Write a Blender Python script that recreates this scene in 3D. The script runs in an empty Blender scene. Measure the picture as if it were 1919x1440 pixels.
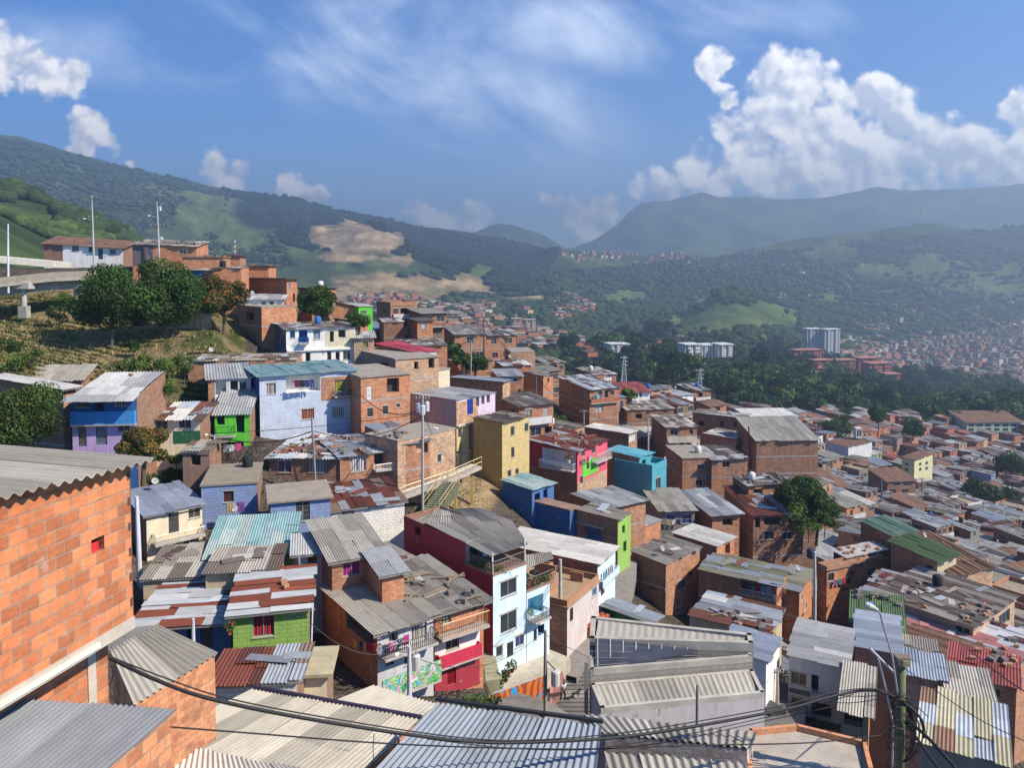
import bpy, math, random
import numpy as np
from mathutils import Vector
rnd = random.Random(7)
NEARMAX = 215; NOHAZE = False
sc = bpy.context.scene
R = math.radians
# ---------------------------------------------------------------- camera
F = 1478.0; CX = 959.5; PITCH = R(3.0); HY = 500.0
YC = HY + F * math.tan(PITCH)
cd = bpy.data.cameras.new("camera"); cam = bpy.data.objects.new("camera", cd)
sc.collection.objects.link(cam); sc.camera = cam
cd.sensor_width = 36.0; cd.sensor_fit = 'HORIZONTAL'; cd.lens = 36.0 * F / 1919.0
cd.shift_y = -(720 - YC) / 1919.0
cam.rotation_euler = (R(90) - PITCH, 0, 0)
cd.clip_start = 0.5; cd.clip_end = 30000
# ---------------------------------------------------------------- light
SUN_EL, SUN_PHI = R(43), R(20)          # azimuth measured from +X towards the camera side
SUND = Vector((math.cos(SUN_EL) * math.cos(SUN_PHI), -math.cos(SUN_EL) * math.sin(SUN_PHI), math.sin(SUN_EL)))
sl = bpy.data.lights.new("sun", 'SUN'); sun = bpy.data.objects.new("sun", sl); sc.collection.objects.link(sun)
sl.energy = 5.0; sl.angle = R(0.5); sl.color = (1.0, 0.89, 0.73)
sun.rotation_euler = SUND.to_track_quat('Z', 'Y').to_euler()
sc.view_settings.view_transform = 'Standard'; sc.view_settings.look = 'None'
sc.view_settings.gamma = 1.0; sc.view_settings.use_curve_mapping = False
sc.view_settings.exposure = 0.62
sc.cycles.max_bounces = 5; sc.cycles.diffuse_bounces = 3; sc.cycles.glossy_bounces = 2
sc.cycles.transmission_bounces = 2; sc.cycles.volume_bounces = 0; sc.cycles.transparent_max_bounces = 6
sc.cycles.use_denoising = True; sc.cycles.caustics_reflective = False; sc.cycles.caustics_refractive = False
sc.cycles.sample_clamp_indirect = 4.0

def raydir(px, py):
    x = (px - CX) / F; y = (YC - py) / F
    return Vector((x, math.cos(PITCH) + y * math.sin(PITCH), y * math.cos(PITCH) - math.sin(PITCH)))
def at(px, py, Y):
    d = raydir(px, py); return d * (Y / d.y)
def proj(p):
    c, s = math.cos(PITCH), math.sin(PITCH)
    f = p[1] * c - p[2] * s; u = p[1] * s + p[2] * c
    return (CX + F * p[0] / f, YC - F * u / f)

# ---------------------------------------------------------------- world: sky and clouds
world = bpy.data.worlds.new("World"); sc.world = world; world.use_nodes = True
wt = world.node_tree; wt.nodes.clear()
class NT:
    def __init__(s, t): s.t = t
    def n(s, typ, **kw):
        nd = s.t.nodes.new(typ)
        for k, v in kw.items():
            if k.startswith('i_'):
                key = k[2:]; key = int(key) if key.isdigit() else key.replace('_', ' ')
                inp = nd.inputs[key]
                if isinstance(v, bpy.types.NodeSocket): s.t.links.new(v, inp)
                else: inp.default_value = v
            else: setattr(nd, k, v)
        return nd
    def m(s, op, a, b=None, c=None, clamp=False):
        nd = s.t.nodes.new('ShaderNodeMath'); nd.operation = op; nd.use_clamp = clamp
        for i, v in enumerate((a, b, c)):
            if v is None: continue
            if isinstance(v, bpy.types.NodeSocket): s.t.links.new(v, nd.inputs[i])
            else: nd.inputs[i].default_value = v
        return nd.outputs[0]
    def v(s, op, a, b=None, scale=None):
        nd = s.t.nodes.new('ShaderNodeVectorMath'); nd.operation = op
        for i, v in enumerate((a, b)):
            if v is None: continue
            if isinstance(v, bpy.types.NodeSocket): s.t.links.new(v, nd.inputs[i])
            else: nd.inputs[i].default_value = v
        if scale is not None: nd.inputs['Scale'].default_value = scale
        return nd
    def mix(s, f, a, b, blend='MIX'):
        nd = s.t.nodes.new('ShaderNodeMix'); nd.data_type = 'RGBA'; nd.blend_type = blend
        for i, v in ((0, f), (6, a), (7, b)):
            if isinstance(v, bpy.types.NodeSocket): s.t.links.new(v, nd.inputs[i])
            elif i == 0: nd.inputs[0].default_value = v
            else: nd.inputs[i].default_value = tuple(v) + (1,) if len(v) == 3 else v
        return nd.outputs[2]
    def ramp(s, f, stops):
        nd = s.t.nodes.new('ShaderNodeMapRange'); nd.interpolation_type = 'SMOOTHSTEP'
        s.t.links.new(f, nd.inputs[0]); nd.inputs[1].default_value = stops[0]; nd.inputs[2].default_value = stops[1]
        return nd.outputs[0]
w = NT(wt)
sky = w.n('ShaderNodeTexSky', sky_type='NISHITA', sun_disc=False, sun_elevation=SUN_EL,
          sun_rotation=math.atan2(SUND.x, SUND.y), altitude=1700, air_density=1.0, dust_density=0.4, ozone_density=3.0)
tc = w.n('ShaderNodeTexCoord')
sep = w.n('ShaderNodeSeparateXYZ', i_0=tc.outputs['Generated'])
dy = w.m('MAXIMUM', sep.outputs[1], 0.05)
su = w.m('DIVIDE', sep.outputs[0], dy); sv = w.m('DIVIDE', sep.outputs[2], dy)   # cloud chart: tangents of bearing and elevation
P = w.n('ShaderNodeCombineXYZ', i_0=su, i_1=sv).outputs[0]
wn_ = w.n('ShaderNodeTexNoise', i_Vector=P, i_Scale=22.0, i_Detail=4.0)
PW = w.v('ADD', P, w.v('MULTIPLY', w.v('SUBTRACT', wn_.outputs[1], (.5, .5, .5)).outputs[0], (.055, .055, 0)).outputs[0]).outputs[0]
front = w.m('GREATER_THAN', sep.outputs[1], 0.05)
def fbm(vec, scale, detail, rough=0.55, off=(0, 0, 0), dist=0.0):
    q = w.v('ADD', vec, off).outputs[0]
    return w.n('ShaderNodeTexNoise', i_Vector=q, i_Scale=scale, i_Detail=detail, i_Roughness=rough, i_Distortion=dist).outputs[0]
CL = [(1440,165,62),(1500,158,60),(1560,170,55),(1620,190,55),(1665,235,60),(1420,210,50),(1480,230,80),(1570,260,90),(1660,300,80),(1740,270,55),(1780,300,60),(1700,320,70),
      (1400,290,60),(1360,330,45),(1300,320,45),(1240,350,42),(1330,362,50),(1200,366,30),(1450,330,70),(1560,340,70),(1640,355,70),(1820,270,40),(1850,320,55),(1895,215,45),(1919,260,60),(1930,330,70),
      (1335,125,34),(1345,160,31),(1366,192,31),(1352,243,33),
      (20,122,66),(85,142,56),(145,155,44),(-40,110,80),(50,165,45),(190,244,40),(222,272,34),(165,258,32),(246,294,26),(150,285,30),(405,308,33),(440,328,32),
      (545,354,36),(598,372,36),(800,406,36),(885,408,42),(840,418,36),(1075,398,46),(1125,404,44),(1035,380,34),(1110,430,40)]
dens = None; hi = None
for cx, cy, cr in CL:
    c3 = ((cx - CX) / F, (HY - cy) / F, 0)
    d = w.v('DISTANCE', PW, c3).outputs['Value']
    e = w.m('MULTIPLY_ADD', d, -F / cr, 1.0)       # 1 at the centre, 0 at the rim
    if cr < 32: e = w.m('SUBTRACT', e, 0.30)
    dens = e if dens is None else w.m('SMOOTH_MAX', dens, e, 0.25)
def cloudd(off):
    n1 = fbm(P, 15.0, 9, 0.56, off)
    vo = w.n('ShaderNodeTexVoronoi', feature='SMOOTH_F1', i_Vector=w.v('ADD', P, off).outputs[0], i_Scale=24.0, i_Detail=2.5, i_Smoothness=0.7).outputs['Distance']
    a = w.m('MULTIPLY_ADD', n1, 1.7, -0.50)
    return w.m('SUBTRACT', a, w.m('MULTIPLY', w.m('SUBTRACT', vo, 0.42), 0.75))
nA = cloudd((3, 5, 0)); nB = cloudd((3 + 0.009, 5 + 0.012, 0))
mc = w.m('MINIMUM', dens, 0.62)
dA = w.m('ADD', mc, nA); dB = w.m('ADD', mc, nB)
cmask = w.m('MULTIPLY', w.ramp(dA, (0.0, 0.46)), front)
relief = w.m('MULTIPLY', w.m('SUBTRACT', dA, dB), 1.5)
thick = w.ramp(dA, (0.1, 1.5))
shade = w.m('ADD', w.m('ADD', 0.80, relief), w.m('MULTIPLY', thick, -0.22), clamp=False)
shade = w.m('MINIMUM', w.m('MAXIMUM', shade, 0.42), 1.15)
cum = w.mix(w.m('MULTIPLY', w.m('SUBTRACT', shade, 0.42), 1.6, clamp=True), (0.46, 0.50, 0.60), (1.0, 0.965, 0.91))
# cirrus: two stretched veils
rot = w.n('ShaderNodeVectorRotate', rotation_type='Z_AXIS', i_Vector=P, i_Angle=R(24)).outputs[0]
st = w.v('MULTIPLY', rot, (1.6, 3.0, 1)).outputs[0]
ci = fbm(st, 2.6, 8, 0.55, (1.3, 2.2, 0), 0.4)
cib = fbm(P, 2.4, 4, 0.5, (7.7, 1.1, 0))
def blob(cx, cy, rx, ry, ang):
    q = w.v('SUBTRACT', P, ((cx - CX) / F, (HY - cy) / F, 0)).outputs[0]
    q = w.n('ShaderNodeVectorRotate', rotation_type='Z_AXIS', i_Vector=q, i_Angle=R(ang)).outputs[0]
    q = w.v('MULTIPLY', q, (F / rx, F / ry, 0)).outputs[0]
    l = w.v('LENGTH', q).outputs['Value']
    return w.m('SUBTRACT', 1.0, l, clamp=True)
bl = w.m('MAXIMUM', w.m('MAXIMUM', blob(760, 110, 560, 170, 22), blob(1000, 230, 230, 160, 65)), w.m('MAXIMUM', blob(420, 130, 620, 90, 8), blob(1150, 60, 600, 110, 0)))
bl = w.m('MAXIMUM', bl, blob(860, 285, 90, 14, 12))
cim = w.m('MULTIPLY', w.m('MULTIPLY', w.ramp(ci, (0.36, 0.78)), w.ramp(bl, (0.0, 0.7))), w.m('MULTIPLY_ADD', cib, 1.1, 0.25))
cim = w.m('MULTIPLY', w.m('MULTIPLY', cim, front), 1.0, clamp=True)
SK = 0.092
skyc = w.mix(1.0, w.v('MULTIPLY', sky.outputs[0], (SK, SK, SK)).outputs[0], w.mix(w.ramp(sv, (-.02, .30)), (0.86, 1.08, 1.30), (0.38, 0.84, 1.32)), 'MULTIPLY')
skyc = w.mix(cim, skyc, (0.80, 0.90, 1.05))
CB = 1.22
cumc = w.v('MULTIPLY', cum, (CB, CB, CB)).outputs[0]
skyc = w.mix(cmask, skyc, cumc)
bg = w.n('ShaderNodeBackground', i_0=skyc, i_1=1.0)
wo = w.n('ShaderNodeOutputWorld', i_0=bg.outputs[0])
world.cycles.sampling_method = 'MANUAL'; world.cycles.sample_map_resolution = 512

# ---------------------------------------------------------------- ground heights
def K(*a):   # (Y, value, isZ)
    out = []
    for y, v in a:
        if isinstance(v, str): out.append((y, float(v)))
        else: out.append((y, (HY - v) / F * y))
    return out
COLS = [
 (-500, K((3,'-13'),(10,'-14'),(45,'-16'),(65,'-16'),(85,'-9'),(110,'-3'),(130,'1'),(250,'6'),(600,'30'),(7000,'30'))),
 (0,   K((3,'-13'),(10,'-14'),(20,'-15'),(45,'-16.5'),(65,'-16.8'),(75,845),(85,705),(100,622),(112,572),(130,505),(150,'0'),(250,'2'),(600,'40'),(7000,'40'))),
 (250, K((3,'-13'),(10,'-14.5'),(25,'-18'),(45,'-24'),(64,1045),(75,905),(82,825),(90,722),(100,648),(110,605),(135,500),(160,'-2'),(300,'-20'),(700,'0'),(7000,'0'))),
 (400, K((3,'-13'),(10,'-15'),(25,'-19.5'),(45,'-24'),(62,1060),(72,925),(80,850),(88,765),(98,662),(108,618),(120,580),(135,512),(150,'-3'),(300,'-35'),(700,'-20'),(7000,'0'))),
 (480, K((3,'-13'),(10,'-16'),(25,'-21'),(45,1275),(52,'-25'),(62,1065),(72,925),(80,840),(88,800),(98,712),(108,665),(120,605),(135,530),(150,'-5'),(300,'-45'),(600,'-60'),(1000,'-45'),(1500,520),(7000,'20'))),
 (700, K((3,'-14'),(10,'-17'),(25,'-23'),(48,1312),(60,'-27.5'),(66,1060),(75,940),(85,860),(95,810),(110,750),(130,690),(150,640),(180,'-18'),(300,'-62'),(500,'-75'),(900,607),(1200,575),(1500,545),(2000,490),(7000,'40'))),
 (900, K((3,'-14'),(10,'-17'),(25,'-25'),(45,'-28.5'),(58,1235),(70,'-28'),(80,'-25.5'),(85,925),(95,885),(110,840),(130,770),(150,705),(180,'-24'),(220,'-42'),(400,'-75'),(700,650),(1000,600),(1400,570),(2000,535),(7000,'0'))),
 (1100,K((3,'-14'),(10,'-18'),(25,'-26'),(40,'-33'),(58,1305),(70,1185),(85,1055),(100,965),(120,885),(140,805),(165,765),(200,'-40'),(300,'-68'),(400,'-74'),(600,'-80'),(800,645),(1300,603),(1800,565),(7000,'-20'))),
 (1300,K((3,'-14'),(10,'-18'),(25,'-27'),(40,'-36'),(60,'-37'),(82,1175),(100,1070),(120,990),(140,910),(160,858),(180,808),(205,785),(260,'-62'),(320,'-76'),(400,765),(500,'-70'),(650,690),(900,662),(1300,630),(1800,580),(7000,'-30'))),
 (1500,K((3,'-14'),(10,'-18'),(25,'-27'),(45,'-40'),(65,'-42'),(85,1400),(100,1290),(120,1175),(140,1105),(170,1010),(200,938),(240,888),(280,855),(330,828),(400,792),(500,'-84'),(650,'-92'),(850,685),(1200,'-118'),(1700,605),(7000,'-60'))),
 (1700,K((3,'-14'),(10,'-18'),(25,'-28'),(40,'-37'),(60,'-44'),(85,1330),(110,1200),(140,1108),(170,1055),(200,1014),(250,955),(300,903),(350,855),(400,815),(470,'-92'),(600,772),(800,738),(1000,718),(1400,683),(1900,642),(7000,'-60'))),
 (1919,K((3,'-14'),(10,'-18'),(25,'-28'),(40,'-37'),(60,'-40'),(80,1360),(110,1240),(140,1155),(170,1093),(200,1043),(250,983),(300,933),(360,865),(420,808),(500,'-97'),(700,765),(1000,728),(1400,692),(1900,643),(7000,'-40'))),
 (2600,K((3,'-14'),(25,'-28'),(60,'-45'),(110,'-60'),(200,'-80'),(400,'-90'),(700,'-125'),(1400,'-180'),(1900,'-180'),(7000,'0'))),
]
CPX = np.array([c[0] for c in COLS], float)
def _colz(i, lY):
    t = COLS[i][1]; return np.interp(lY, np.log([q[0] for q in t]), [q[1] for q in t])
def _h(ix, iy, s):
    h = (ix.astype(np.int64) * 374761393 + iy.astype(np.int64) * 668265263 + s * 982451653) & 0xffffffff
    h = ((h ^ (h >> 13)) * 1274126177) & 0xffffffff
    return ((h ^ (h >> 16)) & 0xffff) / 65535.0
def vn(x, y, s=0):
    ix = np.floor(x); iy = np.floor(y); fx = x - ix; fy = y - iy
    fx = fx * fx * (3 - 2 * fx); fy = fy * fy * (3 - 2 * fy)
    a = _h(ix, iy, s); b = _h(ix + 1, iy, s); c = _h(ix, iy + 1, s); d = _h(ix + 1, iy + 1, s)
    return (a * (1 - fx) + b * fx) * (1 - fy) + (c * (1 - fx) + d * fx) * fy
def fb(x, y, o=5, s=0, ridge=False):
    r = 0; a = 0.5; t = 0
    for k in range(o):
        n = vn(x * 2 ** k + 17.3 * k, y * 2 ** k - 9.1 * k, s + k)
        if ridge: n = 1 - abs(2 * n - 1)
        r = r + a * n; t += a; a *= 0.5
    return r / t
RIDGES = [  # (crest distance, foot distance, skyline points, ravine size, foot z or None)
 (3000, 1500, [(-900,60),(-600,150),(0,252),(60,262),(100,275),(180,297),(260,318),(340,335),(430,355),(500,362),(560,375),(600,388),(660,395),(720,410),(790,424),(850,430),(900,436),(960,455),(1040,472),(1100,500),(1200,560),(1300,620),(2900,900)], 46),
 (5400, 4100, [(-900,700),(850,520),(1000,472),(1075,463),(1110,450),(1150,425),(1180,395),(1200,380),(1260,373),(1310,359),(1345,368),(1400,368),(1450,372),(1530,371),(1600,358),(1640,348),(1680,355),(1750,355),(1850,350),(1919,342),(2900,320)], 16),
 (4700, 3900, [(-900,700),(780,520),(880,440),(905,428),(930,418),(960,421),(990,430),(1020,440),(1050,458),(1080,472),(1200,600),(2900,900)], 14),
 (3000, 1800, [(-900,700),(850,620),(950,500),(1050,472),(1150,477),(1270,476),(1350,482),(1390,470),(1450,455),(1500,446),(1560,440),(1620,435),(1680,425),(1720,417),(1760,418),(1800,427),(1860,428),(1919,420),(2900,395)], 34),
 (1600, 950, [(-900,700),(1150,700),(1230,620),(1300,578),(1340,548),(1380,541),(1420,552),(1460,572),(1500,600),(1540,622),(1620,660),(1700,740),(2900,900)], 16),
 (850, 480, [(-900,300),(-400,330),(0,360),(60,375),(120,395),(180,425),(240,455),(300,490),(400,560),(500,640),(2900,900)], 15),
]
def ground(X, Y, detail=True):
    X = np.asarray(X, float); Y = np.maximum(np.asarray(Y, float), 3.0)
    px = np.clip(CX + F * X / Y, CPX[0], CPX[-1]); lY = np.log(Y)
    zs = np.stack([_colz(i, lY) for i in range(len(COLS))])
    idx = np.clip(np.searchsorted(CPX, px, side='right') - 1, 0, len(CPX) - 2)
    t = (px - CPX[idx]) / (CPX[idx + 1] - CPX[idx])
    flat = zs.reshape(len(COLS), -1); ii = np.arange(flat.shape[1])
    za = flat[idx.ravel(), ii].reshape(px.shape); zb = flat[(idx + 1).ravel(), ii].reshape(px.shape)
    Z = za * (1 - t) + zb * t
    if detail:
        far = np.clip((Y - 420) / 500, 0, 1)
        Z = Z + far * (fb(X / 160, Y / 160, 4, 3) - 0.5) * 42 - far * 6
    pxr = CX + F * X / Y
    for Yk, Yf, pts, rav in RIDGES:
        pr = np.interp(pxr, [p[0] for p in pts], [p[1] for p in pts])
        Zr = (HY - pr) / F * Yk
        s = np.clip((Y - Yf) / (Yk - Yf), 0, 1)
        prof = s ** 1.15
        Zm = Z * (1 - prof) + Zr * prof
        if detail:
            amp = rav * 4 * np.sin(np.pi * np.clip(s, 0, 1)) ** 0.8
            n = fb((X + 0.35 * Y) / (rav * 14), (Y * 0.45) / (rav * 14), 6, 11, True)
            Zm = Zm + amp * (n - 0.62) + (fb(X / 60, Y / 60, 4, 23) - 0.5) * 10 * (s > 0) 
        back = np.clip((Y - Yk) / (0.35 * Yk), 0, 1)
        Zm = np.where(Y > Yk, Z + (np.maximum(Zr - Z, 0)) * (1 - back) ** 1.3 + (fb(X / 60, Y / 60, 4, 23) - 0.5) * 10 * (1 - back), Zm)
        Z = np.where(Y > Yf, np.maximum(Z, Zm), Z)
    Z = Z - 2.4 * np.clip((pxr - 905) / 30, 0, 1) * np.clip((1135 - pxr) / 30, 0, 1) * np.clip((Y - 44) / 3, 0, 1) * np.clip((66 - Y) / 3, 0, 1)
    if detail:
        near = np.clip((Y - 60) / 40, 0, 1) * np.clip((150 - Y) / 40, 0, 1)
        Z = Z + near * (fb(X / 7, Y / 7, 4, 31) - 0.5) * 1.6
    return Z
def gz(x, y): return float(ground(np.array([x]), np.array([y]))[0])
NA, NR = 860, 620
gpx = np.linspace(-700, 2700, NA); gY = np.exp(np.linspace(math.log(3), math.log(7000), NR))
GX = (gpx[None, :] - CX) / F * gY[:, None]; GY = np.repeat(gY[:, None], NA, 1)
GZ = ground(GX, GY)
_c, _s = math.cos(PITCH), math.sin(PITCH)
GPY = YC - F * (GY * _s + GZ * _c) / (GY * _c - GZ * _s)
GPX = CX + F * GX / (GY * _c - GZ * _s)
GMIN = np.minimum.accumulate(GPY, axis=0)
def hit(px, py, ymin=3.0):
    j = int(round((px - gpx[0]) / (gpx[1] - gpx[0]))); j = max(0, min(NA - 1, j))
    i0 = int(np.searchsorted(gY, ymin))
    col = GMIN[:, j]; k = int(np.searchsorted(-col, -py))
    k = max(k, i0)
    if k >= NR: return None
    Y = gY[k]; return Vector(((px - CX) / F * Y, Y, float(GZ[k, j])))
# ---------------------------------------------------------------- materials
def lin(h):
    h = h.lstrip('#'); o = []
    for i in (0, 2, 4):
        c = int(h[i:i + 2], 16) / 255; o.append(c / 12.92 if c <= 0.04045 else ((c + 0.055) / 1.055) ** 2.4)
    return tuple(o)
MATS = {}
def mat(name, build):
    if name in MATS: return MATS[name]
    m = bpy.data.materials.new(name); m.use_nodes = True; t = m.node_tree; t.nodes.clear()
    g = NT(t); b = g.n('ShaderNodeBsdfPrincipled'); o = g.n('ShaderNodeOutputMaterial', i_0=b.outputs[0])
    build(g, b); MATS[name] = m; return m
def col(g): return g.n('ShaderNodeVertexColor', layer_name='Col').outputs[0]
def lk(g, a, b): g.t.links.new(a, b)
def nz(g, vec, scale, detail=4, rough=0.6): return g.n('ShaderNodeTexNoise', i_Vector=vec, i_Scale=scale, i_Detail=detail, i_Roughness=rough).outputs[0]
def uvv(g): return g.n('ShaderNodeUVMap', uv_map='UV').outputs[0]
def objv(g): return g.n('ShaderNodeTexCoord').outputs['Object']
def mulv(g, c, f):
    return g.mix(1.0, c, g.n('ShaderNodeCombineColor', i_0=f, i_1=f, i_2=f).outputs[0], 'MULTIPLY')
def bump(g, b, h, s, d=0.02):
    lk(g, g.n('ShaderNodeBump', i_Strength=s, i_Distance=d, i_Height=h).outputs[0], b.inputs['Normal'])
def stains(g, c, amt=0.35, sc=0.7):
    u = uvv(g); n = nz(g, u, sc, 6, 0.65)
    st = nz(g, g.v('MULTIPLY', u, (2.2, 0.35, 1)).outputs[0], 1.0, 5, 0.6)
    f = g.m('MULTIPLY_ADD', g.m('ADD', n, st), amt * 1.5, 1 - amt * 1.5)
    return mulv(g, c, f)
def B_brickn(g, b): B_brick(g, b, .29, .19, .44, .010, (0.33, 0.27, 0.21), .05)
def B_brick(g, b, bw=.42, bh=.215, c2=.62, ms=.016, mcol=(0.34, 0.29, 0.24), wob=.03):
    u = uvv(g)
    uu = g.v('ADD', u, g.v('MULTIPLY', g.n('ShaderNodeTexNoise', i_Vector=u, i_Scale=1.2).outputs[1], (wob, wob, 0)).outputs[0]).outputs[0]
    br = g.n('ShaderNodeTexBrick', i_Vector=uu, i_Scale=1.0)
    br.inputs['Color1'].default_value = (1.12, 1.08, 1.05, 1); br.inputs['Color2'].default_value = (c2 * 1.12, c2 * .95, c2 * .95, 1)
    br.inputs['Mortar Size'].default_value = ms; br.inputs['Mortar Smooth'].default_value = 0.3; br.inputs['Bias'].default_value = -0.25
    br.inputs['Brick Width'].default_value = bw; br.inputs['Row Height'].default_value = bh
    c = g.mix(g.m('MULTIPLY', br.outputs[1], 0.85), g.mix(1.0, col(g), br.outputs[0], 'MULTIPLY'), mcol)
    c = mulv(g, c, g.m('MULTIPLY_ADD', nz(g, g.v('MULTIPLY', u, (1.5, 28, 1)).outputs[0], 1.0, 2), .5, .75))
    big = g.ramp(nz(g, u, .22, 3), (.42, .58)); c = g.mix(big, c, g.mix(1.0, c, (1.06, .95, .88), 'MULTIPLY'))
    sm = g.ramp(nz(g, u, 2.6, 4), (0.60, 0.70)); c = g.mix(g.m('MULTIPLY', sm, 0.42), c, (0.42, 0.36, 0.30))
    c = stains(g, c, 0.5, 0.6)
    c = mulv(g, c, g.m('MULTIPLY_ADD', nz(g, u, 11, 4), 0.5, 0.75))
    lk(g, c, b.inputs['Base Color']); b.inputs['Roughness'].default_value = 0.92
    bump(g, b, g.m('SUBTRACT', nz(g, u, 9, 3), g.m('MULTIPLY', br.outputs[1], 1.6)), 0.6, 0.02)
def B_pbrick(g, b):
    u = uvv(g)
    br = g.n('ShaderNodeTexBrick', i_Vector=u, i_Scale=1.0)
    br.inputs['Color1'].default_value = (1, 1, 1, 1); br.inputs['Color2'].default_value = (0.9, 0.91, 0.92, 1)
    br.inputs['Mortar'].default_value = (0.5, 0.5, 0.5, 1)
    br.inputs['Mortar Size'].default_value = 0.02; br.inputs['Mortar Smooth'].default_value = 0.6
    br.inputs['Brick Width'].default_value = 0.5; br.inputs['Row Height'].default_value = 0.25
    uu = g.v('ADD', u, g.v('MULTIPLY', g.n('ShaderNodeTexNoise', i_Vector=u, i_Scale=1.5).outputs[1], (0.05, 0.04, 0)).outputs[0]).outputs[0]
    lk(g, uu, br.inputs['Vector'])
    f = g.ramp(nz(g, u, 1.7, 3), (0.25, 0.6))
    c = g.mix(f, col(g), g.mix(1.0, col(g), br.outputs[0], 'MULTIPLY'))
    c = stains(g, c, 0.3, 0.8); c = g.mix(g.m('MULTIPLY', g.ramp(nz(g, u, 1.1, 7, 0.62), (0.62, 0.65)), 0.75), c, (0.34, 0.25, 0.20))
    lk(g, c, b.inputs['Base Color']); b.inputs['Roughness'].default_value = 0.75
    bump(g, b, g.m('SUBTRACT', nz(g, u, 8, 3), g.m('MULTIPLY', br.outputs[1], 1.5)), 0.5, 0.02)
def B_plaster(g, b):
    u = uvv(g); pe = g.ramp(nz(g, u, 0.9, 7, 0.62), (0.625, 0.65)); c = stains(g, col(g), 0.34, 0.5)
    c = g.mix(g.m('MULTIPLY', pe, 0.8), c, (0.34, 0.28, 0.23)); c = g.mix(g.m('MULTIPLY', g.ramp(nz(g, g.v('MULTIPLY', u, (3.0, .22, 1)).outputs[0], 1.0, 4), (.55, .8)), .5), c, (.16, .14, .12))
    lk(g, c, b.inputs['Base Color']); b.inputs['Roughness'].default_value = 0.85
    bump(g, b, nz(g, uvv(g), 6, 5), 0.2, 0.02)
def B_conc(g, b):
    u = objv(g); c = mulv(g, col(g), g.m('MULTIPLY_ADD', nz(g, u, 1.1, 8, 0.7), 1.3, 0.35))
    lk(g, c, b.inputs['Base Color']); b.inputs['Roughness'].default_value = 0.95; bump(g, b, nz(g, u, 7, 5), 0.35, 0.03)
def B_sheet(g, b):
    u = uvv(g)
    n = nz(g, g.v('MULTIPLY', u, (1.6, 0.55, 1)).outputs[0], 1.4, 8, 0.68)
    c = mulv(g, col(g), g.m('MULTIPLY_ADD', n, 0.9, 0.55))
    r = g.ramp(nz(g, u, 0.9, 7, 0.7), (0.60, 0.74)); c = g.mix(g.m('MULTIPLY', r, 0.55), c, (0.13, 0.085, 0.06))
    lk(g, c, b.inputs['Base Color']); b.inputs['Roughness'].default_value = 0.62; b.inputs['Metallic'].default_value = 0.0
    b.inputs['Specular IOR Level'].default_value = 0.35
    bump(g, b, n, 0.25, 0.03)
def B_tile(g, b):
    u = uvv(g); wv = g.n('ShaderNodeTexWave', i_Vector=u, i_Scale=1.45, i_Distortion=1.0)
    c = mulv(g, col(g), g.m('MULTIPLY_ADD', nz(g, u, 3.0, 5, 0.7), 1.3, 0.3))
    c = mulv(g, c, g.m('MULTIPLY_ADD', wv.outputs[1], 0.45, 0.7))
    lk(g, c, b.inputs['Base Color']); b.inputs['Roughness'].default_value = 0.9; bump(g, b, wv.outputs[1], 0.8, 0.05)
def B_solid(g, b):
    lk(g, mulv(g, col(g), g.m('MULTIPLY_ADD', nz(g, objv(g), 2.5, 5), 0.5, 0.75)), b.inputs['Base Color']); b.inputs['Roughness'].default_value = 0.7
def B_metal(g, b):
    lk(g, mulv(g, col(g), g.m('MULTIPLY_ADD', nz(g, objv(g), 3, 4), 0.5, 0.75)), b.inputs['Base Color']); b.inputs['Roughness'].default_value = 0.45; b.inputs['Metallic'].default_value = 0.3
def B_glass(g, b):
    lk(g, mulv(g, col(g), g.m('MULTIPLY_ADD', nz(g, objv(g), 0.9, 3), 1.4, 0.3)), b.inputs['Base Color']); b.inputs['Roughness'].default_value = 0.12
def B_cloth(g, b):
    wv = g.n('ShaderNodeTexWave', i_Vector=uvv(g), i_Scale=2.2, i_Distortion=2.0)
    lk(g, mulv(g, col(g), g.m('MULTIPLY_ADD', wv.outputs[1], 0.35, 0.75)), b.inputs['Base Color']); b.inputs['Roughness'].default_value = 0.9
    bump(g, b, wv.outputs[1], 0.7, 0.05)
def B_leaf(g, b):
    g.t.nodes.remove(b); o = [n for n in g.t.nodes if n.type == 'OUTPUT_MATERIAL'][0]
    c = col(g); c = mulv(g, c, g.m('MULTIPLY_ADD', nz(g, objv(g), 0.8, 3), 1.2, 0.4))
    d = g.n('ShaderNodeBsdfDiffuse', i_Color=c); tr = g.n('ShaderNodeBsdfTranslucent', i_Color=g.mix(1.0, c, (1.3, 1.5, 0.6), 'MULTIPLY'))
    gl = g.n('ShaderNodeBsdfGlossy', i_Color=(1, 1, 1, 1), i_Roughness=0.45)
    s = g.n('ShaderNodeMixShader', i_0=0.22); lk(g, d.outputs[0], s.inputs[1]); lk(g, tr.outputs[0], s.inputs[2])
    s2 = g.n('ShaderNodeMixShader', i_0=0.008); lk(g, s.outputs[0], s2.inputs[1]); lk(g, gl.outputs[0], s2.inputs[2])
    lk(g, s2.outputs[0], o.inputs[0])
def B_leafmatte(g, b):
    lk(g, mulv(g, col(g), g.m('MULTIPLY_ADD', nz(g, objv(g), 0.12, 6, .7), 1.6, 0.2)), b.inputs['Base Color']); b.inputs['Roughness'].default_value = 1.0; b.inputs['Specular IOR Level'].default_value = 0.0; bump(g, b, nz(g, objv(g), 0.5, 4), 1.0, 1.2)
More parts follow.
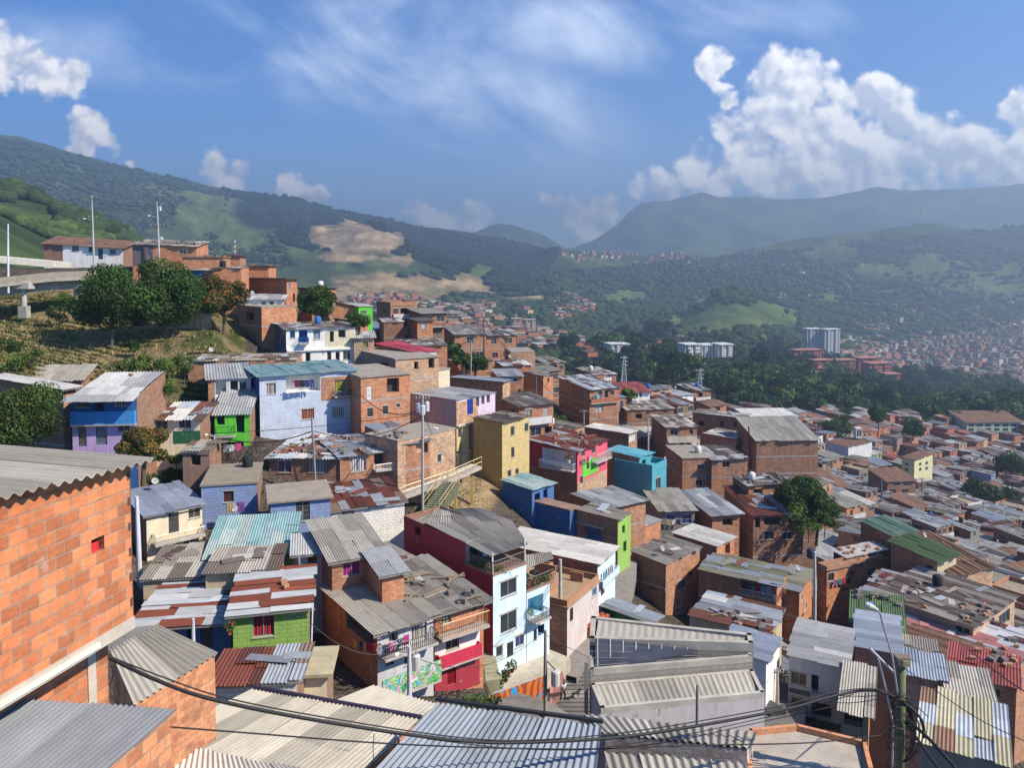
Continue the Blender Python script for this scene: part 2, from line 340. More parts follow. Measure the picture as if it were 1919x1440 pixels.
def B_terrain(g, b):
    o = objv(g); c = col(g)
    n = nz(g, o, 0.018, 12, 0.66); n2 = nz(g, o, 0.6, 6, 0.7)
    c = mulv(g, c, g.m('MULTIPLY', g.m('MULTIPLY_ADD', n, 1.7, 0.15), g.m('MULTIPLY_ADD', n2, 0.9, 0.55)))
    lk(g, c, b.inputs['Base Color']); b.inputs['Roughness'].default_value = 1.0; b.inputs['Specular IOR Level'].default_value = 0.05
    h = g.m('ADD', g.m('MULTIPLY', nz(g, o, 0.05, 8, 0.7), 14.0), g.m('MULTIPLY', n2, 0.25))
    bump(g, b, h, 0.9, 1.0)
def B_mural(g, b):
    u = uvv(g); n = g.n('ShaderNodeTexNoise', i_Vector=u, i_Scale=0.55, i_Detail=3, i_Distortion=2.2)
    w1 = g.n('ShaderNodeTexWave', i_Vector=u, i_Scale=0.5, i_Distortion=9.0, i_Detail=2)
    c = g.mix(g.ramp(w1.outputs[1], (0.35, 0.6)), (0.30, 0.07, 0.03), (0.62, 0.17, 0.03))
    c = g.mix(g.ramp(n.outputs[0], (0.56, 0.59)), c, (0.02, 0.30, 0.62)); c = g.mix(g.ramp(n.outputs[0], (0.66, 0.67)), c, (0.3, 0.62, 0.75))
    lk(g, c, b.inputs['Base Color'])
def B_muralblue(g, b):
    u = uvv(g); n = g.n('ShaderNodeTexNoise', i_Vector=u, i_Scale=0.5, i_Detail=4, i_Distortion=1.6)
    n3 = g.n('ShaderNodeTexNoise', i_Vector=g.v('ADD', u, (31, 7, 0)).outputs[0], i_Scale=0.4, i_Detail=5, i_Distortion=1.5)
    c = g.mix(g.ramp(n.outputs[0], (0.50, 0.6)), (0.012, 0.035, 0.16), (0.10, 0.28, 0.42))
    c = g.mix(g.ramp(n3.outputs[0], (0.58, 0.62)), c, (0.42, 0.36, 0.30)); c = g.mix(g.ramp(n3.outputs[0], (0.65, 0.67)), c, (0.35, 0.11, 0.05))
    lk(g, c, b.inputs['Base Color'])
def B_graf(g, b):
    u = uvv(g); v = g.n('ShaderNodeTexNoise', i_Vector=u, i_Scale=0.9, i_Detail=2, i_Distortion=2.5)
    r = g.t.nodes.new('ShaderNodeValToRGB'); r.color_ramp.interpolation = 'CONSTANT'
    cs = [(0, (.55, .57, .6)), (.38, (.05, .35, .5)), (.44, (.55, .62, .05)), (.48, (.02, .1, .25)), (.51, (.1, .45, .08)), (.56, (.7, .65, .65)), (.6, (.55, .1, .3)), (.64, (.5, .52, .55))]
    el = r.color_ramp.elements
    for i, (p, c) in enumerate(cs):
        e = el[i] if i < 2 else el.new(p)
        e.position = p; e.color = c + (1,)
    lk(g, v.outputs[0], r.inputs[0]); lk(g, r.outputs[0], b.inputs['Base Color'])
BUILD = dict(brick=B_brick, brickn=B_brickn, pbrick=B_pbrick, plaster=B_plaster, conc=B_conc, sheet=B_sheet, tile=B_tile, solid=B_solid, metal=B_metal,
             glass=B_glass, cloth=B_cloth, leaf=B_leaf, leafmatte=B_leafmatte, terrain=B_terrain, mural=B_mural, muralblue=B_muralblue, graf=B_graf)
def M(k): return mat(k, BUILD[k])

# ---------------------------------------------------------------- mesh builder
ORG = {}
class MB:
    def __init__(s): s.V = []; s.Fs = []; s.U = []; s.C = []; s.Mi = []; s.mats = []
    def mi(s, k):
        if k not in s.mats: s.mats.append(k)
        return s.mats.index(k)
    def poly(s, pts, m='solid', c=(.5, .5, .5), uv=None):
        b = len(s.V); s.V.extend([tuple(p) for p in pts]); s.Fs.append(tuple(range(b, b + len(pts))))
        s.U.append(uv if uv else [(p[0] + p[1], p[2]) for p in pts]); s.C.append(c); s.Mi.append(s.mi(m))
    def box(s, o, ax, ay, az, m='solid', c=(.5, .5, .5)):
        """o corner, three edge vectors"""
        o, ax, ay, az = Vector(o), Vector(ax), Vector(ay), Vector(az)
        if ax.cross(ay).dot(az) < 0: ax, ay = ay, ax
        lx, ly, lz = ax.length, ay.length, az.length
        def f(p, a, b, la, lb): s.poly([p, p + a, p + a + b, p + b], m, c, [(0, 0), (la, 0), (la, lb), (0, lb)])
        f(o + az, ax, ay, lx, ly); f(o, ay, ax, ly, lx); f(o, ax, az, lx, lz); f(o + ay + ax, -ax, az, lx, lz)
        f(o + ay, -ay, az, ly, lz); f(o + ax, ay, az, ly, lz)
    def cbox(s, ctr, sx, sy, sz, m='solid', c=(.5, .5, .5), rz=0):
        ca, sa = math.cos(rz), math.sin(rz); ax = Vector((ca, sa, 0)) * sx; ay = Vector((-sa, ca, 0)) * sy
        s.box(Vector(ctr) - ax / 2 - ay / 2 - Vector((0, 0, sz / 2)), ax, ay, Vector((0, 0, sz)), m, c)
    def tube(s, pts, r, n=6, m='metal', c=(.5, .5, .5), caps=True):
        pts = [Vector(p) for p in pts]; rs = r if isinstance(r, (list, tuple)) else [r] * len(pts); rings = []
        for i, p in enumerate(pts):
            d = (pts[min(i + 1, len(pts) - 1)] - pts[max(i - 1, 0)])
            if d.length < 1e-6: d = Vector((0, 0, 1))
            d.normalize(); a = d.cross(Vector((0, 0, 1)) if abs(d.z) < 0.95 else Vector((1, 0, 0))).normalized(); b2 = d.cross(a)
            base = len(s.V)
            for k in range(n):
                t = 2 * math.pi * k / n; s.V.append(tuple(p + (a * math.cos(t) + b2 * math.sin(t)) * rs[i]))
            rings.append(base)
        mi = s.mi(m)
        for i in range(len(pts) - 1):
            for k in range(n):
                k2 = (k + 1) % n
                s.Fs.append((rings[i] + k, rings[i + 1] + k, rings[i + 1] + k2, rings[i] + k2)); s.U.append([(k / n, i), (k / n, i + 1), (k2 / n, i + 1), (k2 / n, i)]); s.C.append(c); s.Mi.append(mi)
        if caps:
            for rb, rev in ((rings[0], False), (rings[-1], True)):
                f = [rb + k for k in range(n)]; f = f[::-1] if rev else f
                s.Fs.append(tuple(f)); s.U.append([(0, 0)] * n); s.C.append(c); s.Mi.append(mi)
    def build(s, name, parent=None, origin=None, smooth=False, kind=None):
        if not s.V: return None
        o = Vector(origin) if origin is not None else (ORG[parent.name] if parent is not None else Vector((0, 0, 0)))
        me = bpy.data.meshes.new(name)
        V = np.array(s.V, np.float32) - np.array(o, np.float32)
        lt = np.array([len(f) for f in s.Fs], np.int32); ls = np.concatenate([[0], np.cumsum(lt)[:-1]]).astype(np.int32)
        li = np.fromiter((i for f in s.Fs for i in f), np.int32)
        me.vertices.add(len(V)); me.vertices.foreach_set('co', V.ravel()); me.loops.add(len(li)); me.loops.foreach_set('vertex_index', li)
        me.polygons.add(len(lt)); me.polygons.foreach_set('loop_start', ls); me.polygons.foreach_set('loop_total', lt)
        me.polygons.foreach_set('material_index', np.array(s.Mi, np.int32))
        me.polygons.foreach_set('use_smooth', np.full(len(lt), bool(smooth)))
        uv = me.uv_layers.new(name='UV'); uv.data.foreach_set('uv', np.array([q for u in s.U for q in u], np.float32).ravel())
        ca = me.color_attributes.new('Col', 'FLOAT_COLOR', 'CORNER')
        cc = np.ones((len(li), 4), np.float32); cc[:, :3] = np.repeat(np.array(s.C, np.float32), lt, axis=0)
        ca.data.foreach_set('color', cc.ravel())
        me.update(); me.validate()
        for k in s.mats: me.materials.append(M(k))
        ob = bpy.data.objects.new(name, me); sc.collection.objects.link(ob)
        if parent is not None:
            ob.parent = parent; ob.location = (0, 0, 0); ORG[ob.name] = o
        else:
            ob.location = o; ORG[ob.name] = o
        if kind: ob['kind'] = kind
        return ob
def tag(o, label=None, cat=None, group=None, kind=None):
    if label: o['label'] = label
    if cat: o['category'] = cat
    if group: o['group'] = group
    if kind: o['kind'] = kind
    return o
def root(name, loc, label, cat, group=None):
    o = bpy.data.objects.new(name, None); sc.collection.objects.link(o); o.location = loc; ORG[o.name] = Vector(loc)
    o.empty_display_size = 0.3
    return tag(o, label, cat, group)
def copy_tree(o, parent=None):
    c = o.copy(); sc.collection.objects.link(c); c.parent = parent; ORG[c.name] = ORG.get(o.name, Vector((0, 0, 0)))
    for ch in o.children: copy_tree(ch, c)
    return c
Z3 = Vector((0, 0, 1))

# ---------------------------------------------------------------- roofs
ROOFS = {   # panel colours with weights
 'fibro': [('#A09B90', 6), ('#948F84', 4), ('#88837A', 2)],
 'fibrodark': [('#8A857C', 5), ('#75706A', 4), ('#9C978C', 2)],
 'zinc': [('#9A9B9C', 6), ('#86888A', 4), ('#ACADAC', 3)],
 'zincblue': [('#858E9C', 6), ('#8E96A3', 4), ('#7A8391', 3)],
 'mixed': [('#9AA2AB', 6), ('#7E8085', 4), ('#6A4436', 3), ('#B8B6B0', 2), ('#57433C', 2)],
 'rusty': [('#6E3B2C', 7), ('#5A3228', 4), ('#8E9298', 3), ('#7E6A5E', 2)],
 'stripe': [('#9C9FA3', 6), ('#6E3A2A', 5), ('#A9ABAD', 3), ('#7E4430', 1)],
 'rubble': [('#8B8378', 4), ('#6B6158', 4), ('#A09A90', 3), ('#5B4B42', 2), ('#B3B1AC', 1)],
 'teal': [('#7A9A9C', 6), ('#88A2A2', 3), ('#9AA8A4', 2)],
 'turq': [('#5FA5B5', 6), ('#75B0BB', 3), ('#9AA8A0', 1)],
 'green': [('#465A3A', 6), ('#50663F', 3)],
 'greenpale': [('#667E70', 6), ('#587062', 3)],
 'olive': [('#74725C', 5), ('#827F6E', 4), ('#7C828A', 4)],
 'white': [('#C9C6BE', 6), ('#BDBAB2', 3)],
 'redpaint': [('#B0485A', 6), ('#9E4552', 3)],
 'redrust': [('#8C4440', 6), ('#7A3A34', 4), ('#A36358', 2)],
 'pinkpatch': [('#B07A76', 5), ('#C2C2C4', 4), ('#6E4440', 1), ('#A9ACB0', 3)],
 'yellowrust': [('#A49E84', 5), ('#785C46', 3), ('#8E7E68', 3), ('#9DA4AC', 5)],
 'concrete': [('#8F867A', 1)], 'greyrib': [('#777B81', 1)], 'bluerib': [('#7E868F', 1)],
}
def pick(k):
    t = ROOFS[k]; r = rnd.random() * sum(x[1] for x in t)
    for h, wgt in t:
        r -= wgt
        if r <= 0: break
    c = lin(h); f = rnd.uniform(0.85, 1.12); return tuple(min(0.9, x * f) for x in c)
def sheet_roof(mb, O, U, W, u0, u1, v0, v1, zf, style, wave=True, pitch=0.18, amp=0.03, along='v', rag=0.08, pw=0.9, pl=2.4, under=True, segs=4, jit=0.015, ptf=None):
    """panels of corrugated sheet laid on z = zf(u, v); waves run along v (or u)"""
    m = 'tile' if style == 'tiles' else 'sheet'
    if along == 'u': a0, a1, b0, b1 = v0, v1, u0, u1
    else: a0, a1, b0, b1 = u0, u1, v0, v1
    def pt(a, b, dz):
        if ptf: return ptf(a, b) + Z3 * dz
        u, v = (b, a) if along == 'u' else (a, b)
        return O + U * u + W * v + Z3 * (zf(u, v) + dz)
    na = max(1, round((a1 - a0) / pw)); nb = max(1, round((b1 - b0) / pl))
    irr = rag > .06; ea = [a0 + (a1 - a0) * (i + (rnd.uniform(-.28, .28) if irr and 0 < i < na else 0)) / na for i in range(na + 1)]; prev = None
    for i in range(na):
        A0, A1 = ea[i], ea[i + 1]; eb = [b0 + (b1 - b0) * (j + (rnd.uniform(-.3, .3) if irr and 0 < j < nb else 0)) / nb for j in range(nb + 1)]
        for j in range(nb):
            B0, B1 = eb[j], eb[j + 1]
            j0 = rnd.uniform(-rag, rag) if j == 0 else -0.12; j1 = rnd.uniform(-rag, rag) if j == nb - 1 else 0.0
            c = lin('#7C5C4A') if style == 'tiles' else pick(style)
            if style == 'tiles': f = rnd.uniform(.8, 1.15); c = tuple(x * f for x in c)
            elif prev and rnd.random() < .35: c = prev
            prev = None if style == 'tiles' else c
            lift = 0.02 * (j % 2) + rnd.uniform(-jit, jit); tilt = rnd.uniform(-jit, jit) * 1.5
            nw = max(1, round((A1 - A0) / pitch)) * segs if wave else 1
            th = 0.02 if wave else 0.05
            base = len(mb.V); mi = mb.mi(m)
            for k in range(nw + 1):
                a = A0 + (A1 - A0) * k / nw; h = amp * math.cos(2 * math.pi * k / segs) if wave else 0
                for b, t2 in ((B0 + j0, 0), (B1 + j1, tilt)):
                    p = pt(a, b, h + lift + t2 + (k / nw - .5) * tilt)
                    mb.V.append(tuple(p)); mb.V.append((p.x, p.y, p.z - th))
            for k in range(nw):
                q = base + 4 * k; A = A0 + (A1 - A0) * k / nw; B = A0 + (A1 - A0) * (k + 1) / nw
                fs = [(q, q + 4, q + 6, q + 2)]; us = [[(A, B0), (B, B0), (B, B1), (A, B1)]]
                if under: fs.append((q + 1, q + 3, q + 7, q + 5)); us.append([(A, B0), (A, B1), (B, B1), (B, B0)])
                fs += [(q, q + 1, q + 5, q + 4), (q + 2, q + 6, q + 7, q + 3)]; us += [[(A, B0)] * 4, [(A, B1)] * 4]
                for f, uu in zip(fs, us): mb.Fs.append(f); mb.U.append(uu); mb.C.append(c); mb.Mi.append(mi)
            for q in (base, base + 4 * nw):
                mb.Fs.append((q, q + 2, q + 3, q + 1)); mb.U.append([(A0, B0)] * 4); mb.C.append(c); mb.Mi.append(mi)

def loose_sheets(mb, O, U, W, wd, dp, zf, style, dens=14):
    for _ in range(int(wd * dp / dens) + 1):
        u, v, a = rnd.uniform(.3, wd - .8), rnd.uniform(.2, dp - .8), rnd.choice([0, 0, 1.57]) + rnd.gauss(0, .3); l, w_ = rnd.uniform(1.0, 2.6), rnd.uniform(.5, .9)
        d1 = U * math.cos(a) + W * math.sin(a); d2 = W * math.cos(a) - U * math.sin(a); p = O + U * u + W * v
        def g(q): return zf((q - O).xy.dot(U.xy), (q - O).xy.dot(W.xy))
        q = [p, p + d1 * l, p + d1 * l + d2 * w_, p + d2 * w_]; q = [x + Z3 * (g(x) + .11 + rnd.uniform(0, .05)) for x in q]; c = pick(style if rnd.random() < .5 else 'mixed')
        mb.poly(q, 'sheet', c, [(0, 0), (l, 0), (l, w_), (0, w_)]); mb.poly([x - Z3 * .02 for x in q][::-1], 'sheet', c)
        for k in range(4): mb.poly([q[k] - Z3 * .02, q[(k + 1) % 4] - Z3 * .02, q[(k + 1) % 4], q[k]], 'sheet', c)
def quad_roof(A, B, Cc, D, style, parent=None, name='roof', mb=None, **kw):
    """sheets over the bilinear patch A-B (front edge) to D-C (back edge); waves run from A to D"""
    A, B, Cc, D = Vector(A), Vector(B), Vector(Cc), Vector(D); la = ((B - A).length + (Cc - D).length) / 2; lb = ((D - A).length + (Cc - B).length) / 2
    def f(a, b):
        s_, t_ = a / la, b / lb; return A * (1 - s_) * (1 - t_) + B * s_ * (1 - t_) + Cc * s_ * t_ + D * (1 - s_) * t_
    own = mb is None; mb = mb or MB()
    sheet_roof(mb, None, None, None, 0, la, 0, lb, None, style, ptf=f, **kw)
    return mb.build(name, parent) if own else mb
# ---------------------------------------------------------------- walls with real openings
def wall(mb, P0, U, wd, z0, zt, holes, typ, c, inw, brk=()):
    """vertical wall from P0 along U, bottom z0, top zt(u); holes (u0,u1,za,zb,depth,colour)"""
    us = sorted({0.0, wd, *brk, *[h[0] for h in holes], *[h[1] for h in holes]}); us = [u for u in us if -1e-6 <= u <= wd + 1e-6]
    zm = min(zt(0), zt(wd), zt(wd / 2))
    zs = sorted({z0, *[h[2] for h in holes], *[h[3] for h in holes]}); zs = [z for z in zs if z0 - 1e-6 <= z <= zm - 0.01]
    P = lambda u, z: Vector((P0.x + U.x * u, P0.y + U.y * u, z))
    for i in range(len(us) - 1):
        a, b = us[i], us[i + 1]
        if b - a < 1e-4: continue
        for j in range(len(zs)):
            za = zs[j]; top = j == len(zs) - 1; m_ = (a + b) / 2
            zl, zr = (zt(a), zt(b)) if top else (zs[j + 1], zs[j + 1]); zc = (za + min(zl, zr)) / 2
            if any(h[0] < m_ < h[1] and h[2] < zc < h[3] for h in holes): continue
            mb.poly([P(a, za), P(b, za), P(b, zr), P(a, zl)], typ, c, [(a, za), (b, za), (b, zr), (a, zl)])
    for u0, u1, za, zb, dp, hc in holes:
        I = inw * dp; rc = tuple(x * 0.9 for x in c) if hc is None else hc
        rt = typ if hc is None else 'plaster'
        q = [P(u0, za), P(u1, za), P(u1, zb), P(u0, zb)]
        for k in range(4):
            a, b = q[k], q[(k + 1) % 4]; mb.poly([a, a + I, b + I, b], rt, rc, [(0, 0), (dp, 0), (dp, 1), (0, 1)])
        bc = (0.03, 0.028, 0.027) if hc is None else hc  # near-black back plate: the unlit interior is put into the colour
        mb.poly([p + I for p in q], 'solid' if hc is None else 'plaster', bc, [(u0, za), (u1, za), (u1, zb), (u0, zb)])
def panel(mb, p, U, w_, z0, z1, N, holes, typ, c):
    us = sorted({0.0, w_, *[min(w_, max(0, h[0])) for h in holes], *[min(w_, max(0, h[1])) for h in holes]}); zs = sorted({z0, z1, *[min(z1, max(z0, h[2])) for h in holes], *[min(z1, max(z0, h[3])) for h in holes]})
    P = lambda u, z: Vector((p.x + U.x * u, p.y + U.y * u, z)) + N * .034
    for a, b in zip(us, us[1:]):
        for za, zb in zip(zs, zs[1:]):
            if b - a < 1e-4 or zb - za < 1e-4 or any(h[0] < (a + b) / 2 < h[1] and h[2] < (za + zb) / 2 < h[3] for h in holes): continue
            q = [P(a, za), P(b, za), P(b, zb), P(a, zb)]; mb.poly(q, typ, c, [(a, za), (b, za), (b, zb), (a, zb)])
            for k in range(4): mb.poly([q[k], q[k] - N * .03, q[(k + 1) % 4] - N * .03, q[(k + 1) % 4]], typ, c, [(0, 0), (.03, 0), (.03, 1), (0, 1)])
def face_uv(px, py, P0, U):
    d = raydir(px, py); N = Vector((U.y, -U.x, 0)); t = P0.dot(N) / d.dot(N); p = d * t
    return (p - P0).dot(U), p.z
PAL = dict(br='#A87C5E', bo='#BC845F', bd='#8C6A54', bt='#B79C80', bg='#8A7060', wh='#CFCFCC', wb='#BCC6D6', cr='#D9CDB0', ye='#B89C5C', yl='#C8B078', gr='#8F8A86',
           lb='#C6DCE8', bl='#42689A', blu='#2C6098', sk='#8499C0', tl='#4A94A2', dk='#4A4644', rd='#9E2E40', pk='#CC5468', gn='#5CBE38', lg='#8AAE54', la='#BCA0CC',
           pg='#A9989A', lv='#C9B8C8', gy='#A5A5A5', gw='#B9BAC0', bk='#222222', pu='#A02C7C', dg='#1D5A3A', tn='#B8A98E', or_='#C0603C', nv='#1B3F80', wc='#E4E2DC', yc='#A8A822', oc='#A85A30', gb='#7B7B74')
def C(k): return k if isinstance(k, tuple) else lin(PAL[k]) if k in PAL else lin(k)
def window(parent, P0, U, N, u0, u1, za, zb, kind, colr, depth=0.14, frame=None):
    inw = -N; fr = frame or (.45, .45, .44); t = 0.045
    q = lambda u, z, d: Vector((P0.x + U.x * u, P0.y + U.y * u, z)) + inw * d
    f = MB(); d = depth - 0.07; wd = u1 - u0; ht = zb - za
    for a, b, z_, h in ((u0, wd, za, t), (u0, wd, zb - t, t)): f.box(q(a, z_, d), U * b, inw * 0.04, Z3 * h, 'metal', fr)
    nm = 1 if wd < 0.9 else 2 if wd < 2 else 3
    for k in range(nm + 1): f.box(q(u0 + (wd - t) * k / nm, za + t, d), U * t, inw * 0.04, Z3 * (ht - 2 * t), 'metal', fr)
    f.box(q(u0 - .06, za - .07, -.05), U * (wd + .12), inw * .09, Z3 * .06, 'conc', (.36, .33, .30)); f.box(q(u0 - .12, zb + .004, -.012), U * (wd + .24), inw * .03, Z3 * .13, 'conc', (.36, .33, .30))
    if kind == 'g':
        n = max(3, int(wd / 0.16))
        for k in range(1, n): f.box(q(u0 + wd * k / n, za + t, d - 0.03), U * 0.022, inw * 0.02, Z3 * (ht - 2 * t), 'metal', (.3, .3, .3))
        for k in (1, 2, 3): f.box(q(u0 + t, za + ht * k / 4, d - 0.055), U * (wd - 2 * t), inw * 0.02, Z3 * 0.022, 'metal', (.3, .3, .3))
    wo_ = f.build('window_frame' if False else 'window', parent)
    g = MB(); e = d + 0.05
    if kind == 'c':
        n = max(4, int(wd / 0.12)); pts = [q(u0 + t + (wd - 2 * t) * k / n, 0, e + (0.03 if k % 2 else -0.0)) for k in range(n + 1)]
        for k in range(n):
            a, b = pts[k], pts[k + 1]; cc = tuple(x * rnd.uniform(.85, 1.1) for x in C(colr))
            g.poly([Vector((a.x, a.y, za + t)), Vector((b.x, b.y, za + t)), Vector((b.x, b.y, zb - t)), Vector((a.x, a.y, zb - t))], 'cloth', cc, [(k * .2, 0), (k * .2 + .2, 0), (k * .2 + .2, ht), (k * .2, ht)])
        g.build('curtain', wo_)
    elif kind != 'g':
        g.poly([q(u0 + t, za + t, e), q(u1 - t, za + t, e), q(u1 - t, zb - t, e), q(u0 + t, zb - t, e)], 'glass', C(colr) if colr else (.035, .045, .055))
        g.build('pane', wo_)
def rail(parent, a, b, z, h, colr=(.12, .12, .12), name='railing', sp=0.14, r=0.018):
    mb = MB(); a, b = Vector(a), Vector(b); L = (b - a).length; n = max(2, int(L / sp)); d = (b - a) / n
    mb.tube([a + Z3 * (z + h), b + Z3 * (z + h)], 0.03, 5, 'metal', colr); mb.tube([a + Z3 * (z + .08), b + Z3 * (z + .08)], 0.02, 4, 'metal', colr)
    for k in range(n + 1):
        p = a + d * k; mb.tube([p + Z3 * (z + .08), p + Z3 * (z + h)], r, 4, 'metal', colr, False)
    return mb.build(name, parent)
FOOT = []       # house footprints for spacing
OCC = []        # image boxes of hand-placed fronts with distance
LMK = []        # landmarks for describing neighbours
NH = [0]
def house(label, c, ty, by, Y, l=None, r=None, th=30, dl=None, dr=None, Rw=('brick', 'br'), Lw=None, roof=('mixed', 0.0, 0.06, 0.35), wins=(), name=None, cat='house', group=None,
          bands=True, cap=None, occ=True, parapet=0, side=None):
    t = R(th); U = Vector((math.cos(t), math.sin(t), 0)); W = Vector((-math.sin(t), math.cos(t), 0))
    P = at(c, ty, Y); ztop = P.z; P0 = Vector((P.x, P.y, 0)); zb = at(c, by, Y).z
    wd = dr if dr else face_uv(r, ty, P0, U)[0]
    dp = dl if dl else face_uv(l, ty, P0, W)[0]
    if not 1.0 < wd < 36 or not 1.0 < dp < 17: print('WARN', label[:50], c, 'th', th, 'wd %.1f dp %.1f' % (wd, dp))
    if not 0 < wd < 36: wd = 7.0
    if not 0 < dp < 17: dp = 7.0
    wd = max(1.2, wd); dp = max(1.2, dp)
    cs = [P0, P0 + U * wd, P0 + W * dp, P0 + U * wd + W * dp]
    zbase = min([zb] + [gz(q.x, q.y) for q in cs]) - 0.6
    Lw = Lw or Rw; typ, cR = Rw[0], C(Rw[1]); typL, cL = Lw[0], C(Lw[1])  # many hand-placed left faces get a darker copy: shade put into colour
    nm = name or ('brick_house' if 'brick' == typ else 'house')
    rt = root(nm, (P0 + U * wd / 2 + W * dp / 2) + Z3 * zbase, label, cat, group)
    FOOT.append([(q.x, q.y) for q in (cs[0], cs[1], cs[3], cs[2])])
    if occ: OCC.append((min(l if l else c, c) , max(r if r else c + 20, c), ty - 12, by, Y))
    style, a, b, oh = roof[0], roof[1], roof[2], roof[3]
    ridge = roof[4] if len(roof) > 4 else None
    def zf(u, v): return ztop + a * u + (b * (min(v, 2 * ridge - v) if ridge is not None else v)) + (0 if parapet == 0 else 0)
    holes = {'R': [], 'L': []}; later = []
    NR_ = Vector((math.sin(t), -math.cos(t), 0)); NL = Vector((-math.cos(t), -math.sin(t), 0))
    FACE = {'R': (P0, U, NR_, wd), 'L': (P0, W, NL, dp)}
    dfd = {'w': .14, 'c': .14, 'g': .14, 'o': .7, 'd': .1, 'r': 1.2}
    for it in wins:
        k = it[0]; x0, y0, x1, y1 = it[1:5]; ex = it[5] if len(it) > 5 else None
        fc = 'R' if (x0 + x1) / 2 >= c else 'L'; p0, dr_, n_, wid = FACE[fc]
        ua = face_uv(x0, (y0 + y1) / 2, p0, dr_)[0]; ub = face_uv(x1, (y0 + y1) / 2, p0, dr_)[0]; u0, u1 = min(ua, ub), max(ua, ub)
        z1 = face_uv((x0 + x1) / 2, y0, p0, dr_)[1]; z0 = face_uv((x0 + x1) / 2, y1, p0, dr_)[1]
        u0 = max(0.06, u0); u1 = min(wid - 0.06, u1)
        if u1 - u0 < 0.12 or z1 - z0 < 0.12: continue
        if k in dfd:
            hd = dfd[k]; hc = None if k != 'r' else C(ex or 'wh')
            if z1 > ztop - .05 and k != 'x': z1 = min(z1, ztop - 0.08 + min(0, a * u1))
            if z1 - z0 < 0.15: continue
            if any(not (u1 <= h[0] + .01 or u0 >= h[1] - .01 or z1 <= h[2] + .01 or z0 >= h[3] - .01) for h in holes[fc]): continue
            holes[fc].append((u0, u1, z0, z1, hd, hc))
        later.append((k, fc, u0, u1, z0, z1, ex))
    mb = MB()
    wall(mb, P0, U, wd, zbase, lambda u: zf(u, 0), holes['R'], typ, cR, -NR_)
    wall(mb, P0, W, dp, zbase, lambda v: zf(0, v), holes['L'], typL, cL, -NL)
    A, Bq = P0 + U * wd, P0 + W * dp
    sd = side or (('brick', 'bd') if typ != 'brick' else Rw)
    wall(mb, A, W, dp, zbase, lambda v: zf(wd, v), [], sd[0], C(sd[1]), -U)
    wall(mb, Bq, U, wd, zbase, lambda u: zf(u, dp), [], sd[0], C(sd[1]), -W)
    if bands and typ == 'brick' or bands == 2:
        z = ztop - 2.75; cc = (.33, .30, .27)
        while z > zbase + 0.6:
            for fc, n_ in (('R', NR_), ('L', NL)):
                p0, dr_, _, wid = FACE[fc]
                if any(h[2] < z + .2 and h[3] > z for h in holes[fc]): continue
                mb.box(p0 + Z3 * z + n_ * 0.015 - dr_ * 0.0, dr_ * wid, -n_ * 0.03, Z3 * 0.2, 'conc', cc)
            z -= 2.75
    wo_ = mb.build('wall', rt)
    rb = MB(); ro = None
    if style == 'none': pass
    elif style == 'flat' or style == 'open':
        cc = C(roof[5]) if len(roof) > 5 else (.27, .24, .20)
        o2 = P0 - U * oh - W * oh
        zt2 = [zf(-oh, -oh), zf(wd + oh, -oh), zf(wd + oh, dp + oh), zf(-oh, dp + oh)]
        q = [o2, o2 + U * (wd + 2 * oh), o2 + U * (wd + 2 * oh) + W * (dp + 2 * oh), o2 + W * (dp + 2 * oh)]
        top = [p + Z3 * (z + .12) for p, z in zip(q, zt2)]; bot = [p + Z3 * (z - .04) for p, z in zip(q, zt2)]
        rb.poly(top, 'conc', cc); rb.poly(bot[::-1], 'conc', cc)
        for k in range(4): rb.poly([bot[k], bot[(k + 1) % 4], top[(k + 1) % 4], top[k]], 'conc', cc)
        ro = rb.build('roof', rt)
        if parapet:
            pb = MB(); e = 0.12; pz = ztop + .123; pc = C(cap) if cap else cR
            for o_, d_, L_, n_ in ((P0, U, wd, W), (P0 + W * e, W, dp - e, U), (A + W * e - U * e, W, dp - e, U), (Bq - W * e + U * e, U, wd - 2 * e, W)):
                pb.box(o_ + Z3 * pz, d_ * L_, n_ * e, Z3 * parapet, typ, pc)
            pb.build('parapet', rt)
    else:
        wave = Y < 125
        sheet_roof(rb, P0, U, W, -oh, wd + oh, -oh, dp + oh * .6, lambda u, v: zf(u, v) + .05, style, wave=wave, pitch=0.19 if Y < 70 else 0.3, amp=0.028 if Y < 70 else .04,
                   along='u' if abs(a) > abs(b) or style == 'stripe' else 'v', rag=.07 if style in ('zinc', 'white', 'teal') else .16, jit=.01 if style in ('zinc', 'zincblue', 'fibro', 'white') else .03)
        if style in ('mixed', 'rubble', 'rusty', 'pinkpatch', 'fibrodark', 'olive'): loose_sheets(rb, P0, U, W, wd, dp, zf, style, 7 if style in ('rubble', 'rusty') else 12)
        ro = rb.build('roof', rt)
        if Y < 75 and style != 'flat':
            eb = MB(); ec = (.30, .29, .27)
            eb.box(P0 - U * oh - W * (oh - .04) + Z3 * (zf(0, -oh) - .12), U * (wd + 2 * oh), W * .05, Z3 * .1, 'metal', ec); eb.build('eave_board', ro)
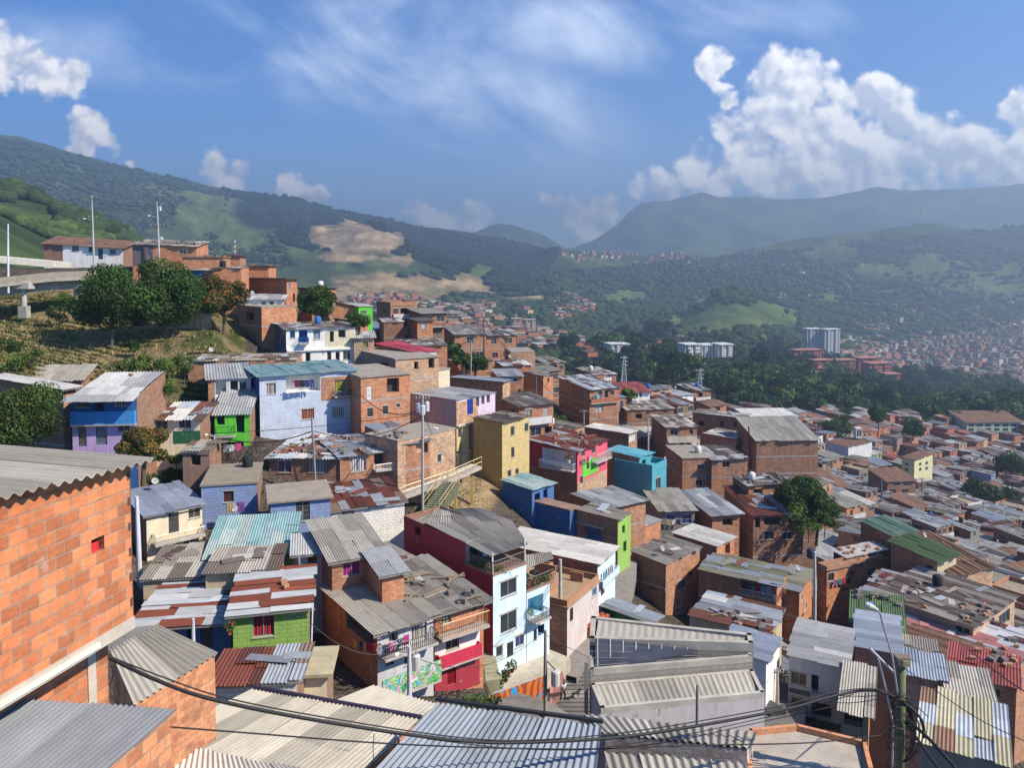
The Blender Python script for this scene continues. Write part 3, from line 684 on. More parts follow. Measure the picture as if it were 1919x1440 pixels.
    for k, fc, u0, u1, z0, z1, ex in later:
        p0, dr_, n_, wid = FACE[fc]
        q = lambda u, z, d=0: Vector((p0.x + dr_.x * u, p0.y + dr_.y * u, z)) + n_ * d
        if k in ('w', 'c', 'g'): window(rt, p0, dr_, n_, u0, u1, z0, z1, k, ex)
        elif k == 'd':
            m2 = MB(); dc = C(ex or 'gy'); m2.box(q(u0 + .05, z0, -.09), dr_ * (u1 - u0 - .1), n_ * .04, Z3 * (z1 - z0 - .05), 'metal', dc)
            for kk in (.15, .55): m2.box(q(u0 + .15, z0 + (z1 - z0) * kk, -.05), dr_ * (u1 - u0 - .3), n_ * .015, Z3 * (z1 - z0) * .3, 'metal', tuple(x * .75 for x in dc))
            m2.build('door', rt)
        elif k == 'p':
            m2 = MB(); ty_, cc = ex; panel(m2, q(u0 - .06, 0), dr_, u1 - u0 + .12, z0, z1, n_, [(h[0] - u0 + .06, h[1] - u0 + .06, h[2], h[3]) for h in holes[fc]], ty_, C(cc)); m2.build('wall_panel', rt)
        elif k in ('b', 'B'):
            dep = 0.9 if k == 'b' else 0.5; m2 = MB(); m2.box(q(u0, z0 - .14, .003), dr_ * (u1 - u0), n_ * dep, Z3 * .14, 'conc', (.4, .38, .35)); s_ = m2.build('balcony', rt)
            cc = C(ex) if ex else (.15, .15, .15); h = z1 - z0
            a0, a1_, b0, b1_ = q(u0 + .03, 0, .05), q(u0 + .03, 0, dep - .04), q(u1 - .03, 0, dep - .04), q(u1 - .03, 0, .05)
            if k == 'b':
                for x, y_ in ((a0, a1_), (a1_, b0), (b0, b1_)): rail(s_, x, y_, z0, h, cc)
            else:
                m3 = MB(); ty_ = 'pbrick'
                m3.box(q(u0, z0 + .002, dep - .1), dr_ * (u1 - u0), n_ * .1, Z3 * h, ty_, cc); m3.box(q(u0, z0 + .002, .01), dr_ * .1, n_ * (dep - .112), Z3 * h, ty_, cc); m3.box(q(u1 - .1, z0 + .002, .01), dr_ * .1, n_ * (dep - .112), Z3 * h, ty_, cc)
                m3.build('parapet', s_)
        elif k == 'R': rail(rt, q(u0, 0, .03), q(u1, 0, .03), z0, z1 - z0, C(ex) if ex else (.15, .15, .15))
        elif k == 'S':
            m2 = MB(); m2.box(q(u0, z0, .004), dr_ * (u1 - u0), n_ * .25, Z3 * (z1 - z0), 'conc', C(ex) if ex else (.4, .38, .35)); m2.build('ledge', rt)
        elif k == 'A':      # awning
            m2 = MB(); o_ = q(u0, z1, .01); n2 = n_; ua = dr_
            sheet_roof(m2, Vector((o_.x, o_.y, 0)), ua, n2, 0, u1 - u0, 0, 1.3, lambda u, v, z=z1, zz=z0: z - v * (z - zz) / 1.3, ex or 'zinc', pitch=.19, rag=.04); m2.build('awning', rt)
        elif k == 'x':      # column
            m2 = MB(); m2.box(q(u0, z0, .02), dr_ * (u1 - u0), n_ * .2, Z3 * (z1 - z0), 'plaster', C(ex or 'wh')); m2.build('column', rt)
    INFO[rt.name] = (P0, U, W, wd, dp, zf, Y, style, ro)
    LMK.append((CX + F * (P0.x + U.x * wd / 2) / P0.y, (ty + by) / 2, Y, label))
    return rt
INFO = {}
# ---------------------------------------------------------------- hand-placed houses
H = house
B, PB, PL = 'brick', 'pbrick', 'plaster'
# left slope
H('small shed with pale corrugated roof above the blue and lavender house', 45,713,736,86, r=152,th=8,dl=3.6,Rw=(PL,'bg'),roof=('fibro',0,.30,.5),name='shed',cat='shed')
H('unfinished brick house with long white tin roof beside the blue and lavender house', 118,729,841,73, l=-20,r=141,th=66,Rw=(B,'br'),Lw=(B,'bd'),roof=('white',0.02,.05,.5),
  wins=[('o',73,733,96,777),('o',84,797,97,817),('R',73,765,96,777,'bk')])
hb = H('bright blue house with lavender ground floor and grey tin roof', 134,744,840,71, r=256,th=5,dl=7.5,Rw=(PL,'blu'),Lw=(PL,'blu'),roof=('zinc',0,.16,.0),
  wins=[('p',134,794,256,870,(PL,'la')),('c',142,746,165,764,'#8A7A70'),('o',176,745,194,770),('c',216,746,238,761,'#8A7A70'),('d',147,797,162,837,'#7A6F62'),('d',180,796,201,834,'#7D858C'),('w',221,792,243,809),('B',134,770,256,794,'#3E8FD2')])
INFO[hb.name][8]
_P0,_U,_W,_wd,_dp,_zf,_,_,_ro = INFO[hb.name]
mb = MB(); sheet_roof(mb,_P0,_U,_W,-.3,_wd+.3,-1.5,0.2,lambda u,v:_zf(0,0)+.10+v*.22,'zinc',pitch=.19); mb.build('porch_roof',hb)
H('low cream house with patchwork rusty roof right of the blue and lavender house', 262,787,833,76, r=375,th=6,dl=5.5,Rw=(PL,'cr'),roof=('mixed',0,.12,.5),
  wins=[('w',265,790,281,806),('c',293,789,314,805,'#6A5A50'),('w',335,787,358,803),('p',326,808,375,831,(PL,'dg'))])
H('narrow brick house with plant covered upper balcony behind the bright green balcony house', 390,712,872,84.5, l=357,r=470,th=22,Rw=(PL,'gw'),Lw=(B,'bd'),roof=('zinc',0,.12,.3),  # left face in darker brick: its shade is put into the colour
  wins=[('p',390,712,402,800,(B,'br')),('r',404,714,424,742,'wc'),('o',432,714,446,742),('r',449,716,462,742,'gy'),('B',402,742,468,750,'#B8BCC0')])
H('tall unplastered back wall of dark brick behind the plant covered balcony house', 352,678,715,92, r=556,th=9,dl=6,Rw=(B,'br'),Lw=(B,'bd'),roof=('rubble',0,.03,.1))
H('bright green balcony house with pink railed terrace below', 402,778,874,80, l=390,r=468,th=10,Rw=(PL,'gn'),Lw=(B,'bd'),roof=('zinc',0,.28,.25),
  wins=[('o',406,780,421,797),('o',442,779,458,812),('b',405,797,441,815,'#3A9A20'),('o',405,829,457,868),('b',400,858,475,873,'#B84A60'),('S',396,873,500,880,'wc')])
whb = H('white painted brick house with an open laundry loggia and unpainted brick corner', 486,706,818,84, l=470,r=668,th=29,dl=9,Rw=(PB,'wb'),Lw=(PL,'nv'),roof=('teal',0,.02,.4),name='house',
  wins=[('p',603,706,667,748,(B,'br')),('c',499,719,517,739,'#C8B8B0'),('r',536,704,600,735,'wc'),('c',627,712,650,735,'yc'),('b',624,731,653,741),('c',565,767,589,786,'oc'),('c',622,764,645,782,'#C8C0B0')])
H('orange brick house with black window hole right of the white painted brick house', 676,708,828,86, l=668,r=768,th=32,dl=10,Rw=(B,'bo'),roof=('flat',0,0,.15),
  wins=[('d',687,724,697,749,'wc'),('o',725,709,748,736),('w',688,765,699,782),('w',717,761,727,777),('w',743,757,749,764)])
H('cream brick upper house with a yellow window grille behind the silver roofed building', 768,704,770,101, r=843,th=56,dl=9,Rw=(PB,'cr'),Lw=(B,'bo'),roof=('flat',0,0,.1),wins=[('g',797,702,815,724)])
H('unfinished brick upper storey with two brown openings above the orange brick house', 741,674,716,98, l=664,r=822,th=32,Rw=(B,'bt'),Lw=(PL,'gb'),roof=('flat',0,0,.15),
  wins=[('o',776,678,784,692),('o',803,672,814,690),('o',714,680,727,696),('o',678,680,690,704)])
pk = H('pink grey building with silver flat roof and a yellow chapel wall below', 855,751,880,92, l=769,r=928,th=51,Rw=(PL,'lv'),Lw=(PL,'pg'),roof=('zinc',0,.0,.15),bands=False,
  wins=[('p',855,751,895,792,(B,'bt')),('p',855,794,905,868,(PL,'yl')),('d',875,748,886,777,'#2840A0'),('o',892,744,898,762),('o',902,741,908,758),('o',912,738,918,755),('o',858,803,865,820),('o',879,797,885,842),('S',855,790,925,793,'tn')])
yb = H('tall yellow painted brick block with narrow windows', 941,792,948,90, l=887,r=992,th=50,Rw=(PB,'yl'),Lw=(PB,'ye'),roof=('rubble',0,-.01,.3),  # left face in darker yellow: shade put into the paint colour
  wins=[('w',957,800,964,817),('w',983,794,990,809),('w',958,839,964,858),('w',951,882,958,894),('w',966,879,972,890)])
H('crimson and pink house with a white loggia and dark rust roof', 1082,847,950,98, l=992,r=1138,th=56,Rw=(PL,'pk'),Lw=(PL,'rd'),roof=('rusty',0,.09,.35),
  wins=[('r',1016,842,1079,876,'wc'),('b',1016,864,1079,877,'wh'),('w',1089,842,1096,856),('w',1109,834,1116,850),('b',1108,846,1136,861,'wh'),('p',1092,862,1120,890,(PL,'gn')),('w',1099,868,1104,880),('p',1082,893,1136,940,(B,'bt')),('p',995,880,1082,945,(B,'bd')),('w',1087,893,1092,907)])
H('dark blue brick house with pale tin roof left of the brown terrace', 997,918,1014,84, l=941,r=1038,th=50,Rw=(PL,'bl'),Lw=(PB,'blu'),roof=('teal',-.03,.07,.35),
  wins=[('o',1002,925,1012,944),('o',1018,918,1026,936)])
H('low dark blue house whose flat roof is a brown terrace', 1068,958,1004,81.5, l=1000,r=1086,th=50,Rw=(PB,'bl'),Lw=(PB,'blu'),roof=('flat',0,0,.05,None,'bg'))
tb = H('blue based house with a railed laundry terrace and beige awning', 1128,992,1032,80, l=1067,r=1160,th=48,Rw=(B,'br'),Lw=(PB,'blu'),roof=('flat',0,0,.1,None,'tn'),wins=[('R',1068,990,1126,1000,'#8A6A50')])
H('brick room with long zinc roof behind the laundry terrace', 1140,952,1000,87, l=1075,r=1210,th=35,Rw=(B,'br'),Lw=(B,'bd'),roof=('zinc',-.02,.02,.5),wins=[('o',1098,968,1122,984)])
H('narrow green and brick house on the dark street, right of the laundry terrace', 1158,975,1050,79, l=1150,r=1182,th=52,dl=5,Rw=(PL,'lg'),Lw=(B,'br'),roof=('rubble',0,.02,.2),wins=[('o',1166,985,1171,1000),('o',1168,1015,1174,1035)])
H('turquoise painted house with an unpainted brick upper corner', 1222,884,972,104, l=1151,r=1249,th=52,Rw=(PL,'tl'),Lw=(PB,'tl'),roof=('flat',0,0,.06,None,'tl'),parapet=.7,cap='tl',wins=[('w',1229,896,1238,920),('w',1228,934,1237,957)])
H('small brick room with turquoise tin roof on top of the turquoise house', 1198,858,884,106, l=1150,r=1223,th=50,dl=5.5,Rw=(PL,'tl'),Lw=(B,'br'),roof=('turq',0,.03,.25),wins=[('o',1203,862,1210,884)],name='rooftop_room',cat='rooftop room')
# curved brick row and its neighbours
H('brick row house with rust and tin roof, white curtained left window and blue window', 504,858,906,75.5, r=636,th=-3,dl=9,Rw=(B,'bd'),roof=('mixed',0,.03,.35),wins=[('w',521,864,546,886,'#26325A'),('c',580,861,607,886,'#B8BDB4'),('S',504,903,636,908)])
H('brick row house with balcony and big white curtains below the white painted brick house', 637,857,906,75, r=746,th=28,dl=8,Rw=(B,'br'),roof=('mixed',0,.03,.3),wins=[('c',657,857,686,884,'#D8D8D4'),('o',701,850,727,872),('b',699,866,738,877,'wc'),('S',637,901,742,906)])
H('low basement storey with green doors under the brick row houses', 500,909,940,76.5, r=742,th=10,dl=5,Rw=(PL,'gb'),roof=('flat',0,0,.1),wins=[('w',655,906,672,918,'dg'),('w',690,903,712,915,'#26325A'),('o',570,912,590,930)])
H('long brick house with small dark windows beside the sloping concrete path', 745,828,925,76.3, l=738,r=853,th=50,dl=5,Rw=(B,'bt'),roof=('open',0,0,.05),wins=[('w',757,870,766,885),('d',780,865,789,903,'#8FA5A5'),('w',797,858,805,874),('w',820,852,827,867)])
H('brick upper room with open dark corner and zinc roof above the long brick house', 757,833,862,77, l=684,r=806,th=34,Rw=(B,'br'),Lw=(B,'bd'),roof=('mixed',0,.03,.3),wins=[('o',780,832,802,850)])
H('two storey white house with blue window frames beside the blue mural wall', 536,618,694,104, l=452,r=666,th=24,dl=9,Rw=(PL,'wc'),Lw=('muralblue','nv'),roof=('rubble',0,.03,.35),
  wins=[('p',611,618,664,655,(PB,'cr')),('w',543,620,553,634,'nv'),('r',560,619,576,642,'#4A70B8'),('b',559,632,577,643,'blu'),('c',587,619,600,636,'#A8B8D8'),('o',618,621,626,641),('o',634,619,648,633),
        ('S',536,653,664,657,'wc'),('w',551,662,562,676,'nv'),('o',573,661,582,684),('w',613,660,621,678),('o',629,660,637,684),('w',643,659,657,674),('b',560,682,605,694,'#4A70B8'),('b',612,682,668,694,'wh')],bands=False)
H('roofless brick storey with a broken window hole above the blue mural wall', 490,577,620,110, l=447,r=557,th=42,Rw=(B,'bo'),Lw=(B,'bd'),roof=('open',0,0,0),wins=[('o',461,585,476,600)])
H('white house with red and black windows on the upper slope behind the mango tree', 458,562,600,117, l=455,r=531,th=10,dl=6,Rw=(PL,'wc'),roof=('zinc',0,.1,.35),wins=[('w',473,570,482,580),('w',490,567,498,577),('c',505,566,513,576,'rd')])
H('big dark brick house on the crest above the white house', 537,523,590,123, l=450,r=556,th=50,Rw=(B,'bo'),Lw=(B,'bd'),roof=('flat',0,0,.5,None,'dk'),wins=[('c',540,531,544,543,'#C8D0E0'),('o',549,550,553,566)])
H('small flat roofed brick house on the skyline above the big dark brick house', 455,499,530,131, r=503,th=5,dl=6,Rw=(B,'bo'),roof=('flat',0,0,.3,None,'dk'))
H('tall brick house with thin flat roof right of the round mango tree', 584,541,600,126, l=560,r=629,th=45,Rw=(B,'br'),Lw=(B,'bd'),roof=('flat',0,0,.35,None,'dk'))
H('long brick house sloping down beside the green painted tower house', 628,566,612,119, r=672,th=10,dl=8,Rw=(B,'bo'),Lw=(B,'bd'),roof=('rubble',-.28,0,.25))
H('narrow bright green tower house with striped green balcony', 672,575,626,117.5, l=668,r=698,th=30,dl=6,Rw=(PL,'gn'),roof=('white',0,.03,.2),wins=[('r',675,582,688,592,'wc'),('b',674,588,692,596,'gn'),('w',680,603,688,612)])
H('brick house with junk on its flat roof below the green tower house', 669,602,655,113, l=627,r=690,th=40,Rw=(B,'br'),Lw=(B,'bd'),roof=('flat',0,0,.2,None,'bg'),wins=[('w',680,630,685,640)])
H('brick house with corrugated zinc roof and yellow curtain right of the yellow fronted house', 663,634,690,107, r=701,th=12,dl=7,Rw=(B,'bt'),roof=('zinc',0,.05,.35),wins=[('c',680,640,690,652,'yc')])
H('brick cabin with pale window standing out on the crest', 782,602,632,131, l=752,r=811,th=20,dl=7,Rw=(B,'bo'),Lw=(B,'bd'),roof=('flat',0,0,.3,None,'dk'),wins=[('w',790,606,799,616,'#A8B0C8')])
H('brick house with sagging tin roof left of the pale windowed crest cabin', 719,604,634,134, r=756,th=15,dl=8,Rw=(B,'bd'),roof=('rubble',0,.03,.2))
H('dark brick house with long raspberry red roof', 780,662,705,105, l=706,r=818,th=52,Lw=(B,'bd'),Rw=(PL,'gw'),roof=('redpaint',.0,.10,.35))
H('low brick house with tin roof rubble below the pale windowed crest cabin', 745,650,668,121, l=735,r=838,th=12,dl=10,Rw=(B,'bo'),roof=('rubble',0,.02,.2))
H('orange brick box house at the end of the crest', 956,661,705,143, l=930,r=1003,th=8,dl=8,Rw=(B,'bt'),Lw=(B,'bd'),roof=('open',0,0,.0))
H('brick house with small zinc lean-to roof at the crest below the orange box house', 944,686,712,134, l=905,r=995,th=14,Rw=(B,'br'),Lw=(B,'bd'),roof=('mixed',0,.03,.25),wins=[('o',932,690,941,702)])
H('long low house with blue grey metal roof behind the silver roofed building', 942,716,745,112, l=845,r=956,th=60,Rw=(B,'bt'),Lw=(B,'br'),roof=('zincblue',0,.0,.4))
H('brick house with violet curtain between the blue grey roof and the water pipes', 935,706,745,117, r=979,th=10,dl=7,Rw=(B,'br'),roof=('zinc',0,.03,.3),wins=[('c',953,708,970,716,'#4A4A88')])
H('brick house on stilts with a narrow lit side, above a dark gap', 1018,705,735,122, l=981,r=1037,th=40,Rw=(B,'bo'),Lw=(B,'bd'),roof=('rubble',0,.02,.2),wins=[('w',1026,708,1029,718)])
H('brick row with patched roof at the forest edge', 1113,703,726,168, l=1043,r=1155,th=18,dl=10,Rw=(B,'br'),Lw=(B,'bd'),roof=('rubble',0,.03,.2),wins=[('w',1132,706,1148,714,'wc')])
H('big brown brick house with balcony storey, standing above the turquoise house', 1105,730,800,138, l=1036,r=1160,th=26,dl=11,Rw=(B,'br'),Lw=(B,'bd'),roof=('mixed',0,.08,.4),
  wins=[('w',1091,733,1099,743),('w',1121,733,1129,742),('o',1133,732,1140,745),('w',1144,732,1151,741),('B',1105,746,1158,754,'#A9694A'),('c',1115,760,1130,773,'#D0D0C8'),('w',1049,732,1054,738)])
H('white house with half red half grey roof beside a green lawn', 1157,736,752,160, r=1218,th=10,dl=8,Rw=(PL,'wc'),roof=('redrust',0,.10,.4),wins=[('w',1167,738,1171,744),('o',1179,737,1183,745),('w',1198,737,1203,744)])
H('brick and white house with zinc roof by the steel pylon', 1272,742,772,178, l=1226,r=1299,th=30,Rw=(PL,'wc'),Lw=(B,'br'),roof=('zinc',0,.03,.35),wins=[('w',1281,748,1288,757)])
H('wide dark brick house with three black windows below the white and red roofed house', 1176,769,800,152, r=1263,th=10,dl=9,Rw=(B,'bd'),roof=('rubble',0,.04,.3),wins=[('o',1191,776,1203,785),('o',1232,775,1242,786),('o',1251,778,1257,785)])
H('house with white lower storey and potted green plants', 1249,801,854,131, l=1230,r=1306,th=6,dl=9,Rw=(PL,'wc'),Lw=(B,'bd'),roof=('rubble',0,.04,.35),
  wins=[('p',1249,801,1305,818,(B,'br')),('w',1257,806,1270,817),('w',1292,806,1299,815),('A',1248,818,1306,827,'fibro'),('w',1254,832,1264,844),('o',1274,830,1282,847),('w',1287,830,1296,841)])
H('brick house with white roof sheets and enclosed white balcony', 1178,813,850,125, l=1097,r=1195,th=55,Rw=(B,'br'),Lw=(B,'bd'),roof=('white',0,.02,.3),wins=[('w',1179,816,1192,828,'wh')])
H('long low brick house with bright tin roof edge in front of the forest', 1397,784,815,153, l=1298,r=1406,th=62,Rw=(PL,'wc'),Lw=(B,'bd'),roof=('rubble',0,.02,.3),wins=[('o',1310,790,1320,798),('o',1350,790,1356,800),('o',1375,792,1381,800)])
H('two storey white fronted house beside a dark power pole', 1376,822,858,130, l=1320,r=1399,th=52,Rw=(PL,'wh'),Lw=(B,'br'),roof=('rubble',0,.03,.3),wins=[('w',1380,832,1387,842),('w',1378,845,1384,853),('w',1390,830,1395,840)])
H('huge brown brick house with pale corrugated roof', 1418,826,876,124, l=1416,r=1533,th=4,dl=9,Rw=(B,'bd'),roof=('fibro',0,.22,.3),bands=2)
H('brick house with small window and wooden props in front, left half of a pair', 1279,860,930,113, r=1333,th=6,dl=8,Rw=(B,'br'),roof=('flat',0,0,.1),wins=[('w',1307,871,1319,880),('w',1304,900,1316,911)])
H('brick house with reddish window and bright tin roof, right half of a pair', 1334,862,930,112.5, r=1401,th=5,dl=8,Rw=(B,'br'),roof=('rubble',0,.02,.25),wins=[('w',1354,865,1367,877,'#5A2A28'),('w',1341,866,1346,870)])
H('dark sided brick house with a black square hole and lifted tin roof corner', 1403,911,950,103, l=1373,r=1487,th=12,Rw=(B,'br'),Lw=(B,'bd'),roof=('rubble',.02,.03,.35),wins=[('o',1412,917,1429,931)])
H('three storey brick house with striped rusty roof left of the big tree', 1412,966,1034,97, l=1388,r=1506,th=8,dl=9,Rw=(B,'bd'),roof=('rusty',0,.12,.35),wins=[('o',1432,971,1462,985),('c',1477,972,1488,982,'#6A1A2A'),('w',1432,997,1450,1012),('w',1467,998,1484,1012),('o',1415,972,1425,990)],bands=2)
H('brick house with pale blue metal roof sagging over blue gates', 1335,966,1005,96, l=1303,r=1386,th=14,dl=9,Rw=(B,'br'),Lw=(B,'bd'),roof=('zinc',0,.06,.5),wins=[('o',1354,973,1373,986)])
H('low house with blue gates left of the sagging pale blue roof', 1238,958,1000,97, r=1302,th=5,dl=8,Rw=(PL,'gb'),roof=('fibro',0,.06,.4),wins=[('w',1250,965,1264,985,'#2A4A88'),('w',1278,965,1296,982,'#2A4A88')])
H('brick house with white corrugated roof and blue plastic sheet', 1343,1024,1065,86, l=1262,r=1376,th=46,Rw=(B,'bo'),Lw=(B,'bd'),roof=('white',0,.03,.3),wins=[('o',1359,1020,1368,1040)])
tw = H('four storey bare brick tower with tilted grey roof', 1248,1058,1168,80, l=1184,r=1311,th=46,Rw=(B,'br'),Lw=(B,'bd'),roof=('fibrodark',0,.06,.3),wins=[('o',1290,1072,1298,1082),('g',1271,1088,1284,1105),('o',1216,1102,1231,1106),('w',1303,1029,1307,1037),('w',1268,1142,1273,1150)],bands=2)
H('small brick roof room with zinc sheet roof on the bare brick tower', 1206,988,1012,92, l=1180,r=1238,th=44,Rw=(B,'bo'),Lw=(B,'br'),roof=('zinc',0,.03,.2),name='rooftop_room',cat='rooftop room')
H('wide brick house with olive roof panels and laundry balcony', 1455,1098,1176,77, l=1310,dr=5,th=60,Rw=(B,'bo'),Lw=(B,'bd'),roof=('olive',0,.02,.4),wins=[('r',1388,1094,1450,1121,'#8A8078'),('R',1388,1110,1452,1122,'wc')],bands=2)
H('tall brick house with mossy grey roof right of the laundry balcony', 1498,1110,1192,79, l=1455,dr=6.5,th=58,Rw=(B,'bo'),Lw=(B,'bd'),roof=('olive',0,.05,.3),wins=[('w',1500,1116,1504,1128,'wc'),('w',1508,1132,1512,1144,'wc'),('w',1502,1150,1506,1160)])
H('small green shack with patched tin roof behind the modern building', 1216,1166,1182,66, l=1182,r=1234,th=46,dl=5,Rw=(B,'bo'),Lw=(PL,'dg'),roof=('mixed',0,-.02,.4),name='shack',cat='shack')
# street side: light blue tower with red flank (built below), roofless house, blue corner house
H('low blue fronted house with white tin roof on the dark street', 1120,1056,1150,69, l=1000,r=1153,th=62,dl=10,Rw=(PL,'lb'),Lw=(B,'br'),roof=('white',0,.02,.4),wins=[('d',1126,1094,1133,1116,'#5A3A34'),('B',1120,1075,1152,1086,'#C6DCE8')],bands=False)
H('roofless brick house with half built inner walls by the street', 1063,1141,1190,62.5, l=1020,r=1122,th=60,dl=7,Rw=(PL,'#C4BAB6'),Lw=(B,'bt'),roof=('open',0,0,.12,None,'#9A8468'),parapet=.5,cap='br',wins=[('d',1068,1140,1074,1165,'#4A2A28'),('w',1110,1103,1118,1118,'bl')],bands=False)
# centre left
H('cream plaster house with blue tin roof and thin iron balcony', 274,966,1048,62, l=262,r=379,th=42,dl=6,Rw=(PL,'cr'),Lw=(PL,'bg'),roof=('zincblue',0,.10,.35),bands=False,  # left face browner than the front: shade put into its plaster colour
  wins=[('d',316,958,335,1001,'#5A5A5A'),('w',353,951,375,971,'#4A4640'),('b',284,992,378,1008,'#B8B4A8'),('d',321,1018,334,1040,'wc'),('c',345,1014,364,1034,'#9A3020')])
H('left sky blue brick house with rubble roof and drying clothes', 377,912,998,66, r=482,th=14,dl=7,Rw=(PB,'sk'),roof=('flat',0,0,.1,None,'#857B6C'),wins=[('c',418,921,438,942,'#5A1818'),('o',430,968,445,985)])
H('right sky blue brick house with barred window and brick edged terrace roof', 507,943,996,62, r=619,th=19,dl=5,Rw=(PB,'sk'),Lw=(PB,'bl'),roof=('flat',0,0,.25,None,'#90867A'),wins=[('g',554,940,581,977),('w',497,945,502,965)])
H('white washed brick house with deep rust roof', 621,957,1034,66, l=617,r=758,th=25,dl=6,Rw=(PB,'wc'),roof=('rusty',0,.10,.3),wins=[('g',641,957,664,975)])
H('house with teal corrugated roof and green wall', 388,1046,1085,54, r=545,th=10,dl=6,Rw=(PL,'lg'),Lw=(PL,'cr'),roof=('teal',0,.16,.3),bands=False)
H('small pale blue house under a grey zinc canopy with yellow railings', 563,1034,1092,54, l=548,r=604,th=14,dl=2.4,Rw=(PL,'wb'),Lw=(PL,'lg'),roof=('zinc',0,.12,.7),bands=False,wins=[('w',576,1040,595,1056,'#3A3430'),('w',567,1052,585,1082,'#1A1614')])
H('rubble covered concrete shed with plank door', 268,1086,1112,51, r=372,th=8,dl=5.5,Rw=('conc','tn'),roof=('rubble',0,.05,.2),name='shed',cat='shed',wins=[('d',315,1084,326,1100,'#B08A3A')],bands=False)
H('low concrete shed heaped with rubble behind the striped tin roof', 385,1074,1092,50, r=520,th=8,dl=4,Rw=('conc','tn'),roof=('rubble',0,.04,.2),name='shed',cat='shed',bands=False)
H('blue fronted house under the left half of the striped tin roof', 256,1176,1236,44.5, r=433,th=9,dl=7,Rw=(PL,'bl'),Lw=(PL,'gb'),roof=('stripe',0,-.02,.5),bands=False,wins=[('d',376,1168,398,1214,'#4E5054'),('o',350,1178,362,1210)])
H('lime green painted brick house under the right half of the striped tin roof', 436,1152,1236,44, r=578,th=14,dl=6.8,Rw=(PB,'lg'),roof=('stripe',0,-.02,.4),wins=[('c',473,1155,514,1194,'#B8203A')])
# brick house with laundry, upper rooms
bl_ = H('brick house with hanging laundry, striped corrugated roof and graffiti parapet', 707,1184,1292,47, l=604,r=812,th=38,dl=7.5,Rw=(PL,'gw'),Lw=(B,'br'),roof=('fibro',0,.06,.5),bands=False,
  wins=[('r',650,1152,702,1196,'#7A7C80'),('o',729,1186,746,1206),('c',771,1168,800,1200,'#B8B4B0'),('b',708,1190,808,1212,'bk'),('o',722,1226,738,1248),('w',758,1222,778,1245)])
H('brick house with plant on its balcony above a crimson parapet', 814,1150,1300,50.2, r=906,th=36,dl=8,Rw=(B,'bo'),roof=('fibrodark',0,.05,.5),bands=False,
  wins=[('c',827,1138,846,1172,'#B8AFA0'),('b',814,1150,904,1178,'br'),('p',813,1196,897,1245,(PL,'wc')),('c',835,1190,860,1218,'dg'),('B',812,1215,896,1238,'#C83050'),('p',813,1246,897,1298,(PL,'rd')),('d',838,1246,854,1284,'#8A1A20'),('w',872,1226,888,1243)])
H('brick upper room with a magenta curtain and striped roof', 622,1052,1118,52, l=600,r=718,th=28,dl=6,Rw=(B,'br'),Lw=(B,'bd'),roof=('fibro',0,.16,.35),wins=[('c',642,1054,676,1079,'#B82890')])
H('small brick stair room propped by a plank beside the magenta curtain room', 716,1077,1124,50.5, l=686,r=757,th=30,Rw=(B,'bo'),Lw=(B,'br'),roof=('zinc',0,.16,.35),bands=False,name='rooftop_room',cat='rooftop room')
H('dark tin roofed house strewn with planks below the crimson wall', 870,1140,1175,53.5, l=750,r=905,th=44,dl=12,Rw=(B,'br'),Lw=(B,'bd'),roof=('fibrodark',0,.08,.5),bands=False,occ=False)
H('small white house with rust sheet roof near the striped grey roofs', 397,1282,1310,36, r=556,th=6,dl=3.6,Rw=(PB,'wc'),Lw=(PB,'wc'),roof=('rusty',0,-.05,.35),bands=False)
H('cream block house with mossy concrete roof slab right of the lime green house', 563,1266,1318,38.5, r=613,th=6,dl=2.4,Rw=(PL,'cr'),roof=('flat',0,0,.3,None,'#A39B80'),bands=False)
# lower right
H('brick house with white spotted roof on the corner terrace', 1550,1070,1112,84, l=1532,r=1655,th=24,Rw=(B,'bo'),Lw=(B,'bd'),roof=('flat',0,0,.15,None,'bg'),parapet=.3,cap='br',wins=[('w',1552,1075,1563,1090),('o',1592,1071,1601,1081),('w',1627,1066,1640,1079),('o',1577,1103,1590,1108)],bands=2)
H('rooftop shelter with white roof dotted with brown bricks', 1585,1044,1062,87, l=1562,r=1656,th=24,Rw=(PL,'dk'),roof=('white',0,.10,.4),name='rooftop_shelter',cat='rooftop shelter',bands=False)  # dark wall colour stands in for the shade under an open shelter
H('terrace house with long pale green metal roof', 1700,1018,1085,88, l=1662,r=1745,th=24,dl=6.5,Rw=(B,'br'),Lw=(B,'bd'),roof=('greenpale',0,.10,.4),wins=[('o',1675,1035,1690,1045),('w',1728,1022,1750,1032,'wh')])
H('small open house under a bright green roof with white edge', 1757,1052,1105,80, l=1722,r=1792,th=34,dl=5,Rw=(PL,'tn'),Lw=(B,'bd'),roof=('green',0,.12,.5),wins=[('o',1735,1060,1748,1080)])
H('pink door house with clay tile roof', 1790,1078,1120,80, l=1758,r=1860,th=22,dl=8,Rw=(B,'bt'),Lw=(PL,'wc'),roof=('tiles',0,.16,.3),wins=[('d',1764,1082,1772,1102,'#C01848')])
H('two storey white house with violet trim and long rusty roof', 1748,1150,1190,72, l=1610,r=1780,th=50,Rw=(PL,'wh'),Lw=(B,'bt'),roof=('rusty',0,.02,.4),wins=[('c',1748,1138,1758,1148,'#6A2848'),('w',1766,1131,1773,1141,'#6A2848'),('o',1754,1164,1760,1174),('w',1764,1158,1776,1174)],bands=False)
H('brick house with brick weighted grey roof and concrete front room', 1824,1176,1212,68, l=1782,r=1900,th=40,dl=9,Rw=(B,'bt'),Lw=(PL,'gb'),roof=('rubble',0,.02,.3),wins=[('w',1790,1175,1818,1195,'#1A1C20'),('w',1855,1160,1863,1178),('w',1872,1148,1892,1172)],bands=False)
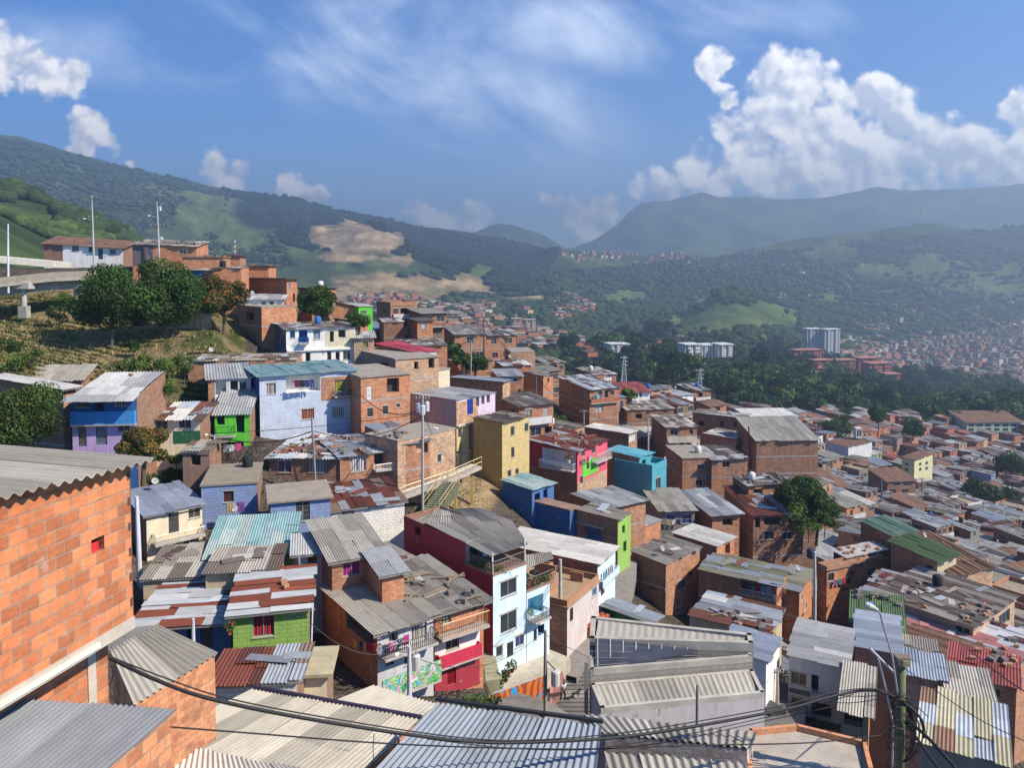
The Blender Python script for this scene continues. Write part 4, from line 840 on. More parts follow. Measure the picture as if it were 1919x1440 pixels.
H('dark brick house with moss green corrugated roof', 1690,1182,1225,64, l=1596,dr=5.5,th=66,Rw=(B,'bd'),Lw=(B,'bd'),roof=('green',.10,0,.4))
H('three storey grey and white house with ribbed zinc roof', 1586,1252,1392,56, l=1478,dr=6.5,th=64,Rw=(PL,'#D08A68'),Lw=(PL,'gw'),roof=('zinc',0,.02,.35),bands=False,
  wins=[('w',1482,1262,1512,1285,'#6A5A48'),('o',1520,1266,1534,1300),('S',1478,1300,1580,1306,'dk'),('w',1482,1310,1512,1330,'#7A7058'),('o',1520,1312,1558,1350),('b',1520,1296,1580,1306,'wh'),('S',1478,1348,1580,1358,'dk'),('o',1486,1358,1504,1392),('g',1520,1362,1546,1386)])
H('blue metal roofed house behind the leaning street lamp', 1690,1228,1262,58, l=1602,dr=7,th=66,Rw=(PL,'wb'),Lw=(PL,'gb'),roof=('zincblue',0,0,.2),bands=False)
H('house with pale corrugated roof and open ground floor beside the mossy pole', 1628,1342,1400,50, l=1576,dr=6,th=64,Rw=(B,'bo'),Lw=(PL,'gb'),roof=('fibro',.05,0,.4),bands=False,wins=[('o',1582,1340,1618,1362),('R',1582,1352,1618,1362)])
H('grey block wall house with pale blue corrugated roof', 1772,1276,1345,52, l=1700,dr=3.2,th=66,Rw=(PB,'gb'),Lw=(B,'#8E8178'),roof=('zincblue',.05,0,.25),bands=False)
H('house with bleached corrugated roof and terrace left of the red roof', 1858,1312,1340,50, l=1776,dr=3.6,th=66,Rw=(B,'bd'),Lw=(B,'br'),roof=('fibro',.05,0,.35),bands=False)
H('dark corrugated roofed house between blue and brown roofs', 1758,1246,1262,60, l=1694,dr=3.6,th=66,Rw=(B,'bd'),roof=('fibrodark',.05,0,.3),bands=False)
H('brick house with wide faded red roof', 1905,1290,1330,55, l=1775,dr=4.5,th=58,Rw=(B,'bd'),Lw=(B,'bd'),roof=('redrust',.05,0,.3),bands=False,wins=[('w',1860,1292,1876,1308)])
H('house with pink and white checked roof at the right edge', 1890,1262,1290,62, dl=10,dr=9,th=42,Rw=(B,'br'),Lw=(B,'bd'),roof=('pinkpatch',.0,.02,.3),bands=False)
H('brown clay tiled house below the pink checked roof', 1830,1262,1290,60, dr=5,th=48,dl=6,Rw=(B,'bd'),roof=('tiles',0,.05,.3),bands=False)
yr = H('low house with big yellow and rust patched metal roof', 1885,1432,1470,38, l=1722,dr=5.5,th=60,Rw=(PL,'gb'),roof=('yellowrust',.04,0,.3),bands=False)
H('long white and grey tin roofed row beside the modern building', 1440,1190,1230,62, l=1292,dr=5.5,th=60,Rw=(PL,'tn'),Lw=(PL,'tn'),roof=('mixed',0,.02,.3),bands=False)
H('blue tin roofed annex behind the modern building', 1436,1240,1262,55, l=1345,dr=4,th=58,Rw=(PL,'wc'),roof=('zincblue',0,.04,.2),bands=False,name='annex',cat='annex')
# farther right
H('white church wall with clay tile roof', 1590,838,862,262, l=1545,r=1634,th=35,Rw=(PL,'wh'),Lw=(PL,'wb'),roof=('tiles',0,.02,.3),name='church',cat='church',bands=False)
H('pale yellow four storey apartment house in the town', 1714,862,890,255, l=1690,r=1748,th=40,Rw=(PL,'#C8C498'),roof=('tiles',0,.05,.5),wins=[('w',1722,868,1727,873),('w',1734,866,1739,871),('w',1722,878,1727,883),('w',1734,876,1739,881),('w',1696,868,1702,873),('w',1696,878,1702,883)],bands=False,name='apartment_house')
H('brown tiled three storey house with white ground floor by the town street', 1663,903,938,215, l=1655,r=1716,th=8,dl=9,Rw=(B,'bd'),roof=('tiles',0,.15,.5),wins=[('w',1676,905,1686,911),('w',1694,905,1702,911),('w',1667,917,1679,924),('w',1690,917,1702,924),('p',1663,926,1716,938,(PL,'cr')),('w',1676,928,1688,936)])
H('long school with red tiled roof and green windows', 1812,792,812,395, r=1915,th=4,dl=14,Rw=(PL,'#B8BCA8'),roof=('tiles',0,.22,.8),name='school',cat='school',bands=False,wins=[('w',1815+i*16,795,1825+i*16,800,'dg') for i in range(6)]+[('w',1815+i*16,803,1825+i*16,808,'dg') for i in range(6)])
H('long yellow walled hall with white roof before the forest', 1402,782,795,255, r=1495,th=4,dl=12,Rw=(PL,'yl'),roof=('white',0,.05,.4),name='hall',cat='hall',bands=False)
# hilltop left
H('hilltop house half brick half white under a brown tiled roof', 82,456,496,135, r=230,th=6,dl=6,Rw=(PL,'wc'),roof=('tiles',-.06,.22,.5),wins=[('p',82,456,117,492,(B,'bd')),('w',135,461,148,471),('c',166,461,176,472,'#7A6858'),('d',184,466,193,486,'#3A4A6A'),('w',206,468,217,477),('w',97,461,105,470)],bands=False)
H('orange brick hilltop house with painted gable', 248,458,505,128, r=368,th=6,dl=7,Rw=(B,'bo'),roof=('fibrodark',-.03,.14,.35),wins=[('p',248,458,286,498,(PL,'#6C5E60')),('w',336,469,349,476)],bands=False)
H('low brick house right of the painted gable house', 342,482,520,122, l=325,r=418,th=8,dl=6,Rw=(B,'bo'),Lw=(PL,'tl'),roof=('flat',0,0,.2,None,'bg'))
H('small tin roofed brick house with white washed corner on the skyline', 420,480,512,128, l=417,r=450,th=10,dl=6,Rw=(B,'br'),roof=('flat',0,0,.3,None,'dk'),wins=[('p',422,482,430,500,(PL,'wh'))])
H('teal walled house under the skyline brick houses', 343,507,545,118, r=398,th=8,dl=5,Rw=(PL,'#2A5A78'),roof=('rubble',0,.05,.4))
H('brick house between the teal walled house and the big dark brick house', 398,503,545,119, r=452,th=8,dl=6,Rw=(B,'bo'),roof=('rubble',0,.03,.2))
H('bare brick garden wall house behind the mango trees', 308,580,612,107, r=384,th=4,dl=3,Rw=(B,'bt'),Lw=(B,'bd'),roof=('rubble',.03,.02,.1),bands=False)
H('small brick hut with a red cloth below the low cream house', 342,846,896,72.5, r=393,th=6,dl=4,Rw=(PL,'bg'),roof=('rubble',0,.03,.25),wins=[('o',358,853,376,873)],name='hut',cat='hut',bands=False)
H('yellow house edge among bushes at the left border', -30,668,690,92, r=12,th=8,dl=5,Rw=(PL,'ye'),roof=('fibro',0,.1,.4))
# ---------------------------------------------------------------- ground sheet
def ell(px, py, L):
    m = np.zeros_like(px)
    for cx, cy, rx, ry in L:
        d = np.sqrt(((px - cx) / rx) ** 2 + ((py - cy) / ry) ** 2); m = np.maximum(m, np.clip((1.15 - d) * 3, 0, 1))
    return m
WX, WY = GX, GY
n1 = fb(WX / 140, WY / 140, 5, 41); n2 = fb(WX / 420, WY / 420, 4, 47)
QUA = [(640,440,62,28),(690,452,70,20),(790,532,130,20),(700,548,90,22),(650,482,60,9),(618,438,34,24),(640,455,30,22),(690,462,55,12),(728,452,22,10),(655,481,44,8),(745,484,32,7),(700,520,75,14),(800,535,95,13),(910,546,75,6),(640,552,60,10),(760,552,80,14),(860,540,60,8),(1000,549,25,3)]
MEA = [(1400,590,80,30),(1330,600,60,30),(1560,470,60,14),(1640,500,50,14),(1850,540,60,18),(1180,560,50,14),(980,560,40,10),(700,500,80,12),(455,420,70,55),(380,400,60,40),(330,440,60,30),(60,400,60,25),(30,380,50,16),(1395,588,45,16),(1450,600,60,14),(1345,575,25,16),(1330,560,30,12),(1465,580,35,10),(1730,495,34,18),(1900,505,30,14),(1560,560,25,10),(800,600,60,12),(1280,600,30,10),(905,505,30,12)]
PIN = [(505,395,70,38),(560,415,55,30),(620,400,60,14),(690,425,60,12),(780,440,70,12),(670,485,22,16)]
wq = ell(GPX, GPY + (n1 - .5) * 34, QUA) * (GY > 900); wm = ell(GPX, GPY + (n1 - .5) * 30, MEA) * (GY > 480); wp = ell(GPX, GPY + (n1 - .5) * 20, PIN) * (GY > 900)
forest = np.array([0.050, 0.080, 0.030]); mead = np.array([0.14, 0.20, 0.055]); pine = np.array([0.016, 0.030, 0.018]); quar = np.array([0.44, 0.32, 0.18]); soil = np.array([0.135, 0.112, 0.09]); dry = np.array([0.30, 0.23, 0.12]); gr = np.array([0.09, 0.115, 0.035])
def mixc(A, Bc, t): return A * (1 - t[..., None]) + Bc * t[..., None]
TC = np.zeros(GX.shape + (3,)) + forest
TC = mixc(TC, mead, np.clip((n1 * .6 + n2 * .4 - 0.48) * 6, 0, .7)); TC = mixc(TC, mead, wm * np.clip((n1 - .30) * 4, .15, .85)); TC = mixc(TC, pine, wp)
qn = fb(WX / 40, WY / 40, 4, 53); TC = mixc(TC, quar * ((0.60 + .9 * fb(WX / 30, WY / 90, 5, 77)) * (.92 + .16 * np.sin(GZ * .22 + n1 * 9)))[..., None], wq * np.clip((qn - .18) * 4, 0.45, 1))
town = np.clip((430 - GY) / 60, 0, 1) * np.clip((GPX - 430) / 60 + (150 - GY) * 0, 0, 1)
nearm = np.clip((160 - GY) / 30, 0, 1); TC = mixc(TC, soil, np.maximum(town * (GPY > 740), nearm))
hg = fb(WX / 3.5, WY / 3.5, 4, 61); hill = (GY > 82) & (GY < 124) & (GPX > -400) & (GPX < 460)
TC = np.where(hill[..., None], mixc(dry * np.ones_like(TC), gr, np.clip((hg - .52) * 6, 0, 1)), TC)
cliff = ell(GPX, GPY, [(870, 925, 60, 45)]) * (GY > 70) * (GY < 100); TC = mixc(TC, np.array([.42, .31, .17]), cliff)
me = bpy.data.meshes.new('ground'); nv = NA * NR
me.vertices.add(nv); me.vertices.foreach_set('co', np.stack([GX, GY, GZ], -1).astype(np.float32).ravel())
i0 = (np.arange(NR - 1)[:, None] * NA + np.arange(NA - 1)[None, :]).ravel()
li = np.stack([i0, i0 + 1, i0 + NA + 1, i0 + NA], -1).astype(np.int32).ravel(); nf = len(i0)
me.loops.add(nf * 4); me.loops.foreach_set('vertex_index', li); me.polygons.add(nf)
me.polygons.foreach_set('loop_start', (np.arange(nf) * 4).astype(np.int32)); me.polygons.foreach_set('loop_total', np.full(nf, 4, np.int32)); me.polygons.foreach_set('use_smooth', np.ones(nf, bool))
ca = me.color_attributes.new('Col', 'FLOAT_COLOR', 'POINT'); c4 = np.ones((nv, 4), np.float32); c4[:, :3] = TC.reshape(-1, 3); ca.data.foreach_set('color', c4.ravel())
me.update(); me.materials.append(M('terrain')); gob = bpy.data.objects.new('ground', me); sc.collection.objects.link(gob); gob['kind'] = 'structure'

def merge(a, b):
    off = ORG[b.name] - ORG[a.name]
    for ch in list(b.children): ch.parent = a; ch.location = off
    INFO.pop(b.name, None); bpy.data.objects.remove(b)
# ---------------------------------------------------------------- big brick house at the left edge
def big_left():
    P0 = at(-150, 960, 8.9); P1 = at(243.5, 872.5, 12.1); U = Vector((P1.x - P0.x, P1.y - P0.y, 0)); wd = U.length; U.normalize(); N = Vector((U.y, -U.x, 0)); B0 = Vector((P0.x, P0.y, 0))
    zb = at(247, 1155, 12.1).z
    rt = root('brick_house', B0 + Z3 * (zb - 9), 'large unplastered orange brick house with corrugated roof filling the left edge', 'house', 'houses of the hillside')
    u_, z_ = face_uv(184, 1023, B0, U); hl = [(u_ - .13, u_ + .12, z_ - .10, z_ + .12, .25, None)]
    mb = MB(); wall(mb, B0, U, wd, zb, lambda u: P0.z + (P1.z - P0.z) * u / wd, hl, 'brickn', lin('#BA7852'), -N)
    mb.box(B0 + U * wd + Z3 * zb, -N * 7, -U * .02, Z3 * (P1.z - zb), 'brickn', lin('#A87460'))
    # hollow brick ends along the corner
    for k in range(11):
        z = P1.z - .22 - k * .2
        if k % 2 == 0: mb.box(B0 + U * (wd - .07) + Z3 * z + N * .004, U * .05, -N * .02, Z3 * .13, 'solid', (.10, .04, .03))
    mb.build('wall', rt)
    mb = MB(); mb.box(B0 + U * -.2 + Z3 * (zb - .19) + N * .02, U * (wd + .2), -N * .3, Z3 * .19, 'conc', (.40, .36, .30)); mb.box(B0 + U * -.2 + Z3 * (zb - .14) + N * .025, U * (wd - .55), N * .03, Z3 * .075, 'plaster', (.66, .62, .52)); mb.build('ledge', rt)
    Q = B0 - N * .55; wl = face_uv(203, 1250, Q, U)[0]; mb = MB()
    wall(mb, Q, U, wl, zb - 4.5, lambda u: zb - .19, [], 'brickn', lin('#BA7852'), -N); mb.box(Q + U * wl + Z3 * (zb - 4.5), -N * 6, -U * .02, Z3 * 4.2, 'brickn', lin('#B8744C'))
    uc = face_uv(163, 1250, Q, U)[0]; mb.box(Q + U * uc + Z3 * (zb - 4.5) + N * .02, U * .16, -N * .05, Z3 * 4.2, 'conc', (.45, .40, .34)); mb.build('lower_wall', rt)
    E = lambda u, v: B0 + U * u - N * v
    A = E(-.3, -.22) + Z3 * (P0.z + .03); Bq = E(wd + .25, -.22) + Z3 * (P1.z + .05)
    quad_roof(A, Bq, Bq - N * 6.5 + Z3 * .05, A - N * 6.5 + Z3 * .05, 'fibro', rt, pitch=.177, amp=.03, rag=.02, pw=1.06, pl=3.2, segs=8)
    u2, z2 = face_uv(188, 1030, B0, U); mb = MB(); mb.cbox(B0 + U * (u2 - .03) - N * .12 + Z3 * (z2), .16, .1, .2, 'cloth', (.6, .02, .03), math.atan2(U.y, U.x)); tag(mb.build('red_cloth', None, B0 + U * u2 + Z3 * z2), 'crumpled red cloth stuffed in the hole of the big brick wall', 'cloth')
    FOOT.append([(B0 - U * 5).xy[:], (B0 + U * wd).xy[:], (B0 + U * wd - N * 8).xy[:], (B0 - N * 8).xy[:]])
big_left()
def fg_roof(label, pts, ext, style, walls=None, wtyp='brickn', wc='bo', h=3.2, drop=5, name='house', **kw):
    """pts: A-side and B-side near points and far points D, C as (px, py, Y); ext stretches the near side out of frame"""
    a, b, c, d = [at(*p) for p in pts]; a = d + (a - d) * ext; b = c + (b - c) * ext
    cen = (a + b + c + d) / 4; rt = root(name, Vector((cen.x, cen.y, cen.z - drop)), label, 'house', 'houses of the hillside')
    quad_roof(a, b, c, d, style, rt, **kw)
    ins = lambda p: p + (cen - p) * .05; q = [ins(p) for p in (a, b, c, d)]; mb = MB()
    for k in range(4):
        p0, p1 = q[k], q[(k + 1) % 4]; L = (p1 - p0).length
        mb.poly([p0 - Z3 * drop, p1 - Z3 * drop, p1 - Z3 * .05, p0 - Z3 * .05], wtyp, C(wc), [(0, 0), (L, 0), (L, drop), (0, drop)])
    mb.build('wall', rt); FOOT.append([p.xy[:] for p in q]); return rt
fg_roof('brick house under the grey ribbed roof in the bottom left corner', [(-150, 1440, 9.3), (206, 1440, 9.27), (332, 1331, 10.5), (20, 1308, 10.8)], 2.0, 'greyrib', pitch=.08, amp=.014, rag=.02, pw=1.0, pl=2.6, segs=6, drop=4)
fg_roof('small brick house with beige gabled corrugated roof next to the big brick house', [(250, 1322, 21.2), (408, 1226, 24.0), (293, 1173, 24.7), (206, 1220, 23.0)], 1.0, 'fibro', pitch=.177, rag=.02, pw=1.06, pl=2.4, segs=8, drop=4.5)
gb_ = [o for o in sc.objects if o.get('label', '').startswith('small brick house with beige gabled')][0]
quad_roof(at(206, 1222, 22.9), at(292, 1174, 24.6), at(205, 1184, 24.9), at(150, 1200, 24.2), 'fibrodark', gb_, pitch=.177, rag=.02)
rtg = fg_roof('house with wide weathered beige corrugated roof below the cables', [(290, 1385, 24.0), (690, 1440, 22.6), (790, 1347, 25.2), (477, 1291, 27.0)], 2.2, 'fibro', pitch=.177, rag=.03, pw=1.06, pl=2.6, segs=6, drop=5)
a_, b_, c_, d_ = at(622, 1314, 26.4), at(790, 1345, 25.25), at(822, 1315, 26.3), at(700, 1281, 27.6)
quad_roof(a_ - Z3*.05, b_ - Z3*.05, c_ - Z3 * .1, d_ - Z3 * .1, 'fibro', rtg, pitch=.177, rag=.04, pw=1.06, pl=2.4, segs=6)
quad_roof(at(250, 1480, 21.6), at(640, 1500, 21.0), at(560, 1440, 22.4), at(300, 1392, 23.6), 'white', rtg, pitch=.177, rag=.05, pw=1.06, pl=2.4, segs=6)
mb = MB(); mb.tube([at(476, 1288, 27.0), at(790, 1345, 25.2)], .07, 8, 'metal', (.05, .035, .07)); mb.build('ridge_gutter', rtg)
r5 = fg_roof('house with blue grey ribbed metal roof at the bottom centre', [(708, 1440, 20.6), (1118, 1440, 20.6), (1128, 1362, 22.4), (820, 1319, 23.7)], 2.2, 'bluerib', pitch=.2, amp=.03, rag=.01, pw=1.0, pl=5, segs=6, drop=4, wc='gy')
mb = MB(); mb.box(at(816, 1315, 23.75), at(1130, 1358, 22.45) - at(816, 1315, 23.75), Vector((0, .12, 0)), Z3 * .09, 'metal', (.03, .03, .03)); mb.build('roof_flashing', r5)
fg_roof('house with narrow corrugated roof strip in front of the modern building', [(1128, 1374, 25.8), (1408, 1404, 25.0), (1420, 1374, 25.8), (1093, 1340, 27.0)], 1.0, 'fibro', pitch=.25, amp=.04, rag=.01, pw=1.0, pl=5, segs=6, drop=4, wc='gy')
fg_roof('house with corrugated roof strip cut by the bottom edge of the photo', [(1140, 1440, 23.9), (1405, 1455, 23.5), (1398, 1430, 24.1), (1132, 1410, 24.6)], 1.6, 'fibro', pitch=.25, amp=.04, rag=.01, pw=1.0, pl=5, segs=6, drop=4, wc='bg')
def terrace():
    q = [at(*p) for p in ((1400, 1500, 24.5), (1640, 1500, 24.5), (1622, 1424, 26.5), (1492, 1390, 27.5), (1402, 1400, 27.2))]; z = -16.6
    q = [Vector((p.x, p.y, z)) for p in q]
    rt = root('house', q[0] - Z3 * 5, 'house with bare concrete roof terrace edged in orange brick near the mossy pole', 'house', 'houses of the hillside'); mb = MB()
    mb.poly(q, 'conc', (.36, .32, .27)); mb.build('roof_slab', rt); mb = MB()
    for k in range(5):
        a, b = q[k], q[(k + 1) % 5]; mb.poly([a - Z3 * 5, b - Z3 * 5, b - Z3 * .01, a - Z3 * .01], 'plaster', C('gy'))
    mb.build('wall', rt); mb = MB()
    for a, b in ((q[1], q[2]), (q[2], q[3]), (q[3], q[4]), (q[4], q[0])):
        d = (b - a); n = Vector((-d.y, d.x, 0)).normalized() * .14; mb.box(a + Z3 * .003, d, n, Z3 * .2, 'brick', C('bo'))
    mb.build('parapet', rt)
    FOOT.append([p.xy[:] for p in (q[0], q[1], q[2], q[4])])
terrace()
# ---------------------------------------------------------------- light blue tower with crimson flank
lb1 = house('white and light blue street house with crimson flank and plant filled balconies', 924, 1080, 1230, 57, r=986, th=44, dl=3.2, Rw=(PL, 'lb'), Lw=(PL, 'rd'), roof=('flat', 0, 0, .04, None, 'bg'), bands=False, name='light_blue_house',
  wins=[('w', 938, 1088, 968, 1117), ('w', 938, 1149, 968, 1184), ('d', 950, 1204, 962, 1232, '#3A3A3C'), ('c', 966, 1192, 982, 1212, '#3A4AA0'), ('w', 930, 1212, 942, 1232)])
# (right bay)
p_ = at(924, 1080, 57); U44 = Vector((math.cos(R(44)), math.sin(R(44)), 0)); e_ = face_uv(987, 1110, Vector((p_.x, p_.y, 0)), U44)[0]
bayP = Vector((p_.x, p_.y, 0)) + U44 * e_
lb2 = house('bay', 987, 1111, 1205, bayP.y, r=1030, th=44, dl=4, Rw=(PL, 'lb'), roof=('flat', 0, 0, .02, None, 'bg'), bands=False, occ=True,
  wins=[('r', 989, 1118, 1018, 1152, '#A8D8E8'), ('b', 989, 1143, 1018, 1156, 'bk'), ('d', 1000, 1180, 1006, 1202, '#3A3A3C'), ('r', 1008, 1172, 1020, 1190, 'bl')])
lb3 = house('rear', 873, 1017, 1160, 59.2, l=757, dr=3.9, th=44, Rw=(PL, 'gw'), Lw=(PB, 'rd'), roof=('none', 0, .03, 0), bands=False, wins=[('o', 777, 988, 788, 1003), ('o', 880, 1022, 905, 1050)])
merge(lb1, lb2); merge(lb1, lb3)
for q in (lb1,): LMK[:] = [x for x in LMK if x[3] not in ('bay', 'rear')]
A_, B_, C_, D_ = at(920, 1044, 56.8), at(989, 1021, 59.6), at(960, 976, 63.6), at(797, 981, 63.0)
quad_roof(A_, B_, C_, D_, 'fibrodark', lb1, pitch=.19, rag=.05)
quad_roof(D_ - Z3 * .03, C_ - Z3 * .03, at(897, 953, 67.5), at(815, 955, 67.5), 'fibrodark', lb1, pitch=.19, rag=.05)
quad_roof(at(757, 981, 65.3), D_ - Z3*.05, at(830, 955, 67.5), at(800, 958, 68.5), 'fibrodark', lb1, pitch=.19, rag=.05)
quad_roof(at(987, 1066, 59.4), at(1038, 1047, 61.5), at(1032, 1035, 62.5), at(986, 1040, 61.5), 'fibrodark', lb1, name='awning', pitch=.19, rag=.03)
zt_ = p_.z + .12; b0_ = Vector((p_.x, p_.y, 0))
rl = rail(lb1, b0_ + U44 * .1, b0_ + U44 * (e_ - .1), zt_, .9); W44 = Vector((-U44.y, U44.x, 0)); rail(lb1, b0_ + W44 * .05, b0_ + W44 * 3, zt_, .9)
bz = at(987, 1111, bayP.y).z + .12; rail(lb1, bayP + U44 * .1, bayP + U44 * 3.0, bz, .9)
mb = MB(); mb.box(b0_ + U44 * (e_ - .12) + W44 * .1 + Z3 * zt_, U44 * .1, W44 * .1, Z3 * 1.75, 'plaster', C('wh')); mb.box(b0_ + U44 * .02 + W44 * .1 + Z3 * zt_, U44 * .1, W44 * .1, Z3 * 1.5, 'plaster', C('wh')); mb.build('column', lb1)
# half built inner walls of the roofless house
for o in list(INFO):
    if bpy.data.objects[o]['label'].startswith('roofless brick house with half'):
        P0, U, W, wd, dp, zf = INFO[o][:6]; z_ = zf(0, 0) + .123; mb = MB(); r_ = bpy.data.objects[o]
        for u, v, du, dv, h in ((.8, 2.2, 1.4, .14, 1.9), (2.2, 2.2, .14, 1.6, 2.1), (2.9, 3.6, 1.6, .14, 1.7), (4.4, 3.6, .14, 1.8, 1.6), (.8, 4.8, 1.2, .14, 1.3), (5.1, 1.0, .14, 1.2, 1.0)): mb.box(P0 + U * u + W * v + Z3 * z_, U * du, W * dv, Z3 * (h + rnd.uniform(-.2, .2)), 'brick', C('br'))
        mb.build('inner_wall', r_)
# ---------------------------------------------------------------- modern grey building
def modern():
    rt = root('modern_building', at(1260, 1300, 44) - Z3 * 8, 'modern grey building with folded light metal roofs and dark glazed wedge', 'building')
    def prism(ps, z, depth, typ, c, mb):
        q = [at(*p) for p in ps]; q = [Vector((p.x, p.y, z)) for p in q]; mb.poly(q, typ, c)
        for k in range(len(q)):
            a, b = q[k], q[(k + 1) % len(q)]; L = (b - a).length; mb.poly([a - Z3 * depth, b - Z3 * depth, b, a], typ, c, [(0, 0), (L, 0), (L, depth), (0, depth)])
        return q
    def rim(q, h, w_, c, mb, idx=None):
        n = len(q); cen = sum(q, Vector()) / n
        for k in (idx if idx is not None else range(n)):
            a, b = q[k], q[(k + 1) % n]; d = (b - a).normalized(); nn = Vector((-d.y, d.x, 0))
            if nn.dot(cen - a) < 0: nn = -nn
            mb.box(a + d * .003 * k + Z3 * .002, (b - a) - d * .006 * k, nn * w_, Z3 * h, 'conc', c)
    g1 = (.36, .34, .29)
    mb = MB(); qa = prism([(1108, 1172, 47.3), (1408, 1208, 45), (1412, 1232, 43.8), (1105, 1218, 44.4)], -21.9, 12, 'pbrick', (.27, .25, .22), mb); rim(qa, .5, .28, g1, mb)
    mb.build('rear_wing', rt)
    mb = MB(); s1, s2, s3, s4 = [Vector((p.x, p.y, -21.9)) for p in qa]
    quad_roof(s4 + Vector((.4, .45, .35)), s3 + Vector((-.5, .4, .2)), s2 + Vector((-.5, -.4, .42)), s1 + Vector((.4, -.4, .42)), 'fibro', rt, name='metal_roof', pitch=.45, amp=.014, segs=8, rag=0, pw=2, pl=9, jit=0)
    mb = MB(); qb = prism([(1105, 1219, 44.35), (1408, 1233, 43.75), (1410, 1243, 43.4), (1106, 1279, 41.9)], -22.3, 12, 'pbrick', (.27, .25, .22), mb); rim(qb, .35, .2, g1, mb, [1, 2, 3]); mb.build('middle_wing', rt)
    mb = MB(); a, b, c, d = [Vector((p.x, p.y, -22.25)) for p in qb]
    mb.poly([d + Vector((.3, .25, .05)), c + Vector((-3, .2, .05)), b + Vector((-3, -.05, .5)), a + Vector((.3, -.05, .9))], 'glass', (.05, .055, .07))
    for k in range(8):
        t = (k + .6) / 8.5; p0 = d.lerp(c + Vector((-3, 0, 0)), t) + Vector((0, .3, .09)); p1 = a.lerp(b + Vector((-3, 0, 0)), t) + Vector((0, -.05, .96 - .4 * t)); mb.tube([p0, p1], .035, 5, 'metal', (.5, .5, .52))
    for k in range(1, 5):
        t = k / 5; mb.tube([d.lerp(a, t) + Z3 * (.08 + .85 * t), (c + Vector((-3, 0, 0))).lerp(b + Vector((-3, 0, 0)), t) + Z3 * (.08 + .45 * t)], .02, 4, 'metal', (.12, .12, .14))
    mb.build('glazed_wedge', rt)
    mb = MB(); qc = prism([(1107, 1281, 41.85), (1411, 1244, 43.35), (1433, 1306, 40.9), (1126, 1341, 39.4)], -23.0, 14, 'plaster', (.50, .46, .46), mb); rim(qc, .32, .22, (.42, .40, .35), mb); mb.build('front_wing', rt)
    a, b, c, d = [Vector((p.x, p.y, -22.96)) for p in qc]
    quad_roof(d + Vector((.25, .3, .12)), c + Vector((-.3, .3, .12)), b + Vector((-.3, -.3, .3)), a + Vector((.25, -.3, .3)), 'fibro', rt, name='metal_roof', pitch=.30, amp=.02, segs=8, rag=0, pw=2, pl=9, jit=0)
    mb = MB(); mb.box(a + Vector((-.35, 0, -9)), Vector((.2, 0, 0)), Vector((0, -.2, 0)), Z3 * 10.5, 'metal', (.3, .29, .28)); mb.build('downpipe', rt)
    for q in (qa, qb, qc): FOOT.append([p.xy[:] for p in q])
    OCC.append((1100, 1435, 1165, 1400, 42)); LMK.append((1270, 1285, 44, 'the modern grey building'))
modern()
# ---------------------------------------------------------------- streets, steps, walkway
def strip(name, pts, wid, colr, h=.12, kind='structure', typ='conc'):
    mb = MB(); P_ = [at(*p) for p in pts]
    L, Rr = [], []
    for i, p in enumerate(P_):
        d = P_[min(i + 1, len(P_) - 1)] - P_[max(i - 1, 0)]; n = Vector((-d.y, d.x, 0)).normalized() * wid / 2; L.append(p + n); Rr.append(p - n)
    for i in range(len(P_) - 1):
        mb.poly([Rr[i], Rr[i + 1], L[i + 1], L[i]], typ, colr)
        for S in (L, Rr): mb.poly([S[i] - Z3 * (h + 1.5), S[i + 1] - Z3 * (h + 1.5), S[i + 1], S[i]], typ, colr)
    o = mb.build(name); o['kind'] = kind; return P_, L, Rr
strip('street', [(1045, 1262, 60.5), (1075, 1222, 63.5), (1108, 1180, 67.5), (1140, 1132, 72.5), (1158, 1085, 78), (1168, 1040, 84)], 3.2, (.22, .20, .18))
strip('pavement', [(880, 1290, 55.5), (930, 1262, 57.5), (990, 1235, 60), (1030, 1218, 62)], 4.2, (.42, .38, .30))
strip('plaza', [(830, 1330, 52), (900, 1318, 53), (1000, 1350, 51), (1060, 1390, 50)], 5, (.16, .15, .14))
strip('road', [(1400, 1440, 44), (1445, 1398, 48), (1462, 1330, 56), (1470, 1280, 62)], 3.5, (.13, .12, .115))
strip('town_street', [(1560, 1225, 96), (1650, 1010, 150), (1690, 960, 190), (1735, 935, 228), (1770, 895, 270), (1760, 868, 330)], 6, (.10, .10, .10))
rt = root('staircase', at(1082, 1345, 57), 'shaded concrete street stairs beside the modern building', 'staircase'); mb = MB()
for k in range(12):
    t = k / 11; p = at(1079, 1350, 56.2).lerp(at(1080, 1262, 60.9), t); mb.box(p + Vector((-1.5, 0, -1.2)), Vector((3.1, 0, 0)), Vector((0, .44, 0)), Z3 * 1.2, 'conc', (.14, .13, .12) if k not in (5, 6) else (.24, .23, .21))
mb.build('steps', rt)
mb = MB(); mb.poly([at(1032, 1345, 56), at(1060, 1281, 58.5), at(1043, 1222, 62), at(1028, 1222, 62)], 'plaster', (.40, .19, .17)); tag(mb.build('ramp'), None, None, kind='structure')
rt = root('outdoor_stairs', at(915, 1265, 54.5), 'small mossy concrete stairs between the crimson house and the light blue house', 'stairs'); mb = MB()
for k in range(9):
    p = at(918, 1278, 54).lerp(at(908, 1222, 57.5), k / 8); mb.box(p + Vector((-.7, 0, -1.6)), Vector((1.4, .3, 0)), Vector((0, .5, 0)), Z3 * 1.6, 'conc', (.30, .29, .20))
mb.build('steps', rt)
